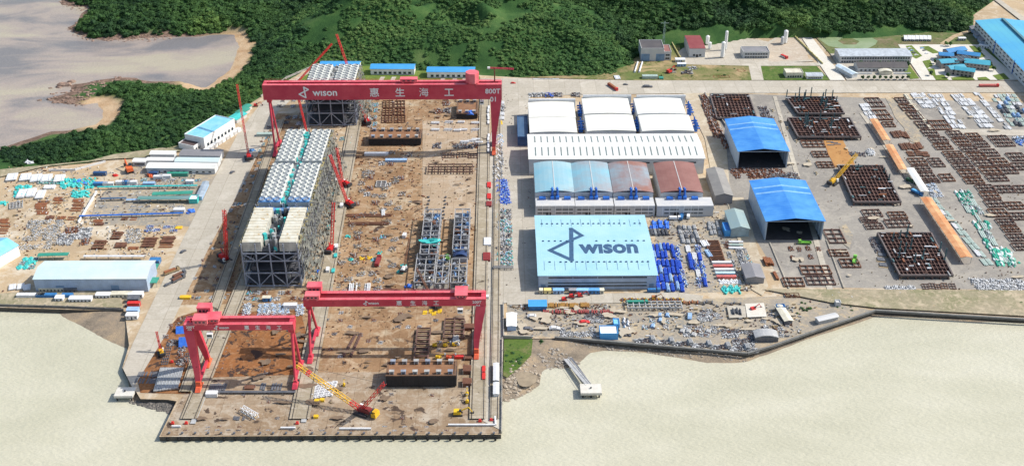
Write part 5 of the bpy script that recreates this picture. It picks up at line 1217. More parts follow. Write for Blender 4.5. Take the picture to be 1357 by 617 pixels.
def k_rack(mat,l=20,w=3,h=2.5,m2=None):
    """portal rack line"""
    m=MB(); n=int(l/4)
    for i in range(n+1):
        x=-l/2+l*i/n
        for s in(-1,1): m.cb(x,s*w/2,0,.25,.25,h)
        m.box(x-.15,x+.15,-w/2-.2,w/2+.2,h+.001,h+.25)
    for k in range(4): m.cyl((-l/2,-w/2+w*k/3,h+.5),(l/2,-w/2+w*k/3,h+.5),.22,6,m=k%2)
    return m.mesh('pipe_rack',[mat,m2 or mSteel])
def k_spool(mat,seed=0):
    g=seeded(seed); m=MB(); r=g.uniform(.3,.55); a=Vector((-2.6,-1,.7));b=Vector((1,-1,.7));c=Vector((1,2.2,.7)); m.cyl(a,b,r,8); m.cyl(b-Vector((0,r,0)),c,r,8); m.cyl(c,c+Vector((0,.15,0)),r*1.5,10); m.cyl(a-Vector((.15,0,0)),a,r*1.5,10); m.cyl((-.8,-1,.7),(-.8,-1,1.9),r*.7,8)
    for p in(a,b,c): m.cb(p.x,p.y,0,.5,.5,.4)
    return m.mesh('pipe_spool',[mat])
KM={}
def K(key,fn,*a,**k):
    if key not in KM: KM[key]=fn(*a,**k)
    return KM[key]
def place(name,me,loc,rz,label,cat,group=None,sc=None):
    o=bpy.data.objects.new(name,me); col.objects.link(o); o.location=loc; o.rotation_euler=(0,0,rz)
    if sc: o.scale=sc
    return tag(o,label,cat,group)
def spot(name,me,px,py,rz,label,cat,group=None,sc=None,z=.42): return place(name,me,G(px,py)+Vector((0,0,z*0+GZ)),R(rz),label,cat,group,sc)
GZ=LAY[0]*0+0.0
def topz(px,py): return 0
def field(name,meshes,look,where,cat,group,q,rows,cols,rz=0,jit=.12,keep=1.0,seed=0,fit=True,skew=None,sc=(1,1),front='front'):
    """rows x cols of goods inside the ground quad q=(x0,x1,yf,x2,x3,yb) given by its near and far corners"""
    g=seeded(seed); A,B=G(q[0],q[2]),G(q[1],q[2]); C_,D=G(q[3],q[5]),G(q[4],q[5]); out=[]
    for r in range(rows):
        c=0; v=(r+.5)/rows
        for i in range(cols):
            if g.random()>keep: continue
            u=(i+.5)/cols+g.uniform(-jit,jit)/cols; vv=v+g.uniform(-jit,jit)/rows
            p=(A*(1-u)+B*u)*(1-vv)+(C_*(1-u)+D*u)*vv
            W=((B-A).length*(1-v)+(D-C_).length*v)/cols; Ln=((C_+D)/2-(A+B)/2).length/rows
            me=g.choice(meshes); s=None
            if fit:
                d=DIM(me); a=abs(rz)>45 and abs(rz)<135; w,l=(d[1],d[0]) if a else (d[0],d[1])
                hf=1.3 if me.name.startswith(('scrap_heap','covered_heap')) else .9; f=(W*hf*sc[0]/w,Ln*hf*sc[1]/l); s=(f[1],f[0],min(1.3,(f[0]+f[1])/2)) if a else (f[0],f[1],min(1.3,(f[0]+f[1])/2))
            dirv=((C_+D)-(A+B)); ang=math.atan2(dirv.y,dirv.x)-pi/2
            out.append((p,r,c,me,ang*(1 if skew is None else skew)+R(rz)+g.uniform(-.02,.02),s)); c+=1
    nr={}
    for o in out: nr[o[1]]=nr.get(o[1],0)+1
    for (p,r,c,me,a,s) in out:
        if rows==1 and cols==1: lb=look+' '+where
        elif rows==1: lb=f"{look}, {nth(c)} from left {where}"
        elif cols==1: lb=f"{look}, {nth(r)} from the sea {where}"
        else: lb=f"{look}, {nth(c)} from left, {nth(r)} row from sea, {where}"
        place(name,me,(p.x,p.y,FZ),a,lb,cat,group,s)
FZ=0.0
_dc={}
def DIM(me):
    if me.name not in _dc:
        xs=[v.co.x for v in me.vertices]; ys=[v.co.y for v in me.vertices]; _dc[me.name]=(max(xs)-min(xs),max(ys)-min(ys))
    return _dc[me.name]
BP=[K('bp%d'%i,k_pipes,mBp,9,6+i%2,.42,i) for i in range(3)]; BPl=[K('bl%d'%i,k_pipes,mBl,8,5,.45,i) for i in range(2)]
GYP=[K('gp%d'%i,k_pipes,mGy,8,6,.4,i) for i in range(2)]; DKP=[K('dp%d'%i,k_pipes,mDk,8,6,.4,i) for i in range(2)]
WTS=[K('wt%d'%i,k_beams,mWt,9,5,5,.5,2,i) for i in range(4)]; RST=[K('rs%d'%i,k_beams,mRS,9,6,7,.45,2,i) for i in range(3)]
RSO=[K('ro%d'%i,k_beams,mRO,8,6,6,.5,1,i) for i in range(2)]; GYS=[K('gs%d'%i,k_beams,mGy,8,5,5,.45,2,i) for i in range(3)]
GKS=[K('gk%d'%i,k_beams,mGk,9,3,3,.6,1,i) for i in range(3)]; WPL=[K('wp%d'%i,k_plates,mWt,5,8,4,i) for i in range(3)]
HG=[K('hg%d'%i,k_heap,[mGy,mDk,mWt,mSteel],8,8,46,i) for i in range(4)]; HR=[K('hr%d'%i,k_heap,[mRS,mRD,mRO,mGy],8,8,44,i+10) for i in range(4)]
HD=[K('hd%d'%i,k_heap,[mDk,mRD,mDk,mGy],8,8,46,i+20) for i in range(4)]; HB=[K('hb%d'%i,k_heap,[mBp,mBl,mWt,mDk],8,8,46,i+30) for i in range(4)]
HT_=[K('ht%d'%i,k_tarp,mTl,6,6,1.6,i,mTs if i==2 else None) for i in range(3)]; HBT=[K('hbt%d'%i,k_tarp,MATS['blue tarpaulin'],6,6,1.6,i+5) for i in range(2)]; HGN=[K('hgn%d'%i,k_tarp,mGn,7,7,1.2,i+9,mWt) for i in range(3)]
HM=[K('hm%d'%i,k_heap,[mGy,mTl,mWt,mRS,mBl],8,8,46,i+40) for i in range(4)]
FRM={ (nx,ny):k_frame(mRD,nx*4.5,ny*4.5,nx,ny,1.2,.45,nx*7+ny) for nx,ny in ((2,2),(3,2),(3,3),(4,2),(2,3),(4,3)) }
FRS={ (nx,ny):k_frame(mRS,nx*4.5,ny*4.5,nx,ny,1.2,.45,nx*7+ny) for nx,ny in ((2,2),(3,2),(3,3),(4,2)) }
# ================================================================ EAST YARD
def big_frame(label,q,nx,ny,h,posts,seed,mat=None,post_h=9,litter=20):
    g=seeded(seed); A,B=G(q[0],q[2],h),G(q[1],q[2],h); C_,D=G(q[3],q[5],h),G(q[4],q[5],h)
    t=thing('grid_frame',label,'steel frame',((A.x+B.x)/2,(A.y+D.y)/2,0)); o=Vector((t.location.x,t.location.y,0)); mat=mat or mRD
    P=lambda u,v,z:((A*(1-u)+B*u)*(1-v)+(C_*(1-u)+D*u)*v)*1.0-o+Vector((0,0,z-h))
    m=MB()
    for i in range(nx+1): m.bar(P(i/nx,0,h-.6),P(i/nx,1,h-.6),.38,1.1)
    for j in range(ny+1): m.bar(P(0,j/ny,h-.58),P(1,j/ny,h-.58),.38,1.1)
    link('girders',m,mat,t)
    m=MB(); E=[(0,0),(1,0),(1,1),(0,1)]
    for i in range(4): m.bar(P(*E[i],h-.5),P(*E[(i+1)%4],h-.5),1.0,1.5)
    link('edge_girder',m,M('dark grey edge girder',(.1,.09,.09),.7,(.16,.12,.11),.2),t)
    m=MB(); m.add([P(.01,.01,h-1.3),P(.99,.01,h-1.3),P(.99,.99,h-1.3),P(.01,.99,h-1.3)],[(0,1,2,3)]) ; link('lower_plating',m,M('mottled rust plate',(.08,.05,.042),.9,(.16,.09,.07),.12),t)
    for i in range(0,nx+1,2):
        for j in range(0,ny+1,2):
            p=P(i/nx,j/ny,0); link('stool',MB().cb(p.x,p.y,0,.8,.8,h-1.4),mRD,t)
    for (u,v) in posts:
        p=P(u,v,h); hh=post_h*g.uniform(.7,1.1); link('post',MB().cb(p.x,p.y,h,.7,.7,hh).cb(p.x,p.y,h+hh*.45,1.3,.3,.3).cb(p.x,p.y,h+.002,1.4,1.4,.4),mStd,t)
    for k in range(litter):
        p=P(g.random(),g.random(),h); link('loose_section',MB().cb(p.x,p.y,h+.2,g.uniform(1,6),g.uniform(.5,1.2),g.uniform(.3,.9),g.choice([0,pi/2,0])),g.choice([mRO,mGy,mWt,mRD,mStd]),t)
    return t
gp4=lambda n,s: [(seeded(s+i).random(),seeded(s*3+i+99).random()) for i in range(n)]
big_frame('large rusty grid frame with tall dark posts by the north road',(1058,1119,150,1042,1106,128),13,8,3.2,[(.0,.98),(.25,.97),(.5,.98),(.8,.98),(.1,.7),(.3,.75),(.35,.85),(.9,.8),(.95,.6),(.6,.5),(.65,.6),(.7,.4),(.62,.2),(.2,.75),(.7,.75)],1,litter=26)
big_frame('large rusty grid frame with white beams on it, second from the north road',(1058,1141,181,1044,1126,156),14,8,3.2,[(.2,.5),(.22,.7),(.25,.6),(.3,.5),(.55,.2),(.6,.5),(.5,.9),(.7,.8),(.28,.8)],2,litter=34)
big_frame('large rusty grid frame beside the parked yellow crane',(1132,1194,267,1111,1170,219),12,11,3.2,[(.95,.8),(.98,.6),(.4,.9)],3,post_h=5,litter=30)
big_frame('largest rusty grid frame near the seaward end of the longest orange canopy',(1193,1263,364,1163,1234,308),13,12,3.2,[(.2,.8),(.25,.6),(.35,.85),(.5,.9),(.55,1),(.98,.55),(.99,.35),(.3,.5),(.45,.6),(.6,.4),(.15,.4),(.4,.3)],4,post_h=8,litter=36)
big_frame('rusty grid frame between the white halls and the north blue shed',(950,1003,156,941,992,125),11,9,2.6,[],5,litter=14,mat=mRD)
frames=[(1143,1169,286,276,3,2),(1140,1163,293,286.5,3,2),(1146,1171,302,294,3,2),(1177,1202,288,279,3,2),(1173,1208,300,289,4,2),(1094,1119,321,302,2,3),(1098,1125,338,329,3,2),(1113,1140,353,341,3,2),(1060,1102,362,350,4,2),(1037,1066,378,366,3,2),(1068,1107,376,363.5,4,2),
 (1062,1093,194,185,4,2),(1076,1098,207,199,3,2),(1082,1105,221,213,3,2),(1149,1170,141,128,3,2),(1159,1180,158,144,3,2),(1170,1186,167,160,2,2),(1187,1202,136,128,2,2),(1193,1212,146,137,3,2),(1203,1222,157,147,3,2),(1214,1233,169,159,3,2),(1222,1243,179,170,3,2),(1232,1256,188,180,3,2),(1238,1262,197,189,3,2),(1233,1258,171,158,4,2),
 (1204,1228,217,208,3,2),(1209,1234,226,218,3,2),(1215,1240,236,227,3,2),(1222,1246,241,236,3,2),(1232,1250,220,208,2,3),(1246,1264,239,229,2,2),(1250,1276,206,199,3,2),(1256,1284,214,207,3,2),(1263,1291,223,215,3,2),(1271,1298,233,224,3,2),(1278,1304,242,234,3,2),
 (1256,1276,181,172,3,2),(1264,1285,191,182,3,2),(1273,1296,200,192,3,2),(1282,1306,209,201,3,2),(1290,1316,219,210,3,2),(1299,1326,229,220,3,2),(1308,1336,239,230,3,2),(1281,1300,184,175,3,2),(1290,1310,194,185,3,2),(1302,1323,206,196,3,2),(1314,1336,218,208,3,2),(1324,1348,229,219,3,2),
 (1314,1341,193,178,4,3),(1336,1360,212,201,3,2),(1342,1368,224,214,3,2),(1294,1318,252,243,3,2),(1300,1325,262,253,3,2),(1306,1332,273,263,3,2),(1318,1344,254,244,3,2),(1344,1370,254,244,3,2),(1311,1336,286,275,3,2),(1332,1358,276,266,3,2),(1321,1345,297,288,3,2),(1328,1352,306,298,3,2),(1335,1360,318,308,3,2),(1342,1368,330,320,3,2),(1338,1364,290,280,3,2),
 (1040,1060,392,387,3,2)]
plz=['between the two large frames','behind the pond side','beside the canopies']
near_marks=[('the longest orange canopy',1254,300),('the shortest orange canopy',1166,172),('the second orange canopy',1188,208),('the largest grid frame',1212,336),('the yellow crane',1110,240),('the green covered goods',1300,300),('the white stacks',1270,148),('the seaward blue shed',1053,290),('the north road',1250,118),('the east picture edge',1357,230),('the north blue shed',1010,190),('the earth track',1100,384)]
def bearing(px,py):
    best=min(near_marks,key=lambda m:(m[1]-px)**2+((m[2]-py)*1.6)**2); dx=px-best[1]; dy=(best[2]-py)*1.6
    d=('east' if dx>0 else 'west') if abs(dx)>abs(dy)*1.6 else ('north' if dy>0 else 'south') if abs(dy)>abs(dx)*1.6 else ('north' if dy>0 else 'south')+('east' if dx>0 else 'west')
    return d,best[0]
cnt={}
for (a,b,yf,yb,nx,ny) in sorted(frames,key=lambda f:(-f[2],f[0])):
    A=rect(a,b,yf,yb,1.5); cx,cy=(A[0]+A[1])/2,(A[2]+A[3])/2; sh=G((a+b)/2+((a+b)/2-662)/((yf+yb)/2+566)*(yb-yf)*.0,(yf+yb)/2,1.5)
    fm=FRS if seeded(int(a)).random()<.4 else FRM
    if (nx,ny) not in fm: fm=FRM
    me=fm[(nx,ny)]; d=DIM(me); W=(A[1]-A[0]); L=A[3]-A[2]
    bb=bearing((a+b)/2,(yf+yb)/2); cnt[bb]=cnt.get(bb,0)+1; k=cnt[bb]
    lb=f"rusty {nx} by {ny} grid {bb[0]} of {bb[1]}, {nth(k-1)} from the sea"
    dirx=((a+b)/2-662)/((yf+yb)/2+566)
    place('steel_grid',me,(sh.x,sh.y,0),R(2.5) if a>1140 else 0,lb,'steel frame','small rusty frames of the east yard',(W*.95/d[0],L*.95/d[1],1))
# rusty beam rows
field('beam_stack',RST,'dark rusty beams in a row','east of the shortest orange canopy','beam stack','rusty beam rows in the east yard',(1184,1207,184,1178,1200,174),1,3)
field('beam_stack',RST,'dark rusty beams in a row','north of the second orange canopy','beam stack','rusty beam rows in the east yard',(1195,1226,200,1189,1220,190),1,4)
field('beam_stack',RST,'rust brown beam stack','beside the second orange canopy','beam stack','rusty beam rows in the east yard',(1203,1234,208,1198,1230,201),1,3,rz=90)
# white stacks
field('white_stack',WTS,'white steel stack','above the shortest canopy','steel stack','white steel stacks of the east yard',(1150,1164,159,1137,1150,138),4,2)
field('white_stack',WTS,'white steel stack','first white block','steel stack','white steel stacks of the east yard',(1222,1242,144,1205,1224,124),4,4)
field('white_stack',WTS,'white steel stack','second white block','steel stack','white steel stacks of the east yard',(1262,1281,171,1228,1247,125),8,4,keep=.92,seed=3)
field('white_stack',WTS+GYS[:1],'white steel stack','third white block','steel stack','white steel stacks of the east yard',(1300,1324,170,1258,1280,125),8,4,keep=.88,seed=4)
field('white_stack',WTS[:2]+GYS[:1],'thin white and grey stack','fourth white block','steel stack','white steel stacks of the east yard',(1333,1342,173,1289,1297,123),10,2,keep=.9,seed=5)
field('mixed_stack',WTS[:2]+GKS+DKP+BPl[:1]+[K('sx1',k_heap,[mWt,mDk,mTl,mGy],7,8,30,77)],'mixed pale stack','north east corner','steel stack','mixed stacks in the north east corner',(1340,1372,168,1309,1345,125),8,6,keep=.85,seed=6)
field('white_strip',[K('ws',k_plates,mWt,3,9,2,1)],'long pale plate strip','between rusty frames and white block','plate stack','pale plate strips',(1272,1280,171,1203,1211,126),1,1) if 0 else None
field('plate_strip',[K('ws',k_plates,mCream,3,9,2,1)],'long pale plate strip','between the frames and the first white block','plate stack','pale plate strips',(1230,1236,172,1196,1201,125),6,1,seed=2)
# blue/white piles at the east edge
field('covered_heap',[K('pp',k_heap,[mBl,mWt,mDk,MATS['blue tarpaulin']],8,8,40,5)],'purple blue and white heap','at the east edge','heap','blue white heaps at the east edge',(1346,1366,192,1340,1360,182),1,2)
# green covered goods
field('covered_goods',HGN+GKS+[K('gg1',k_heap,[mGn,mWt,mGy,mGk],8,8,40,61),K('gg2',k_heap,[mWt,mWt,mGk,mGy],8,8,40,62)],'green white goods','diagonal green rows','steel goods','green covered steel goods in the east yard',(1322,1348,351,1264,1284,253),9,3,keep=.9,seed=7)
field('covered_goods',[HGN[0],HGN[1]],'bright green goods','below the green rows','steel goods','green covered steel goods in the east yard',(1322,1352,352,1312,1340,330),2,2,seed=8,jit=.05)
field('pale_beams',GKS+[WTS[0]],'pale grey green beams','by the longest canopy','beam stack','pale beams beside the longest canopy',(1304,1318,352,1231,1240,262),10,2,keep=.95,seed=9)
field('pale_heap',[K('ph',k_heap,[mWt,mGy,mWt,mBl],8,8,40,8)],'white bracing parts','by the grey canopy','steel goods','white parts by the canopies',(1234,1250,262,1226,1240,244),2,2)
field('light_lattice',[K('ll%d'%i,k_heap,[mGy,mWt,mGy],9,7,44,70+i) for i in range(2)],'pale grey lattice parts','south east corner','steel goods','pale lattice parts in the south east corner',(1296,1362,385,1286,1352,370),2,6,seed=10)
field('light_lattice',[KM['ll0']],'white bracing row','by the earth track below the largest grid frame','steel goods','pale lattice parts by the earth track',(1172,1214,385,1171,1212,379),1,4)
field('rusty_rack',[FRS[(2,2)],FRM[(2,2)]],'narrow rusty rack','by the earth track','steel frame','rusty racks by the earth track',(1222,1268,384,1220,1264,376),1,5)
# small things between
for k,(px,py,rz,key,lb,cat) in enumerate([(1132,346,70,'tg','green flatbed truck parked west of the largest grid frame','truck'),(1066,323,175,'tg','bright green truck in the mouth of the seaward blue shed','truck'),(1208,242,-55,'tb','dark green truck beside the narrow grey canopy','truck'),(1215,257,-55,'tbl','light blue truck between the grey and the longest canopy','truck')]):
    me={'tg':K('tg',k_truck,M('lime green paint'),M('lime green paint'),None,9,0),'tb':K('tb',k_truck,M('dark green paint',(.03,.1,.05)),M('dark green paint'),M('dark green paint'),10),'tbl':K('tbl',k_truck,mBw,mBw,M('sky load',(.1,.4,.75)),10)}[key]
    spot('truck',me,px,py,rz,lb,'truck')
solo('rust_sheet',MB().poly([(x-G(1110,200).x,y-G(1110,200).y) for x,y in gp([(1091,186),(1117,186),(1131,214),(1133,219),(1107,222),(1098,205)])],0,.25),M('orange rusted plate',(.42,.22,.07),.9,(.36,.17,.05),.12),'large flat orange rusty plate field behind the yellow crane','steel plate',tuple(G(1110,200)))
for k,(px,py) in enumerate([(1100,189),(1106,190),(1101,193),(1110,192)]): spot('beam',K('bm1',k_beams,mDk,1.2,7,1,.6,1,1),px,py,0,f'dark beam lying on the orange rusty plate field, {nth(k)} from the west','beam','dark beams on the orange plates',z=0)
field('white_parts',[K('wh',k_heap,[mWt,mWt,mGy],7,7,40,9)],'white parts','east of the orange plate field','steel goods',None,(1150,1160,206,1147,1156,198),1,1)
field('dark_heap',HD,'dark parts','west of the white parts, north of the yellow crane','heap','dark heaps near the yellow crane',(1126,1148,207,1125,1146,202),1,3)
field('dark_heap',HD,'dark parts','head of the shed lane','heap','dark heaps along the shed lane',(1012,1026,160,1004,1016,142),3,2)
field('stone_pile',[K('st',k_heap,[mCream,mWt,mTs],6,6,16,12)],'pale stone pile','along the shed lane','rubble','pale rubble along the shed lane',(1082,1092,240,1008,1018,126),8,1,keep=.85,seed=14,sc=(.35,.3),jit=.3)
field('dark_pipes',HD[:2],'dark clamps','beside the largest grid frame','heap','dark clamp parts',(1160,1172,335,1150,1160,315),3,2)
field('dark_posts',[K('dpp',k_beams,mDk,1,8,1,.5,1,1)],'dark spar lying west of the largest grid frame','','beam','dark spars',(1164,1178,356,1160,1174,330),4,1,seed=3)
field('rusty_heap',HR,'rusty scrap heap','beside north blue shed','heap','rusty heaps beside the white halls',(950,966,196,926,936,127),6,2,keep=.95,seed=15)
field('rusty_heap',HR+RSO,'rusty parts','between blue sheds','steel goods','rusty parts between the blue sheds',(975,1040,236,966,1036,224),2,7,keep=.85,seed=16)
field('dark_heap',HD,'dark part cluster','behind the seaward blue shed','heap','dark clusters behind the seaward shed',(1020,1060,238,1018,1056,230),1,5)
field('rusty_heap',HR,'rusty offcuts','below seaward blue shed','heap','rusty offcuts',(1045,1095,347,1040,1090,325),2,4,keep=.5,seed=18,sc=(.5,.5))
spot('red_rack',K('rr',k_beams,mRO,8,6,6,.6,3,3),1018,348,4,'red rusty sheet stack on the sandy lane below the seaward blue shed','steel stack')
spot('red_rack',K('rr2',k_beams,mRO,9,2,2,.6,2,3),1028,366,4,'narrow rusty stack near the sea end of the sandy lane','steel stack')
for k in range(2):
    a=G(1020,322) if k==0 else G(1095,318); b=G(1046,384) if k==0 else G(1118,382); m=MB(); m.bar((0,0,.15),tuple(b-a+Vector((0,0,.15))),.9,.3); m.bar((0,0,.4),tuple(b-a+Vector((0,0,.4))),.3,.2); solo('shed_rail',m,mConc,['pale rail kerb running seaward from the west leg of the seaward shed','pale rail kerb running seaward from the east leg of the seaward shed'][k],'rail',tuple(a+Vector((0,0,.3))))
# ================================================================ STORAGE FIELD beside the emblem hall
W='of the blue pipe yard, west strip'
field('pipe_bundle',BP+BPl[:1],'blue pipe bundle','beside the emblem hall','pipe bundle','blue pipe bundles beside the emblem hall',(870,909,387,862,892,324),6,6,keep=.93,seed=20)
field('pipe_bundle',HB+BP[:1],'loose blue pipe pieces','at the edge of the west strip','pipe bundle','blue pipe bundles beside the emblem hall',(903,911,380,892,899,326),5,1,seed=21)
field('pipe_bundle',[KM['bp0'],KM['hb1'],KM['hb2'],WTS[0]],'blue white pipes','middle storage strip','pipe bundle','blue and white pipe lots',(920,938,382,907,928,325),5,3,keep=.95,seed=22)
field('grey_pipes',GYP+DKP+HG[:1],'grey pipe lot','above the middle strip','pipe bundle','grey pipe lots of the storage field',(902,930,324,896,922,300),4,4,seed=23)
field('grey_pipes',GYP+HG[1:2],'grey pipe lot','by the grey-green shed','pipe bundle','grey pipe lots of the storage field',(940,957,312,936,952,294),3,3,seed=24)
field('dark_pipes',DKP+GYP,'dark pipe lot','behind the emblem hall\'s east corner','pipe bundle','dark pipe lots',(862,888,314,860,884,305),1,5,seed=25)
field('blue_tarp',[HBT[0],K('dkb',k_container,mDk,8,4,2)],'blue and dark cover','at the north corner beside the emblem hall','cover','blue covers',(862,886,302,862,884,293),1,3,seed=26)
spot('white_plates',K('wp0',k_plates,mWt,5,8,4,0),934,324,8,'white plate stack at the head of the white strip','plate stack'); spot('white_plates',K('wpb',k_plates,mBl,3,9,4,0),939,337,10,'pale blue plate stack below the white plate stack','plate stack')
for k in range(4): spot('ladder_grid',K('lf',k_frame,mRS,9,5.4,1,2,1.2,.6,2),944+k*2.3,323+k*7.2,2,f'brown rusted ladder frame between white strip and grey green shed, {nth(k)} from the north','steel frame','brown ladder frames')
for k,(mt,lb) in enumerate([(mWt,'white covered box, northmost'),(mLr,'salmon red covered box, second from north'),(mWt,'white covered box, third from north'),(M('pale blue box',(.5,.68,.75)),'pale blue covered box, fourth from north'),(mLr,'salmon red covered box, nearest the sea')]):
    spot('cargo_box',K('cbx%d'%(k if k<4 else 1),k_container,mt,13,2.3,1.8),956+k*1.6,349.5+k*4.7,0,lb+', of the striped row','box','striped row of covered boxes')
field('white_bundle',[K('wtb',k_tarp,mWt,4,4,1.2,3)],'white wrapped bundle','at the sea end of the striped row','bundle','white wrapped bundles',(953,982,376.5,952,980,371),1,5)
field('teal_heap',HT_,'teal covered heap','at the sea end of the storage field','heap','teal heaps',(956,982,388,957,980,379),1,3)
for k in range(3): spot('pale_box',K('pbx%d'%(k%2),k_container,[mWt,mGk][k%2],10,1.9,1.2),975,321.5+k*4,-2,['white long box below the grey green shed, northmost','sage long box below the grey green shed, middle','white long box below the grey green shed, seaward'][k],'box','long boxes below the grey green shed')
field('grey_pipes',HG+HM[:1],'grey scrap lot','by the dark grey shed','heap','grey scrap lots of the storage field',(982,1000,353,974,988,330),3,3,seed=27)
field('grey_pipes',HG[:2]+HR[:1],'mixed scrap lot','west of the long boxes','heap','mixed scrap lots',(972,980,366,958,966,320),4,1,seed=28,sc=(.7,.7))
for k,(px,py,mt,lb) in enumerate([(893,284.5,mWhiteP,'white van truck in front of the low dark roofed office, upper left'),(894,291,mWhiteP,'white box truck in front of the low dark roofed office, nearest the sea'),(903,289,mBw,'blue truck in front of the low dark roofed office'),(912,287.5,mWhiteP,'white short truck east of the low dark roofed office'),(942,279,mWhiteP,'white truck on the sandy ground east of the low office'),(866,387,mWhiteP,'white cabin truck at the seaward east corner of the emblem hall')]):
    spot('truck',K('tk%d'%(k%3),k_truck,mt,mt,mt,8.5),px,py,[0,0,75,80,80,0][k],lb,'truck')
field('white_row',[K('cnw',k_cabin,mCream,mCream,7,2.6)],'cream site hut','in the lane behind the emblem hall','hut','cream huts in the lane behind the emblem hall',(716,870,283.5,716,868,280),1,16,keep=.85,seed=30,fit=True)
# huts in front of the emblem hall
for k,(x0,x1,mt,lb) in enumerate([(715,719,mCream,'small cream hut'),(721,730,M('cream yellow hut',(.75,.62,.28)),'yellow and cream hut'),(733,747,mBl,'long blue hut'),(754,764,mDk,'grey hut'),(764,780,mBl,'blue hut with white roof spots'),(780,794,mBw,'blue container hut'),(795,800,mCream,'cream shelter')]):
    f=hp(x0,x1,388.5,385.8); spot('hut',K('hut%d'%k,k_cabin,mt,M('hut roof %d'%k,tuple(min(1,c*1.2) for c in [(.6,.58,.45),(.7,.55,.2),(.2,.4,.65),(.25,.25,.27),(.22,.45,.7),(.1,.3,.6),(.6,.58,.45)][k])),f[2],2.8,3),(x0+x1)/2,388.3,0,f'{lb} against the front wall of the emblem hall','hut','huts in front of the emblem hall')
for k,(px,py,rz,key,lb) in enumerate([(748,398,10,'ex','red digger on the south road, leftmost'),(758,394,5,'ex','red digger on the south road in front of the blue hut'),(769,393,10,'ex','red digger on the south road, right of three'),(867,396,0,'ex2','brown low loader digger at the east end of the south road'),(844,403,0,'gt','green flat truck below the south road'),]):
    me={'ex':K('ex',k_excav,mRe),'ex2':K('ex2',k_excav,M('brown orange paint',(.4,.16,.05))),'gt':K('gt',k_truck,mGreen,mGreen,mGreen,14)}[key]; spot('excavator' if key!='gt' else 'truck',me,px,py,rz,lb,'excavator' if key!='gt' else 'truck')
# ================================================================ EAST ROAD STRIP between runway and halls
field('white_parts',[WTS[0],HG[0]],'white part stack','beside the largest gantry leg','steel goods','white parts on the east road strip',(660,670,160,660,669,135),5,1,seed=31)
field('yellow_trestle',[K('yf',k_beams,mYe,6,8,3,.4,1,1)],'yellow frame','beside the largest gantry leg','frame','yellow frames',(660,669,166,660,668,160),1,1)
field('white_parts',[HG[1],K('ww2',k_heap,[mWt,mWt,mBl],8,8,50,90)],'white part heap','north of the blue pipe pile','steel goods','white parts on the east road strip',(655,667,237,656,666,178),7,1,seed=32)
field('blue_pile',[K('bpl%d'%i,k_heap,[mBp,mBp,mBl],8,8,60,100+i,1.2) for i in range(3)],'bright blue pipe pile','east road strip','pipe pile','blue pipe piles of the east road strip',(656,677,271,655,672,238),5,2,jit=.05,seed=33)
field('pipe_spools',HM+HD[:2]+HG[:1],'tangled pipe spools','east road spool heap','pipe pile','tangled pipe spools of the east road strip',(655,679,351,656,677,277),9,3,seed=34)
spot('pipe_rack',K('prk',k_rack,mDk,13,3,1.6,mGy),667,357,0,'low dark rack closing the tangled spool heap','rack')
for k,(y0,lb) in enumerate([(143,'north'),(180,'south')]): 
    field('white_barrels',[K('wbr',k_container,mWt,2.4,4,2)],'white block',f'in the {lb} row beside the outer rail','block','white blocks beside the outer rail',(645.5,648.5,y0+24,646,649,y0),5,1)
for k,(px,py,mt,lb) in enumerate([(648,247,mRe,'red cargo sledge on the outer runway, north'),(648,262,mRe,'red cargo sledge on the outer runway, middle'),(648,272,M('dark red paint',(.25,.03,.03)),'dark red box south of the red sledges'),(646,322,mWt,'white box on the outer runway beside the hull blocks'),(645,342,M('dark red paint'),'dark red stack on the outer runway below the white box'),(641,492,mRe,'red pallet row on the quay runway, north'),(641,500,mRe,'red pallet row on the quay runway, south')]):
    spot('cargo_box',K('cgb%d'%k,k_container,mt,[8,8,7,10,10,7,7][k],[3,3,4,5,5,2,2][k],1.8),px,py,90,lb,'box')
field('dark_parts',HD,'dark scrap','along the outer runway above the middle gantry','heap','dark scrap along the outer runway',(641,648,386,642,648,352),4,1,sc=(.8,.7))
for k,(px,py,mt,lb) in enumerate([(657.5,490,mWt,'white cabin at the quay side fence, north'),(657.5,497,mBw,'blue and white cabin at the quay side fence, second'),(657.5,505,mWt,'white cabin at the quay side fence, third'),(657.5,516,mWt,'white cabin at the quay side fence, fourth'),(657.5,523,mBw,'blue cabin at the quay side fence, southmost')]):
    spot('cabin',K('cbn%d'%(k%2),k_cabin,mt,mWt,5.5,3),px,py,90,lb,'cabin','cabins at the quay side fence')
# ================================================================ SCRAP YARD behind the sea wall
def seawall():
    pts=[(735,448),(800,453),(990,469.5),(1022,460),(1090,436),(1160,412.5),(1250,418),(1357,424),(1500,430)]
    t=thing('sea_wall','long dark concrete sea wall along the eastern shore','sea wall',(0,0,0))
    P=[G(x,y) for x,y in pts]
    for i in range(len(P)-1):
        a,b=P[i],P[i+1]; link('wall_section',MB().bar((a.x,a.y,.5),(b.x,b.y,.5),1.0,1.3),M('dark sea wall',(.1,.1,.1),.8,(.16,.155,.15),.2),t)
        link('coping',MB().bar((a.x,a.y,1.25),(b.x,b.y,1.25),1.3,.2),M('wall coping',(.16,.16,.15),.8),t)
seawall()
def wall_line(label,pts,h=2,w=.5,mat=None,cat='wall',name='boundary_wall'):
    t=thing(name,label,cat,tuple(G(*pts[0]))); o=t.location.copy(); P=[G(x,y)-o for x,y in pts]
    for i in range(len(P)-1):
        a,b=P[i],P[i+1]; link('wall_section',MB().bar((a.x,a.y,h/2),(b.x,b.y,h/2),w,h),mat or mPlas,t)
    n=0
    for i in range(len(P)-1):
        L=(P[i+1]-P[i]).length; k=max(1,int(L/12))
        for j in range(k): p=P[i].lerp(P[i+1],j/k); link('pier',MB().cb(p.x,p.y,0,w*1.6,w*1.6,h+.3),mat or mPlas,t)
    return t
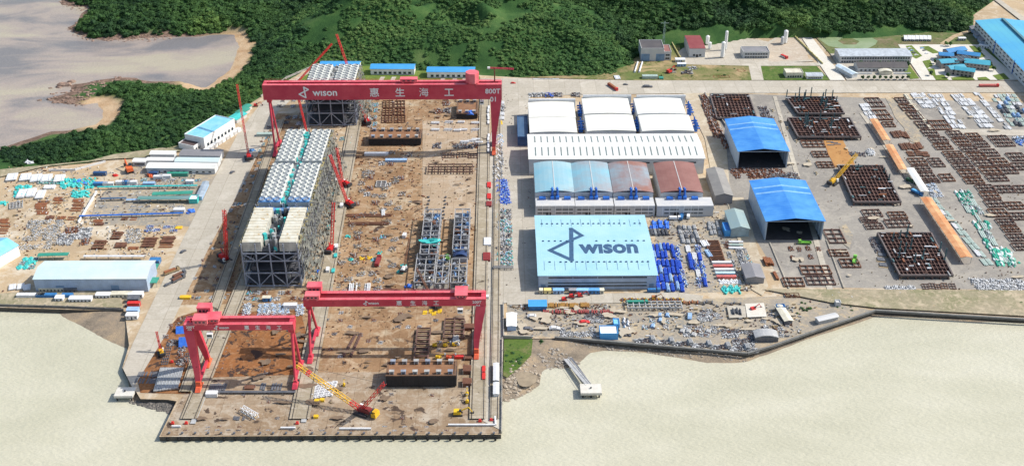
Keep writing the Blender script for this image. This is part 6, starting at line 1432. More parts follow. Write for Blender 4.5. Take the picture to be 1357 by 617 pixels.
mWW=M('dirty concrete wall',(.28,.27,.25),.85,(.36,.34,.3),.2)
wall_line('grey wall closing the scrap yard towards the beach',[(668,447.5),(705,448.5)],2,.6,mWW)
wall_line('grey wall between scrap yard and east quay road',[(667,404),(667.5,447)],2,.6,mWW)
wall_line('dark quay side fence east of the seaward runway',[(665.5,450),(664.8,574)],1.6,.4,mWW,'fence','quay_fence')
wall_line('low wall along the western shore',[(0,405.5),(90,408),(164,411.5)],1.6,.6,MATS['dark sea wall'])
wall_line('low white wall of the upper west yard, slanting down to the grey storage ground',[(128,256),(104,296)],1.8,.7,mWt)
wall_line('pale wall along the foot of the shore woodland',[(66,227),(100,226),(140,215)],1.6,.5,mWt)
wall_line('yellowish wall beside the straight new road',[(1043,40),(1090,86)],2,.7,M('yellow kerb',(.5,.45,.2)))
wall_line('long pale wall beside the substation running into the forest',[(890,58),(905,84)],2.2,.6,M('yellow kerb'))
wall_line('grey wall along the diagonal west track',[(420,87),(380,104),(346,129)],1.8,.6,mWW)
wall_line('long grey wall between hall alley and the frame field',[(934,125),(974,186)],1.6,.6,mWW)
cab=lambda k,w,r,l=6,d=3,h=3: K('sc'+k,k_cabin,w,r,l,d,h)
house('site_hut','blue roofed hut at the west end of the scrap yard storage rows','hut',hp(701,724,411,403),3,'x',.6,mBw,mRoofBx)
house('site_store','white store with light blue front beside the beach wall','store',hp(795,819,450,439),4,'flat',.4,mRoofBx,mWhiteP)
house('site_hut','small light blue hut behind the white store','hut',hp(813,821,436,428),3.2,'flat',.4,mRoofBx,MATS['sky blue roof'])
house('site_store','white and blue hut beside the east road at the yard corner','hut',hp(672,684,438,421),3.4,'y',.5,mBl,mWhiteP)
house('low_store','grey rounded roof store in the east corner of the scrap yard','store',hp(1000,1031,453,444),3.5,'arc',1.5,mDk,mGy)
t=house('long_cabin','cream roofed long cabin standing across the east end of the scrap yard','cabin',(G(1038,420).x,G(1038,420).y,5,17),3,'y',.6,mDk,mCream,rz=R(8))
house('small_shelter','blue roofed cap at the north end of the cream long cabin','shelter',hp(1029,1040,413,409),3.3,'flat',.3,mBw,mRoofB)
house('shore_hut','light grey hut on the slope east of the scrap yard','hut',(G(1095,425).x,G(1095,425).y,14,4),2.8,'x',.6,mGy,mPlas,rz=R(20))
house('shore_hut','white small hut on the earth track','hut',hp(1107,1114,406,402),2.5,'flat',.3,mPlas,mPlas)
field('yellow_rack',[K('yr%d'%i,k_beams,M('ochre steel',(.42,.24,.05),.8,(.32,.15,.04),.3),6,10,10,.6,2,i) for i in range(2)],'ochre beam stack','in the scrap yard\'s north row','beam stack','ochre and red beam stacks of the scrap yard',(724,782,409,724,782,401.5),1,4,jit=.05,rz=0)
field('red_rack',[K('rx%d'%i,k_beams,M('dull red steel',(.32,.05,.05),.7,(.22,.05,.04),.3),4,10,5,.6,2,i) for i in range(2)],'dull red beam stack','below the ochre stacks','beam stack','ochre and red beam stacks of the scrap yard',(718,814,417,718,814,411),1,6,jit=.05)
a=G(867,407); solo('steel_rack',K('bigrack',k_frame,mGy,34,7,9,2,2.4,.5,4),None,'long grey open steel rack in the north row of the scrap yard','rack',tuple(a))
field('yellow_parts',[K('yp',k_heap,[mYe,mDk,mRO],7,5,36,44)],'yellow and dark machine parts','behind the long grey rack','machine parts','machine parts in the scrap yard',(822,905,401,822,905,396),1,9,keep=.9)
field('dark_row',[K('dr0',k_beams,mDk,3,9,4,.7,2,2),K('dr1',k_beams,mRO,3,9,4,.7,2,2)],'dark and red stacks','east of the grey rack','beam stack','dark stacks in the scrap yard',(904,946,404,904,946,399),1,4)
field('dark_row',[KM['dr0']],'dark stack','north of the white pad','beam stack','dark stacks in the scrap yard',(958,982,404,958,982,401),1,2)
sheet('white_pad',[(963,407),(987,407),(989,422),(966,423)],mConc); sheet('white_pad',[(987,404),(1012,403),(1016,421),(990,422)],MATS['new concrete road'])
field('plates',[K('dpl',k_pipes,mDk,5,4,.6,3)],'dark drum','on the white pad','drum','dark drums on the white pad',(969,984,419,968,983,411),1,3)
field('scrap',HG+HD,'grey scrap','in the scrap yard, upper part','heap','scrap heaps of the yard behind the sea wall',(776,800,428,776,800,412),3,2,seed=50)
field('scrap',HG+HM[:1],'grey scrap','beside the white store','heap','scrap heaps of the yard behind the sea wall',(745,790,446,738,790,434),2,6,keep=.8,seed=51)
field('white_tubes',[K('wtu',k_pipes,mWt,5,3,.5,3),KM['dp1']],'white tube','east of the white store','pipe bundle','white tubes in the scrap yard',(827,838,446,824,833,422),7,2,seed=52)
field('scrap',HG+HD[:1],'grey scrap','north centre of the scrap yard','heap','scrap heaps of the yard behind the sea wall',(922,955,426,930,952,410),3,3,keep=.8,seed=53)
field('scrap',GYP+HG,'grey pipe scrap','in the oval heap','heap','scrap heaps of the yard behind the sea wall',(895,950,446,905,950,432),3,6,keep=.85,seed=54)
field('scrap',HD+HG,'dark scrap','row along the sea wall','heap','scrap heaps of the yard behind the sea wall',(845,1000,459,840,990,452),1,17,keep=.9,seed=55,skew=0) if 0 else None
for k in range(19):
    u=k/18; px=848+u*150; py=452+u*13-(k%3)*1.5; spot('scrap',[HG,HD,GYP][k%3][k%2],px,py,5,f'dark scrap lying along the inside of the sea wall, {nth(k)} from the west','heap','scrap along the sea wall',sc=(.8,.55,1))
field('scrap',HD+HG[:2],'dark scrap','east end near the grey store','heap','scrap heaps of the yard behind the sea wall',(962,1000,460,955,1005,436),4,4,keep=.8,seed=56)
field('scrap',[KM['hg1'],KM['bl0'],KM['hm1']],'mixed scrap','in the middle of the scrap yard','heap','scrap heaps of the yard behind the sea wall',(850,895,436,850,900,415),3,5,keep=.55,seed=57,sc=(.8,.7))
for k,(px,py,rz,mt,lb) in enumerate([(735,436,0,mWt,'white pickup standing west of the white store'),(774,428,10,mRe,'small red vehicle in the middle of the scrap yard'),(706,420,0,mWt,'white car near the blue roofed hut'),(700,437,0,mDk,'dark car near the beach gate'),(914,420,80,mBl,'blue grey car north in the scrap yard')]): spot('car',K('car%d'%k,k_car,mt),px,py,rz,lb,'car',sc=(1.5,1.5,1.3))
spot('excavator',K('exr',k_excav,mRe),998,411,20,'red digger on the pale concrete pad of the scrap yard','excavator')
field('scrap',HG+HD[:2],'grey dark scrap','around the cream long cabin','heap','scrap near the cream long cabin',(1010,1050,450,1006,1046,404),5,4,keep=.5,seed=58,sc=(.7,.5))
# ---- jetty east of the quay
def jetty():
    p=G(783,516,0); t=thing('mooring_platform','white square mooring platform standing in the water off the beach','mooring platform',(p.x,p.y,-3))
    link('slab',MB().cb(0,0,2.4,12,8.5,1.6),M('white pier slab',(.62,.6,.54),.7,(.55,.52,.46),.3),t)
    for i in(-1,0,1):
        for j in(-1,1): link('pile',MB().cyl((i*4.6,j*3,-6),(i*4.6,j*3,2.38),.5,10),mDark,t)
    link('bollard',MB().cyl((0,0,4.01),(0,0,4.7),.35,10).cyl((0,0,4.7),(0,0,4.85),.5,10),mDark,t)
    p=G(166,520,0); t=thing('mooring_platform','white square mooring platform beside the south west quay corner','mooring platform',(p.x,p.y,-3))
    link('slab',MB().cb(0,0,2.4,10.5,8,1.5),MATS['white pier slab'],t)
    for i in(-1,1):
        for j in(-1,1): link('pile',MB().cyl((i*4,j*3,-6),(i*4,j*3,2.38),.5,10),mDark,t)
    link('bollard',MB().cyl((0,0,3.91),(0,0,4.6),.35,10).cyl((0,0,4.6),(0,0,4.75),.5,10),mDark,t)
    a=G(750,473,0);b=G(780,511,0); d=b-a; t=thing('footbridge','narrow footbridge from the beach to the white platform','footbridge',(a.x,a.y,-1.2))
    e=Vector((d.x,d.y,1.6)); link('deck',MB().bar((0,0,0),tuple(e),3.0,.3),mGy,t)
    n=Vector((-d.y,d.x,0)).normalized()*1.5
    for s in(-1,1):
        q=MB(); q.bar(tuple(n*s+Vector((0,0,1.2))),tuple(e+n*s+Vector((0,0,1.2))),.12)
        for k in range(9): v=e*(k/8)+n*s; q.bar(tuple(v),tuple(v+Vector((0,0,1.2))),.1)
        link('railing',q,mWt,t)
    a=G(757,472,0);b=G(784,510,0); solo('gangway',MB().bar((0,0,0),tuple(b-a),1.3,.3),mDk,'dark gangway pipe beside the footbridge','gangway',(a.x,a.y,-.9))
jetty()
def tide_pool():
    g=G(697,503,-1.2); m=MB(); m.add([(g.x+6*cos(t/20*6.283)*(1+.15*sin(t)),g.y+7*sin(t/20*6.283),0) for t in range(20)],[tuple(range(20))]); o=struct('tide_pool',m,M('brown pool',(.3,.24,.16),.25,obj=False)); o.location=(0,0,max(float(terr(np.array([g.x+a]),np.array([g.y+b]))[0]) for a in(-6,0,6) for b in(-7,0,7))+.05)
tide_pool()
def mkrocks():
    g=seeded(9); mats=[M('riprap stone',(.25,.22,.18),.9,(.38,.34,.29),.5),M('dark wet stone',(.09,.085,.075),.7,(.18,.16,.14),.5),M('pale stone',(.42,.36,.28),.9,(.3,.25,.19),.5),M('reddish shore rock',(.2,.13,.1),.9,(.3,.21,.16),.5)]
    def area(label,P,n,s,mi,z=-1.6):
        P=gp(P,-2); xs=[p[0] for p in P];ys=[p[1] for p in P]; m=MB(); k=0
        while k<n:
            x,y=g.uniform(min(xs),max(xs)),g.uniform(min(ys),max(ys))
            if sdf(P,np.array([x]),np.array([y]))[0]<0: continue
            k+=1; zz=float(terr(np.array([x]),np.array([y]))[0]); q=g.uniform(*s); m.blob(x,y,max(zz,-3.1)+q*.05,q*1.2,q*g.uniform(.7,1.2),q*g.uniform(.35,.7),k,0,.35)
        tag(link('rocks',m,mats[mi]),kind='stuff')
    area('a',[(172,531),(226,546),(234,533),(186,529)],260,(.5,1.3),1)
    area('b',[(668,488),(700,470),(716,490),(714,510),(690,526),(668,531)],170,(.4,1.3),2)
    area('c',[(712,470),(735,462),(770,480),(750,489),(722,487)],90,(.4,1.0),0)
    area('d',[(740,450),(800,455),(990,472),(990,477),(900,471),(800,461),(760,458)],220,(.3,.8),0)
    area('e',[(60,124),(98,118),(150,100),(185,104),(150,118),(125,130),(105,141),(62,134)],120,(.6,1.9),3)
    area('f',[(88,36),(100,28),(116,50),(200,46),(240,48),(200,54),(118,54),(92,44)],130,(.5,1.6),3)
    area('g',[(78,0),(100,4),(118,8),(112,14),(84,10)],40,(.5,1.6),3)
mkrocks()
for k,(px,py,s) in enumerate([(53,133,1.5),(67,117,1.2),(78,116,2),(86,113,4),(95,109,2.5)]):
    p=G(px,py,-3); solo('rock',MB().blob(0,0,0,s*1.5,s,s*.7,k,1,.35),MATS['reddish shore rock'],['small round rock alone farthest west of the near headland','small rock just off the near headland tip','pair like rock close to the near headland tip','largest loose rock off the near headland','reddish rock touching the near headland'][k],'rock',(p.x,p.y,-3))
# ================================================================ WEST YARD
field('teal_heap',HT_,'teal covered heap','in the long teal band','heap','teal covered heaps of the upper west yard',(81,127,249,80,126,238),2,6,seed=60,jit=.2)
spot('blue_heap',HBT[0],104,240,0,'small bright blue heap amid the teal band','heap'); spot('blue_heap',HBT[1],112,243,0,'dark blue heap amid the teal band','heap')
field('teal_heap',HT_,'teal heap','beside the low white wall','heap','teal covered heaps of the upper west yard',(96,118,262,96,118,253),2,2,seed=61)
field('teal_heap',HT_,'teal heap','near the pale panels','heap','teal covered heaps of the upper west yard',(8,38,262,12,42,246),3,3,keep=.8,seed=62)
spot('teal_heap',HT_[0],4,270,0,'teal heap touching the west edge of the picture','heap'); field('teal_bits',[K('tlb',k_heap,[mTl,mGy,mGk],8,6,40,45)],'teal and grey parts','between the pale panels','heap','teal and grey parts in the upper west yard',(50,78,244,50,78,238),1,4,seed=63)
field('pale_sheets',WPL,'pale panel stack','in the upper west yard','panel stack','pale panel stacks of the upper west yard',(18,58,264,27,60,252),1,3,seed=64); field('pale_sheets',WPL,'pale panel stack','in the row behind the teal heaps','panel stack','pale panel stacks of the upper west yard',(8,84,242,10,88,232),1,5,seed=65,keep=.8)
spot('pale_sheets',WPL[0],66,249,3,'pale panel stack alone between teal heap and rusty rows','panel stack',sc=(1.6,.7,1))
field('lattice_stack',[K('lst',k_frame,mGy,10,8,4,3,1,.4,3)],'grey lattice stack','near the far west teal heap','lattice stack',None,(10,30,277,12,30,268),1,1)
for (x0,x1,yf,yb,r,c,w_,sd) in [(95,112,280,264,4,1,'below the teal heap by the low wall',66),(71,84,271,261,2,1,'west of the low white wall',67),(48,66,285,266,5,1,'centre of the upper west yard',68),(0,14,310,290,4,1,'at the west picture edge',69)]:
    field('rusty_sections',RSO,'rust red section stack',w_,'steel stack','rust red stacks of the west yard',(x0-2,x1-2,yf,x0,x1,yb),r,c,rz=90,seed=sd,skew=0)
for (x0,x1,yf,yb,r,c,w_,sd) in [(147,163,318,308,1,1,'alone in the middle of the west yard',70),(121,140,330,318,1,1,'just behind the pale hall',71),(150,168,330,323,1,1,'behind the pale hall, small dark one',72),(168,184,331,327,1,1,'lowest behind the pale hall',73),(186,207,328,315,2,1,'in the rust red pair, west',74),(210,231,328,314,3,1,'beside the west road',75),(122,137,299,291,2,1,'below the blue pipe line',76),(160,180,292,288,1,2,'east below the blue pipe line',77),(60,100,292,287,1,3,'west below the white wall',78)]:
    field('rusty_sections',RST+RSO,'rust brown section stack',w_,'steel stack','rust brown stacks behind the pale hall',(x0,x1,yf,x0+2,x1+2,yb),r,c,rz=90,seed=sd,skew=0)
field('pipe_scrap',[K('wsx%d'%i,k_heap,[mGy,mTs,mSteel,mWt],9,8,44,110+i) for i in range(3)],'pale grey steel parts','west yard','steel goods','pale steel parts of the west yard',(26,74,330,38,96,292),7,6,keep=.62,seed=79,sc=(1.1,.9))
field('pipe_scrap',HG+HR[:2],'mixed steel parts','by the pale hall','steel goods','mixed steel parts of the west yard',(72,118,325,88,124,302),3,4,keep=.85,seed=80)
field('pipe_scrap',[KM['wsx0'],KM['wsx1']],'white bent tubes','mid west yard','steel goods','white tubes of the west yard',(166,186,322,170,188,304),3,2,seed=81)
field('pipe_scrap',HB[:2]+HG[:1],'blue grey parts','by the west road','steel goods','blue grey parts of the west yard',(190,235,308,195,238,298),2,4,keep=.8,seed=82,sc=(.8,.7))
spot('yellow_plate',K('ypl',k_plates,mYe,5,4,2,1),237,302,5,'yellow plate beside the west road at the corner','plate')
# long sheltered lines on the grey storage ground
def line(lb,x0,y0,x1,y1,w,h,mat,name='storage_rack',cat='storage rack',roof=True):
    a=G(x0,y0);b=G(x1,y1); rz=math.atan2(b.y-a.y,b.x-a.x); L=(b-a).length; c=(a+b)/2; t=thing(name,lb,cat,(c.x,c.y,.3),rz)
    link('cover',MB().gable(-L/2,L/2,-w/2,w/2,h,.5,'x',th=.25,ov=.1),mat,t); n=max(2,int(L/7))
    for i in range(n+1):
        for s in(-1,1): link('post',MB().cb(-L/2+.3+(L-.6)*i/n,s*(w/2-.3),0,.25,.25,h),mSteel,t)
line('long green roofed storage line, rear of two, on the grey storage ground',203,262,256,260,5,3,mGreen)
line('long green roofed storage line, front of two, on the grey storage ground',184,267.5,252,267,5,3,M('grey green sheet',(.1,.25,.22),.5,(.2,.28,.3),.05))
line('blue pipe line along the seaward edge of the grey storage ground',106,289,243,285,1.6,1.5,MATS['blue duct paint'],'pipe_line','pipe line')
line('dark blue line in the west half of the grey storage ground',134,266,168,265,2,1.5,MATS['navy roof'],'pipe_line','pipe line')
line('teal line along the north edge of the grey storage ground',130,251,262,249,1.6,1.8,mTl,'pipe_line','pipe line')
line('pale blue line in the middle of the grey storage ground',168,267.5,186,267,2,1.5,mBl,'pipe_line','pipe line')
spot('blue_cover',HBT[0],252,280,30,'bright blue cover at the east end of the blue pipe line','cover'); spot('white_tank',K('wtk',k_container,mWt,8,4,3),238,281,0,'white container beside the blue cover','container')
house('site_hut','white hut with teal side at the end of the green storage lines','hut',hp(251,262,270,264),3.2,'flat',.3,mTl,mWhiteP)
a=G(266,262);b=G(272,249); house('narrow_hut','long narrow blue grey hut standing end-on beside the west road','hut',((a.x+b.x)/2,(a.y+b.y)/2,4,24),3,'y',.5,mBl,M('grey blue roof',(.3,.36,.42)),rz=-math.atan2(b.x-a.x,b.y-a.y))
field('grey_scrap',HG+HD[:1],'grey parts','on the grey ground','steel goods','grey parts on the grey storage ground',(122,240,284,130,245,272),3,11,keep=.5,seed=83,sc=(.6,.45))
# trucks and covered things behind
row=[(133,232,MATS['navy cladding'],'navy blue box container',10),(134,246,mBw,'blue container',11),(144,246,mWt,'white container',8),(160,244,mWt,'first white container',7),(168,244,mBw,'small blue container',6),(176,244,mWt,'second white container',7),(198,246,mBl,'white and blue truck body',9),(204,232,MATS['navy cladding'],'navy cabin',7),(210,237,mWt,'white container by the navy cabin',7),(219,236,mWt,'long white container',9),(236,233,mGreen,'wide green covered container',16),(252,243,mWt,'white box by the west road',6)]
for k,(px,py,mt,lb,l) in enumerate(row): spot('container',K('row%d'%k,k_container,mt,l,3,2.8),px,py,0,lb+' in the row north of the grey storage ground','container','containers north of the grey storage ground')
spot('excavator',K('exr2',k_excav,M('orange digger paint',(.65,.12,.03))),172,228,120,'orange red digger on the sandy rise by the woodland','excavator',sc=(2,2,2)); spot('red_tank',K('rtk',k_tarp,mRe,4,3,2,4),153,233,0,'round red heap on the sand by the woodland','heap'); spot('orange_tent',K('ort',k_tarp,M('orange tent',(.7,.13,.04)),4,4,3,6),199,234,0,'orange tent beside the navy cabin','tent')
spot('white_tent',K('wte',k_tarp,mWt,8,5,2,7),38,215,0,'white tent sheets at the edge of the woodland','tent')
field('grey_scrap',HR+HG+HM,'mixed parts','north of the grey ground','steel goods','mixed parts north of the grey storage ground',(150,262,250,152,268,236),2,13,keep=.6,seed=84,sc=(.75,.5))
# around the pale hall
field('teal_heap',HT_+[KM['hm2']],'teal heap','by the pale hall\'s west end','heap','teal heaps beside the pale hall',(21,44,356,32,52,341),3,3,seed=85)
line('green roofed lean-to line behind the pale hall',52,343,92,342,4,3,mGreen); line('grey pipe line behind the pale hall',112,343,192,343,2,2,mWt,'pipe_line','pipe line')
field('pale_sheets',WPL,'pale panels','before the pale hall, far west','panel stack','pale panels west of the pale hall',(10,42,385,12,42,377),1,3); 
spot('blue_van',K('bvan',k_container,mBw,7,5,3),206,348,0,'bright blue box behind the green canopies','box')
for k,(px,py,l,mt,lb) in enumerate([(70,385,16,mCream,'cream trailer before the pale hall'),(95,386,8,mDk,'dark trailer before the pale hall'),(42,394,18,mWt,'long white container, west in the shore row'),(62,394,13,mBw,'blue container, second in the shore row'),(80,398,5,mWt,'small white hut, third in the shore row'),(90,394,7,mBw,'blue container behind the small white hut'),(108,399,14,mWt,'large white hut in the shore row'),(138,394,9,mWt,'white hut with dark windows in the shore row'),(162,393,13,mCream,'cream hut near the road in the shore row'),(181,393,9,mWt,'white hut beside the west road'),(178,399,7,mDk,'grey hut south of the white road hut'),(178,405,8,mRe,'bright red container beside the west road'),(177,414,7,mBl,'light blue hut at the revetment corner'),(176,421,7,mWt,'white hut at the revetment corner, seaward')]):
    spot('site_hut' if k not in(2,3,5,11) else 'container',K('shr%d'%k,k_cabin if k not in(2,3,5,11) else k_container,mt,*( (mt,l,4,3) if k not in (2,3,5,11) else (l,3,2.8))),px,py,0,lb,'hut' if k not in(2,3,5,11) else 'container')
field('grey_scrap',HG+HR[:1],'parts','by the shore','steel goods','parts in the shore strip',(140,170,408,142,172,398),2,5,keep=.7,seed=86,sc=(.8,.7))
sheet('revetment',[(70,411),(164,413),(170,459),(150,452),(105,432)],M('grey revetment',(.26,.25,.25),.85,(.36,.34,.32),.06,obj=False,spot=((.2,.19,.18),.3,.6)),z=-.05) if 0 else None
# ---- west road and strip between road and modules
for k,(px,py,rz,key,lb) in enumerate([(243,334,55,'cd','dark car driving on the west road behind the pale hall'),(228,361,40,'flt','brown flatbed truck turning into the west road'),(238,366,50,'dkt','dark truck on the west road, upper of two'),(237,371,50,'dkt','dark truck on the west road, lower of two'),(308,229,60,'cd','dark car on the upper west road'),(339,141,10,'exr','red vehicle on the west road near the gantry leg'),(222,378,50,'cd','dark car on the lower west road')]):
    me={'cd':K('cdk',k_car,mDk),'flt':K('flt',k_truck,mTs,mTs,mRO,11),'dkt':K('dkt',k_truck,mDk,mDk,mRS,10),'exr':KM['exr']}[key]; spot('car' if key=='cd' else 'truck' if key!='exr' else 'excavator',me,px,py,rz,lb,'car' if key=='cd' else 'truck' if key!='exr' else 'excavator')
field('shade_parts',HD+HG+HR+HM,'parts','between west road and near module','steel goods','parts between the west road and the modules',(240,300,398,292,322,290),14,7,keep=.4,seed=87,sc=(.65,.42))
field('shade_parts',HG+HM+HR[:1],'parts','west of the middle module','steel goods','parts between the west road and the modules',(300,330,285,352,372,180),12,4,keep=.5,seed=88,sc=(.65,.42))
field('shade_parts',HD+HG,'parts','by the gantry pendulum leg','steel goods','parts below the largest gantry west end',(350,398,175,372,412,130),6,5,keep=.55,seed=89,sc=(.7,.5))
spot('blue_tank',K('btk',k_tarp,mBw,5,4,2,9),335,200,0,'round blue and white tank beside the upper west road','tank')
spot('green_truck',K('gtr',k_container,mGk,14,4,2.5),352,180,0,'sage green machinery west of the gantry pendulum leg','machine')
spot('yellow_box',K('ybx',k_container,mYe,7,3,1.6),246,395,0,'bright yellow skip at the edge of the module shadow','skip')
# ================================================================ DOCK FLOOR GOODS
field('rusty_grids',[FRS[(3,3)],FRS[(3,2)]],'rusty standing girder frame','under the largest gantry','steel frame','rusty girder frames under the largest gantry',(505,538,164,507,538,134),3,2,seed=200,jit=.03)
spot('girder_grid',K('gr1',k_frame,mRD,34,13,7,3,2.6,.5,9),597,226,0,'wide dark rusty girder frame in the upper slab','steel frame'); field('rusty_grids',[FRM[(4,2)]],'low rusty frame','behind the wide dark girder frame','steel frame','low rusty frames',(584,639,210,584,639,203),1,3)
def trestles(pts,name,lb,grp):
    for k,(px,py) in enumerate(pts): spot(name,[WTS[0],WTS[2],WPL[1]][k%3],px,py,90,f'{lb}, {nth(k)} from the left','trestle',grp,sc=(.55,.75,1.2))
trestles([(577,164),(595,163),(611,163),(630,164)],'white_trestle','white trestle in the rear trestle row','white trestle rows in the upper slab'); trestles([(577,173),(594,173),(606,174),(614,173),(630,173)],'white_trestle','white trestle in the front trestle row','white trestle rows in the upper slab'); trestles([(616,189),(625,188),(635,190),(631,186)],'white_trestle','white trestle near the upper east runway','white trestle rows in the upper slab')
field('dark_parts',HD+HR[:1],'dark steel parts','below the trestle rows','steel goods','dark parts in the upper slab',(600,637,197,600,637,191),1,4)
spot('white_hull',K('whl',k_container,mWt,19,3.5,2),499,205.5,0,'long white block in front of the rust decked hull block','block'); spot('blue_hull',K('bhl',k_container,mBl,17,3.5,2),525,214,0,'long pale blue block lying in the gantry shadow','block')
field('slab_parts',[K('gx%d'%i,k_heap,[mGy,mDk,mSteel,mRS,mTs],9,8,36,120+i) for i in range(4)]+HG[:1]+HR[:1],'scattered steel parts','upper west slab','steel goods','scattered steel parts of the west slab',(462,530,300,484,545,200),12,6,keep=.5,seed=201,sc=(.8,.6),jit=.3)
field('slab_parts',[KM['gx%d'%i] for i in range(4)]+HR[:2]+HM[:1],'scattered steel parts','lower west slab','steel goods','scattered steel parts of the west slab',(440,520,385,460,530,302),9,6,keep=.48,seed=202,sc=(.75,.6),jit=.35)
for k,(px,py,rz,key,lb,cat,sc) in enumerate([(505,245,0,'lf','pale open frame in the upper west slab','steel frame',(.9,1,1)),(508,283,5,'wt0','white beam pair standing out in the west slab','beam stack',(.5,1,1)),(490,286,90,'rs0','long brown bars across the west slab, rear','beam stack',(.7,3.4,.8)),(488,297,90,'rs1','long brown bars across the west slab, front','beam stack',(.7,3.2,.8)),(461,314,0,'ht0','teal heap by the west slab runway','heap',(.6,.6,1)),(480,343,0,'ht0b','yellow covers in the lower west slab, left','cover',(.6,.6,.8)),(490,342,0,'ht0b','yellow covers in the lower west slab, right','cover',(.6,.6,.8)),(465,344,0,'ht1','teal heap left of the yellow covers','heap',(.6,.6,1)),(503,336,0,'ht2','teal heap behind the dark red truck','heap',(.6,.6,1)),(501,348,85,'rtk2','dark red truck parked beside the scattered parts','truck',(1,1.2,1)),(536,314,80,'wbx','white box near the thin dark crane','box',(.7,1,1)),(530,361,0,'ht0','teal heap in mid slab, front','heap',(.7,.6,1)),(535,352,0,'ht1','teal heap in mid slab, rear','heap',(.7,.6,1)),(541,379,0,'hbt0','small blue tent beside the open steel deck','tent',(.7,.7,1)),(468,382,3,'wt1','white long beams behind the middle gantry, west pack','beam stack',(1.1,1.1,1)),(487,382,3,'wt2','white long beams behind the middle gantry, east pack','beam stack',(.8,1.1,1))]):
    me={'lf':lambda:K('lf2',k_frame,mGy,8,9,2,3,1.2,.6,2),'ht0b':lambda:K('ycv',k_tarp,mYe,6,6,1.6,3),'rtk2':lambda:K('rtk2',k_truck,M('dark red paint'),M('dark red paint'),M('dark red paint'),12),'wbx':lambda:K('wbx',k_container,mWt,6,2.5,2.5),'hbt0':lambda:HBT[0]}.get(key,lambda:KM[key])()
    nm={'lf':'pale_grid','ht0b':'cover','rtk2':'truck','wbx':'box','hbt0':'tent'}.get(key,'covered_heap' if key.startswith('ht') else 'beam_stack')
    spot(nm,me,px,py,rz,lb,cat,sc=sc)
# keel blocks and dark parts on the slab
for k in range(14): spot('keel_block',K('kb',k_plates,mDk,1.2,2,3,1),[568,590][k%2]+(k//2)*(-.6)+(k%3)*.7,262+(k//2)*4.6,0,f'small dark keel block in the {["west","east"][k%2]} line above the topside blocks, {nth(k//2)} from the north','keel block','keel block lines')
field('edge_parts',HR[:2]+HD[:2]+RSO,'rusty lumps','along the east slab edge','steel goods','rusty lumps along the east slab edge',(629,637,392,630,638,215),22,1,keep=.85,seed=203,sc=(.6,.45))
# sea end of the slab
field('yellow_beams',[K('ybm',k_beams,mYe,3,9,3,.6,1,2)],'yellow beam','below the middle gantry girder','beam','yellow beams below the middle gantry',(559,588,417,559,588,411),1,4,rz=90,jit=.3)
spot('girder_ladder',K('gl1',k_frame,mRD,12,20,2,5,1.8,.7,5),602,437,0,'rusty double ladder frame below the middle gantry','steel frame'); spot('girder_ladder',K('gl2',k_frame,mRD,8,33,1,8,1.8,.7,6),560,458,0,'long rusty single ladder frame reaching the black sided block','steel frame')
spot('girder_ladder',K('gl3',k_beams,mRD,24,1.6,2,.9,1,3),464,457,-12,'leaning dark rusty girder in the shadow stripe, left','girder'); spot('girder_ladder',KM['gl3'],472,457,-9,'leaning dark rusty girder in the shadow stripe, right','girder')
for k,(px,py,key,rz,lb,cat,sc) in enumerate([(622,435,'cr',90,'rust red crate beside the rigid leg of the middle gantry','crate',(1,1.6,1.2)),(604,453,'gy',0,'grey pipe pack below the double ladder frame','pipe bundle',(1,1,1)),(576,459,'ym',0,'yellow machine in the rear yellow row, first','machine',(.8,.8,1)),(590,459,'ym',0,'yellow machine in the rear yellow row, second','machine',(.8,.8,1)),(602,458,'ym',0,'yellow machine in the rear yellow row, third','machine',(.8,.8,1)),(581,475,'ym',0,'yellow machine behind the black sided block, first','machine',(1,.9,1)),(595,475,'or',0,'orange machine behind the black sided block','machine',(1,.9,1)),(608,474,'rd',0,'bright red crate behind the black sided block','crate',(1,1,1)),(621,475,'cr',0,'dark red crate under the middle gantry foot','crate',(1,1,1)),(619,492,'cr',90,'tall rusty crate east of the black sided block, rear','crate',(1.2,1.2,1.5)),(619,509,'cr',90,'rusty crate east of the black sided block, front','crate',(1.1,1.3,1.5)),(619,523,'ym',90,'yellow machine beside the east runway, rear','machine',(.7,.8,1)),(619,533,'ym',90,'yellow machine beside the east runway, front','machine',(.7,.8,1)),(607,549,'ye',0,'yellow digger near the seaward end of the slab','excavator',(1.4,1.4,1.3)),(456,511,'ym',90,'small yellow machine right of the white slotted panels','machine',(.6,.6,1)),(420,532,'ys',0,'yellow box below the white slotted panels, left','box',(.6,.6,1)),(427,531,'ys',0,'yellow box below the white slotted panels, right','box',(.6,.6,1)),(419,553,'ys',0,'yellow box alone near the quay edge','box',(.6,.6,1)),(281,524,'wc',0,'white container in the seaward part of the quay slab','container',(1,1,1)),(331,514,'cr',0,'rust red plate pack between two dark mats','crate',(1.2,.8,.6)),(254,519,'ys',-40,'small yellow beam by the smallest gantry foot','beam',(1,.4,.6)),(354,398,'cb',0,'cream and blue container in front of the near module','container',(1,1,1)),(385,407,'wc',0,'long white container behind the smallest gantry','container',(1.3,1,1)),(421,360,'bt',0,'blue tank under the scaffold','tank',(.6,.6,1.4)),(645,395,'wc',0,'small white box beside the middle gantry end','box',(.4,.8,.8))]):
    me={'cr':K('crt',k_container,mRS,5,4,1.8),'gy':GYP[0],'ym':K('ymc',k_lift,mYe),'or':K('orc',k_lift,mOr),'rd':K('rdc',k_container,mRe,6,2.5,1.8),'ye':K('yex',k_excav,mYe),'ys':K('ysb',k_container,mYe,4.5,3.5,1.5),'wc':K('wcn',k_container,mWt,6.5,3.5,2.6),'cb':K('cbc',k_cabin,mBw,mCream,5,3,2.8),'bt':HBT[1]}[key]; spot(cat.replace(' ','_'),me,px,py,rz,lb,cat,sc=sc)
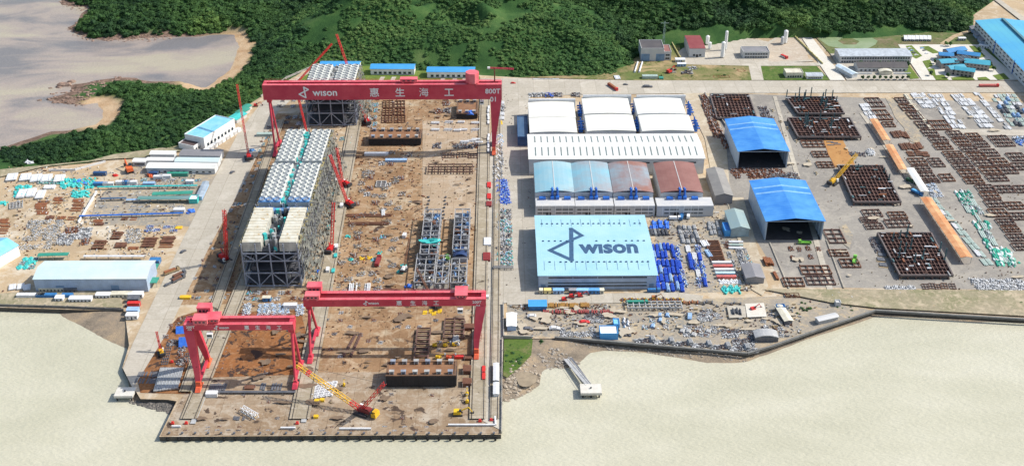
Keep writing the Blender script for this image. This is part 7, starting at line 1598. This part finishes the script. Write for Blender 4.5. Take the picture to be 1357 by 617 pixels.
for k in range(4): spot('slotted_trestle',K('slp',k_frame,mWt,2.4,13,1,9,.9,.7,2),419+k*7.2,519-k*1.2,-7,f'white slotted panel on the quay, {nth(k)} from the west','panel','white slotted panels')
for k,(a,b,c,d,lb) in enumerate([(276,300,518,509,'dark pipe mat at the smallest gantry foot'),(345,378,517,508,'dark pipe mat at the pendulum side of the smallest gantry'),(309,325,557,552,'small grey mat near the lying stair tower')]):
    f=hp(a,b,c,d); me=K('mat%d'%k,k_beams,mDk,f[3],f[2],9,.5,1,k) ; spot('pipe_mat',me,(a+b)/2,(c+d)/2,0,lb,'pipe mat')
t=thing('stair_tower','stair tower lying on its side on the quay slab','stair tower',tuple(G(331,549)),R(-38)); link('tower_frame',MB().lattice((-6,0,1.5),(6,0,1.5),2.6,7,.25),mWt,t)
for k in range(6): link('tread',MB().box(-5+k*2,-4.2+k*2,-1,1,1+.0*k,1.15),mTs,t)
line('long dark rail line across the quay slab',274,521,392,521,1.6,.9,mDk,'rail_line','rail line')
for k,(x0,y0,x1,y1,lb) in enumerate([(450,569,492,569,'white pipe row at the quay edge, west'),(594,564,656,564,'white barrier along the seaward end of the east runway'),(657,564,656,553,'short white barrier closing the east runway corner'),(228,566,240,566,'white pipe row near the west quay corner'),(372,568,392,568,'white pipe row at the quay edge, middle')]):
    a=G(x0,y0);b=G(x1,y1); solo('barrier',MB().bar((0,0,.5),tuple(b-a+Vector((0,0,.5))),.7,.9).bar((0,0,1.0),tuple(b-a+Vector((0,0,1.0))),.9,.12),mWt,lb,'barrier',tuple(a+Vector((0,0,.3))))
for k,(x,y0,y1,lb) in enumerate([((252,268),562,524,'pale grey ramp strip west on the quay slab'),((399,406),560,505,'pale grey ramp strip beside the middle runway')]):
    P=gp([(x[0],y0),(x[0]+7,y0),(x[1]+6,y1),(x[1],y1)]); solo('ramp_plate',MB().poly(P,.55,.75),M('pale ramp plate',(.45,.46,.46),.6,(.36,.37,.37),.2),lb,'ramp')
for k in range(26):
    x=216+(k+.5)*17.2; solo('bollard',K('bol',lambda:MB().cyl((0,0,0),(0,0,.9),.45,8).cyl((0,0,.9),(0,0,1.15),.7,8).mesh('bollard',[mDk])),None,f'dark mooring bollard on the quay edge, {nth(k)} from the west','bollard',tuple(G(x,574.5)),group='mooring bollards along the quay edge')
for k in range(30):
    x=214+(k+.5)*15; p=G(x,577.3 if x>300 else 578); solo('fender',K('fen',lambda:MB().cb(0,0,-2.6,1.2,.7,2.5,m=0).cyl((0,-.35,-1.3),(0,-.75,-1.3),.6,8,m=0).mesh('fender',[M('black rubber',(.012,.012,.013),.8)])),None,f'black fender on the quay face, {nth(k)} from the west','fender',(p.x,p.y-.2,0),group='black fenders along the quay face')
for k,(px,py) in enumerate([(229,561),(247,561),(394,561),(636,558),(651,557),(228,480)]): spot('end_stop',K('est',lambda:MB().cb(0,0,0,1.6,1.8,1.6,tx=.7,ty=.5).cb(0,-.6,.2,1.9,.5,.8,m=0).mesh('end_stop',[mRe])),px,py,0,['red rail end stop nearest the west quay corner','red rail end stop beside the pale west ramp','red rail end stop on the middle runway','red rail end stop on the east runway, inner rail','red rail end stop on the east runway, outer rail','red marker block on the west rust slab'][k],'end stop')
# west quay corner
for k,(px,py,s) in enumerate([(241,438,.75),(247,454,.95)]): spot('blue_tent',K('btn',lambda:MB().tri_prism(-4,4,-4.5,4.5,0.0,4.5,'x',0).gable(-4,4,-4.5,4.5,.05,4.5,'x',0,.15,.1).mesh('blue_tent',[MATS['blue tarpaulin']])),px,py,5,['smaller blue tent beside the rigid leg of the smallest gantry','larger blue tent beside the rigid leg of the smallest gantry'][k],'tent',sc=(s,s,s))
for k in range(7):
    a=G(206+k*4.6,520-k*.6); b=G(215+k*4.4,489); L=(b-a).length; m=MB()
    for j in range(3): m.cyl((j*.75-.75,0,.9),(b.x-a.x+j*.75-.75,b.y-a.y,.9),.36,7)
    for j in range(4): v=(b-a)*(j/3.2+.03); m.box(v.x-1.3,v.x+1.3,v.y-.2,v.y+.2,0,.54)
    solo('pipe_row',m.mesh('pipe_row',[mSteel]),None,f'silvery long pipe group at the west quay corner, {nth(k)} from the west','pipe bundle',tuple(a+Vector((0,0,.3))),group='silvery long pipes at the west quay corner')
field('dark_mat',[K('dmt%d'%i,k_beams,mDk,7,9,6,.4,1,i) for i in range(2)],'dark plate mat','at the west quay corner','plate mat','dark plate mats at the west quay corner',(176,206,509,184,212,492),2,3,jit=.03)
field('dark_grids',[K('dg%d'%i,k_frame,mDk,8,6,3,2,.9,.4,i) for i in range(2)]+HR[:1]+HD[:1],'dark rusty parts','west rust slab','steel goods','dark rusty parts on the west rust slab',(214,252,484,222,256,450),4,4,keep=.85,seed=204)
field('dark_grids',HR+HD,'brown parts','upper west rust slab','steel goods','dark rusty parts on the west rust slab',(212,244,450,226,250,420),4,3,keep=.6,seed=205,sc=(.7,.6))
field('white_scrap',[K('wsq%d'%i,k_heap,[mWt,mWt,mSteel,mGy,mBl],9,7,54,140+i) for i in range(3)],'white steel offcuts','behind the smallest gantry','steel goods','white offcuts behind the smallest gantry',(322,402,418,324,404,403),2,8,keep=.9,seed=206)
field('runway_lumps',HR[:2]+HD[:1]+HG[:1],'small dark lumps','beside the rust slab','steel goods','small lumps beside the rust slab',(284,296,490,298,310,438),10,2,keep=.8,seed=207,sc=(.45,.4))
field('front_parts',HR+HG+HM[:1],'parts','in front of the near module','steel goods','parts in front of the near module',(312,400,400,318,412,384),2,9,keep=.75,seed=208,sc=(.8,.6))
field('scaffold_parts',HG+HM+HD[:2]+[K('wbk',k_container,mWt,6,3,3),K('wbk2',k_container,mTl,5,3,2)],'parts','east foot of the modules','steel goods','parts at the scaffold foot of the modules',(421,441,388,450,470,180),24,3,keep=.62,seed=209,sc=(.75,.55))
field('far_parts',HG+HR+HM[:2],'parts','beside the far module','steel goods','parts beside the far module',(478,500,170,482,505,126),5,3,keep=.7,seed=210,sc=(.7,.6))
field('far_parts',HR+HD[:2],'dark rusty parts','middle of the upper slab','steel goods','dark rusty parts of the upper slab',(540,600,200,545,600,132),6,4,keep=.35,seed=211,sc=(.7,.55))
field('quay_parts',HD+HR,'small dark parts','sea end of the slab','steel goods','small dark parts at the sea end of the slab',(300,600,558,330,600,490),7,16,keep=.16,seed=212,sc=(.32,.35))
field('quay_parts',HD+HR+HG,'small parts','below the middle gantry','steel goods','small parts below the middle gantry',(410,600,478,430,620,410),7,12,keep=.25,seed=213,sc=(.4,.4))
field('edge_goods',HG+HR+HD,'small goods','along the quay edge','steel goods','small goods along the quay edge',(225,640,572,228,640,563),2,30,keep=.4,seed=214,sc=(.45,.4))
field('north_goods',[K('dk1',k_heap,[mDk,mBp,mGy],8,7,50,161),HG[0],HD[0]],'dark machine parts','behind the west vaulted halls','steel goods','goods behind the white vaulted halls',(700,768,129,700,768,124),1,6,keep=.9)
spot('red_trailer',K('rtr',k_truck,mRe,mRe,mRO,16),812,117,-65,'red trailer standing across the north road','trailer'); spot('car',K('car7',k_car,mDk),858,116,0,'dark vehicle on the north road behind the middle vaulted hall','car',sc=(2,1.5,1.5)); spot('car',K('car8',k_car,mDk),829,113,0,'small dark car on the north road near the red trailer','car')
spot('red_trailer',K('rtr2',k_truck,mRe,mLr,mLr,18),1310,115.5,0,'long red truck on the north road before the office wings','truck'); spot('car',K('car9',k_car,mRe),640+40,111,0,'red car at the north road junction beside the largest gantry','car')
# northern small goods
for k in range(3): spot('barrier_blocks',K('wbb',k_container,mWt,11,1,.9),714+k*9.5,105.5,0,f'long white kerb block at the forest foot, {nth(k)} from the west','kerb block','white kerb blocks at the forest foot')
for k in range(2):
    a=G(841+k*6,97); b=G(845+k*6,84); solo('pipe',MB().cyl((0,0,1),(b.x-a.x,b.y-a.y,1),.8,10).cb(0,0,0,1.8,.6,1).cb(b.x-a.x,b.y-a.y,0,1.8,.6,1),mWt,['white big pipe south of the substation, left','white big pipe south of the substation, right'][k],'pipe',tuple(a+Vector((0,0,.3))))
spot('round_store',K('rst',lambda:house and k_container(mGk,14,4.5,3)),861,104,0,'sage white long tank by the north road','tank'); spot('green_box',K('gbx',k_container,mGreen,4,4,2),876,105,0,'green small container beside the long tank','container'); spot('white_plates',WPL[0],818,104,5,'pale panel pack by the scrub near the north road','panel stack')
spot('dark_machine',HD[0],889,95,0,'dark machinery on the sand below the substation','machine'); spot('dark_machine',HD[1],910,97,0,'dark machinery between sand and grass north of the road','machine',sc=(1.3,1,1.6)); spot('white_machine',HG[0],918,91,0,'white machinery on the grass south of the gas plant','machine')
spot('site_hut',K('wsh',k_cabin,mWt,mWt,9,5,3),901,82,0,'white hut at the end of the pale wall, rear','hut'); spot('site_hut',K('wsh2',k_cabin,mBl,mWt,8,4,3),903,88,0,'white blue hut at the end of the pale wall, front','hut'); spot('red_machine',K('rmc',k_excav,mRe),887,97,40,'red digger on the sandy patch by the north road','excavator',sc=(1.5,1.5,1.5))
for k in range(3): spot('pit_kerb',K('pk',k_frame,mRO,6,5,1,1,.6,.4,2),950+k*6,102,0,f'ochre square pit edge in the grass, {nth(k)} from the west','pit','ochre pits in the grass')
spot('pit_kerb',KM['pk'],982,94,10,'ochre pit edge in the grass near the small road','pit')
field('glass_house',[K('ghs',k_cabin,mGy,mWt,4,12,3)],'pale ridged greenhouse','in the row by the pond','greenhouse','pale greenhouses by the pond',(1197,1234,56,1197,1233,50),1,7,jit=.02)
spot('site_hut',K('wsh3',k_cabin,mGy,mWt,7,4,3),1274,54,0,'grey hut north of the crossing office wings','hut')
for k,(px,py,r) in enumerate([(1205,65,20),(1208,68,20),(1211,71,20),(1214,74,20),(1222,65,20),(1225,68,20),(1228,72,20)]): spot('car',K('carp%d'%(k%3),k_car,[mWt,mBl,mDk][k%3]),px,py,r,['white','blue','dark','white','blue','dark','white'][k]+' car in the office car park, '+nth(k)+' counted from the northwest','car')
spot('bus',K('bus',k_cabin,mWt,mWt,10,3,3),1304,64,-30,'white bus on the court beside the teal roofed factory','bus')
spot('truck',K('plt',k_truck,mRe,mWt,mRe,9),1039,77,-60,'red lorry on the tan concrete pad','truck')
t=thing('pylon','thin pale lattice mast at the forest edge behind the substation','mast',tuple(G(879,60))); link('mast',MB().lattice((0,0,0),(0,0,24),2.2,12,.16,w2=.7),M('pale mast steel',(.4,.5,.45)),t); link('cross_arm',MB().bar((-4,0,22.5),(4,0,22.5),.3),MATS['pale mast steel'],t)
# trees one can tell apart
mTrunk=M('bark',(.12,.09,.06),.9)
def tree(lb,px,py,h=5,grp=None,mat=None):
    p=G(px,py); t=thing('tree',lb,'tree',p,rnd.uniform(0,6),grp); link('trunk',MB().cyl((0,0,0),(.1,.05,h*.6),.2,6,.1),mTrunk,t)
    m=MB(); g=seeded(int(px*7+py))
    for i in range(7): a=g.uniform(0,6.28); q=g.uniform(0,h*.24); m.blob(q*cos(a),q*sin(a),h*g.uniform(.5,.85),h*g.uniform(.16,.26),h*g.uniform(.16,.26),h*g.uniform(.13,.22),i+int(px),1,.35)
    for i in range(40):
        a=g.uniform(0,6.28); q=h*g.uniform(.2,.42); z=h*g.uniform(.45,1); c=Vector((q*cos(a),q*sin(a),z)); n=[Vector((g.uniform(-1,1),g.uniform(-1,1),g.uniform(-.6,.6))).normalized()*h*.05 for _ in range(2)]; m.add([c-n[0],c-n[1],c+n[0],c+n[1]],[(0,1,2,3)])
    link('crown',m,mat or lfD,t)
for k in range(9): tree(f'small round tree in the row south of the canteen, {nth(k)} from the west',1143+k*7.5,106.3,4.5,'small trees south of the canteen')
for k in range(6): tree(f'dark tree behind the canteen roofs, {nth(k)} from the west',1140+k*12.5,88.5+(k%2),6,'dark trees behind the canteen')
for k,(px,py) in enumerate([(1253,62),(1259,62),(1239,85),(1311,90),(1316,95),(1232,101),(1297,70),(1256,104)]): tree(f'small tree around the crossing office wings, {nth(k)} counted from the northwest',px,py,5.5,'small trees around the office wings')
# ---- litter nobody could count, and worn marks
def litter(q,n,seed,mats,s=(.3,1.3)):
    g=seeded(seed); A,B=G(q[0],q[2]),G(q[1],q[2]); C_,D=G(q[3],q[5]),G(q[4],q[5]); m=MB()
    cl=[(g.random(),g.random()) for _ in range(max(4,n//18))]
    for k in range(n):
        if g.random()<.65: c=g.choice(cl); u=min(1,max(0,c[0]+g.gauss(0,.035))); v=min(1,max(0,c[1]+g.gauss(0,.035)))
        else: u,v=g.random(),g.random()
        p=(A*(1-u)+B*u)*(1-v)+(C_*(1-u)+D*u)*v; a=g.choice([0,0,pi/2,g.uniform(0,pi)]); w=g.uniform(*s)
        m.cb(p.x,p.y,0,w*g.choice([1,1,1.6,2.6]),w*g.uniform(.25,.7),g.uniform(.1,.7)+.35,a,m=g.randrange(len(mats)))
    tag(link('litter',m,mats),kind='stuff')
LM=[mRS,mRD,mGy,mWt,mDk,mTs]
litter((440,630,390,484,640,128),1300,300,[mRS,mRD,mTs,mTs,mGy,mRO],(.25,1.1)); litter((270,630,560,330,632,410),320,301,[mRD,mDk,mRS,mTs],(.2,.7))
litter((262,330,440,352,385,168),750,302,[mRD,mDk,mGy,mTs,mRS],(.25,1.0)); litter((0,220,340,10,262,222),1300,303,[mRS,mTs,mGy,mDk,mWt,mTs],(.25,1.0)); litter((860,1000,385,858,966,262),700,304,LM,(.25,1.1))
litter((690,1060,446,676,1060,404),900,305,LM,(.25,1.1)); litter((1000,1357,385,960,1357,128),380,306,[mRD,mTs,mRS,mTs],(.2,.6)); litter((405,455,390,448,475,130),600,307,LM,(.25,.9)); litter((660,712,400,664,702,126),120,308,[mDk,mRD,mTs],(.2,.6))
litter((1040,1357,408,1040,1357,388),200,309,[mTs,mRD,mGy],(.3,1.0)); litter((0,165,404,0,165,378),200,310,LM)
def stains(q,n,seed,mat,s=(1.5,7)):
    g=seeded(seed); A,B=G(q[0],q[2]),G(q[1],q[2]); C_,D=G(q[3],q[5]),G(q[4],q[5]); m=MB(); z=LAY[0]+.05
    for k in range(n):
        u,v=g.random(),g.random(); p=(A*(1-u)+B*u)*(1-v)+(C_*(1-u)+D*u)*v; rx,ry=g.uniform(*s),g.uniform(*s)*.6; N=40; z+=.0006
        vs=[]
        for i in range(N):
            t=2*pi*i/N; r=1+.7*noise.noise(Vector((cos(t)*1.1+k*5,sin(t)*1.1,seed)))+.22*noise.noise(Vector((cos(t)*3+k*3,sin(t)*3,seed+9))); vs.append((p.x+rx*r*cos(t),p.y+ry*r*sin(t),z))
        m.add(vs,[tuple(range(N))])
    tag(link('ground_stains',m,mat),kind='structure')
mSt=M('dark wet patch',(.15,.1,.065),.7,(.2,.14,.09),.3,obj=False); mSt2=M('pale dust patch',(.46,.4,.31),.95,(.4,.34,.25),.3,obj=False)
stains((430,620,560,470,630,400),20,1,mSt,(1,4.5)); stains((260,420,560,320,420,420),18,2,mSt,(1,5)); stains((470,625,390,490,635,130),30,3,mSt,(1,3.5)); stains((528,540,446,530,542,414),3,6,mSt,(3,5)); stains((1010,1357,384,960,1357,130),34,7,mSt2,(1.2,5)); stains((690,1050,446,680,1050,408),30,8,mSt2,(1.5,6)); 
import collections as _c
_bad=[(l,len(l.split())) for l in LABELS if not 4<=len(l.split())<=16]
print('BADLABELS',len(_bad),_bad[:40]); print('DUP',[(l,len(v)) for l,v in LABELS.items() if len(v)>1][:30])
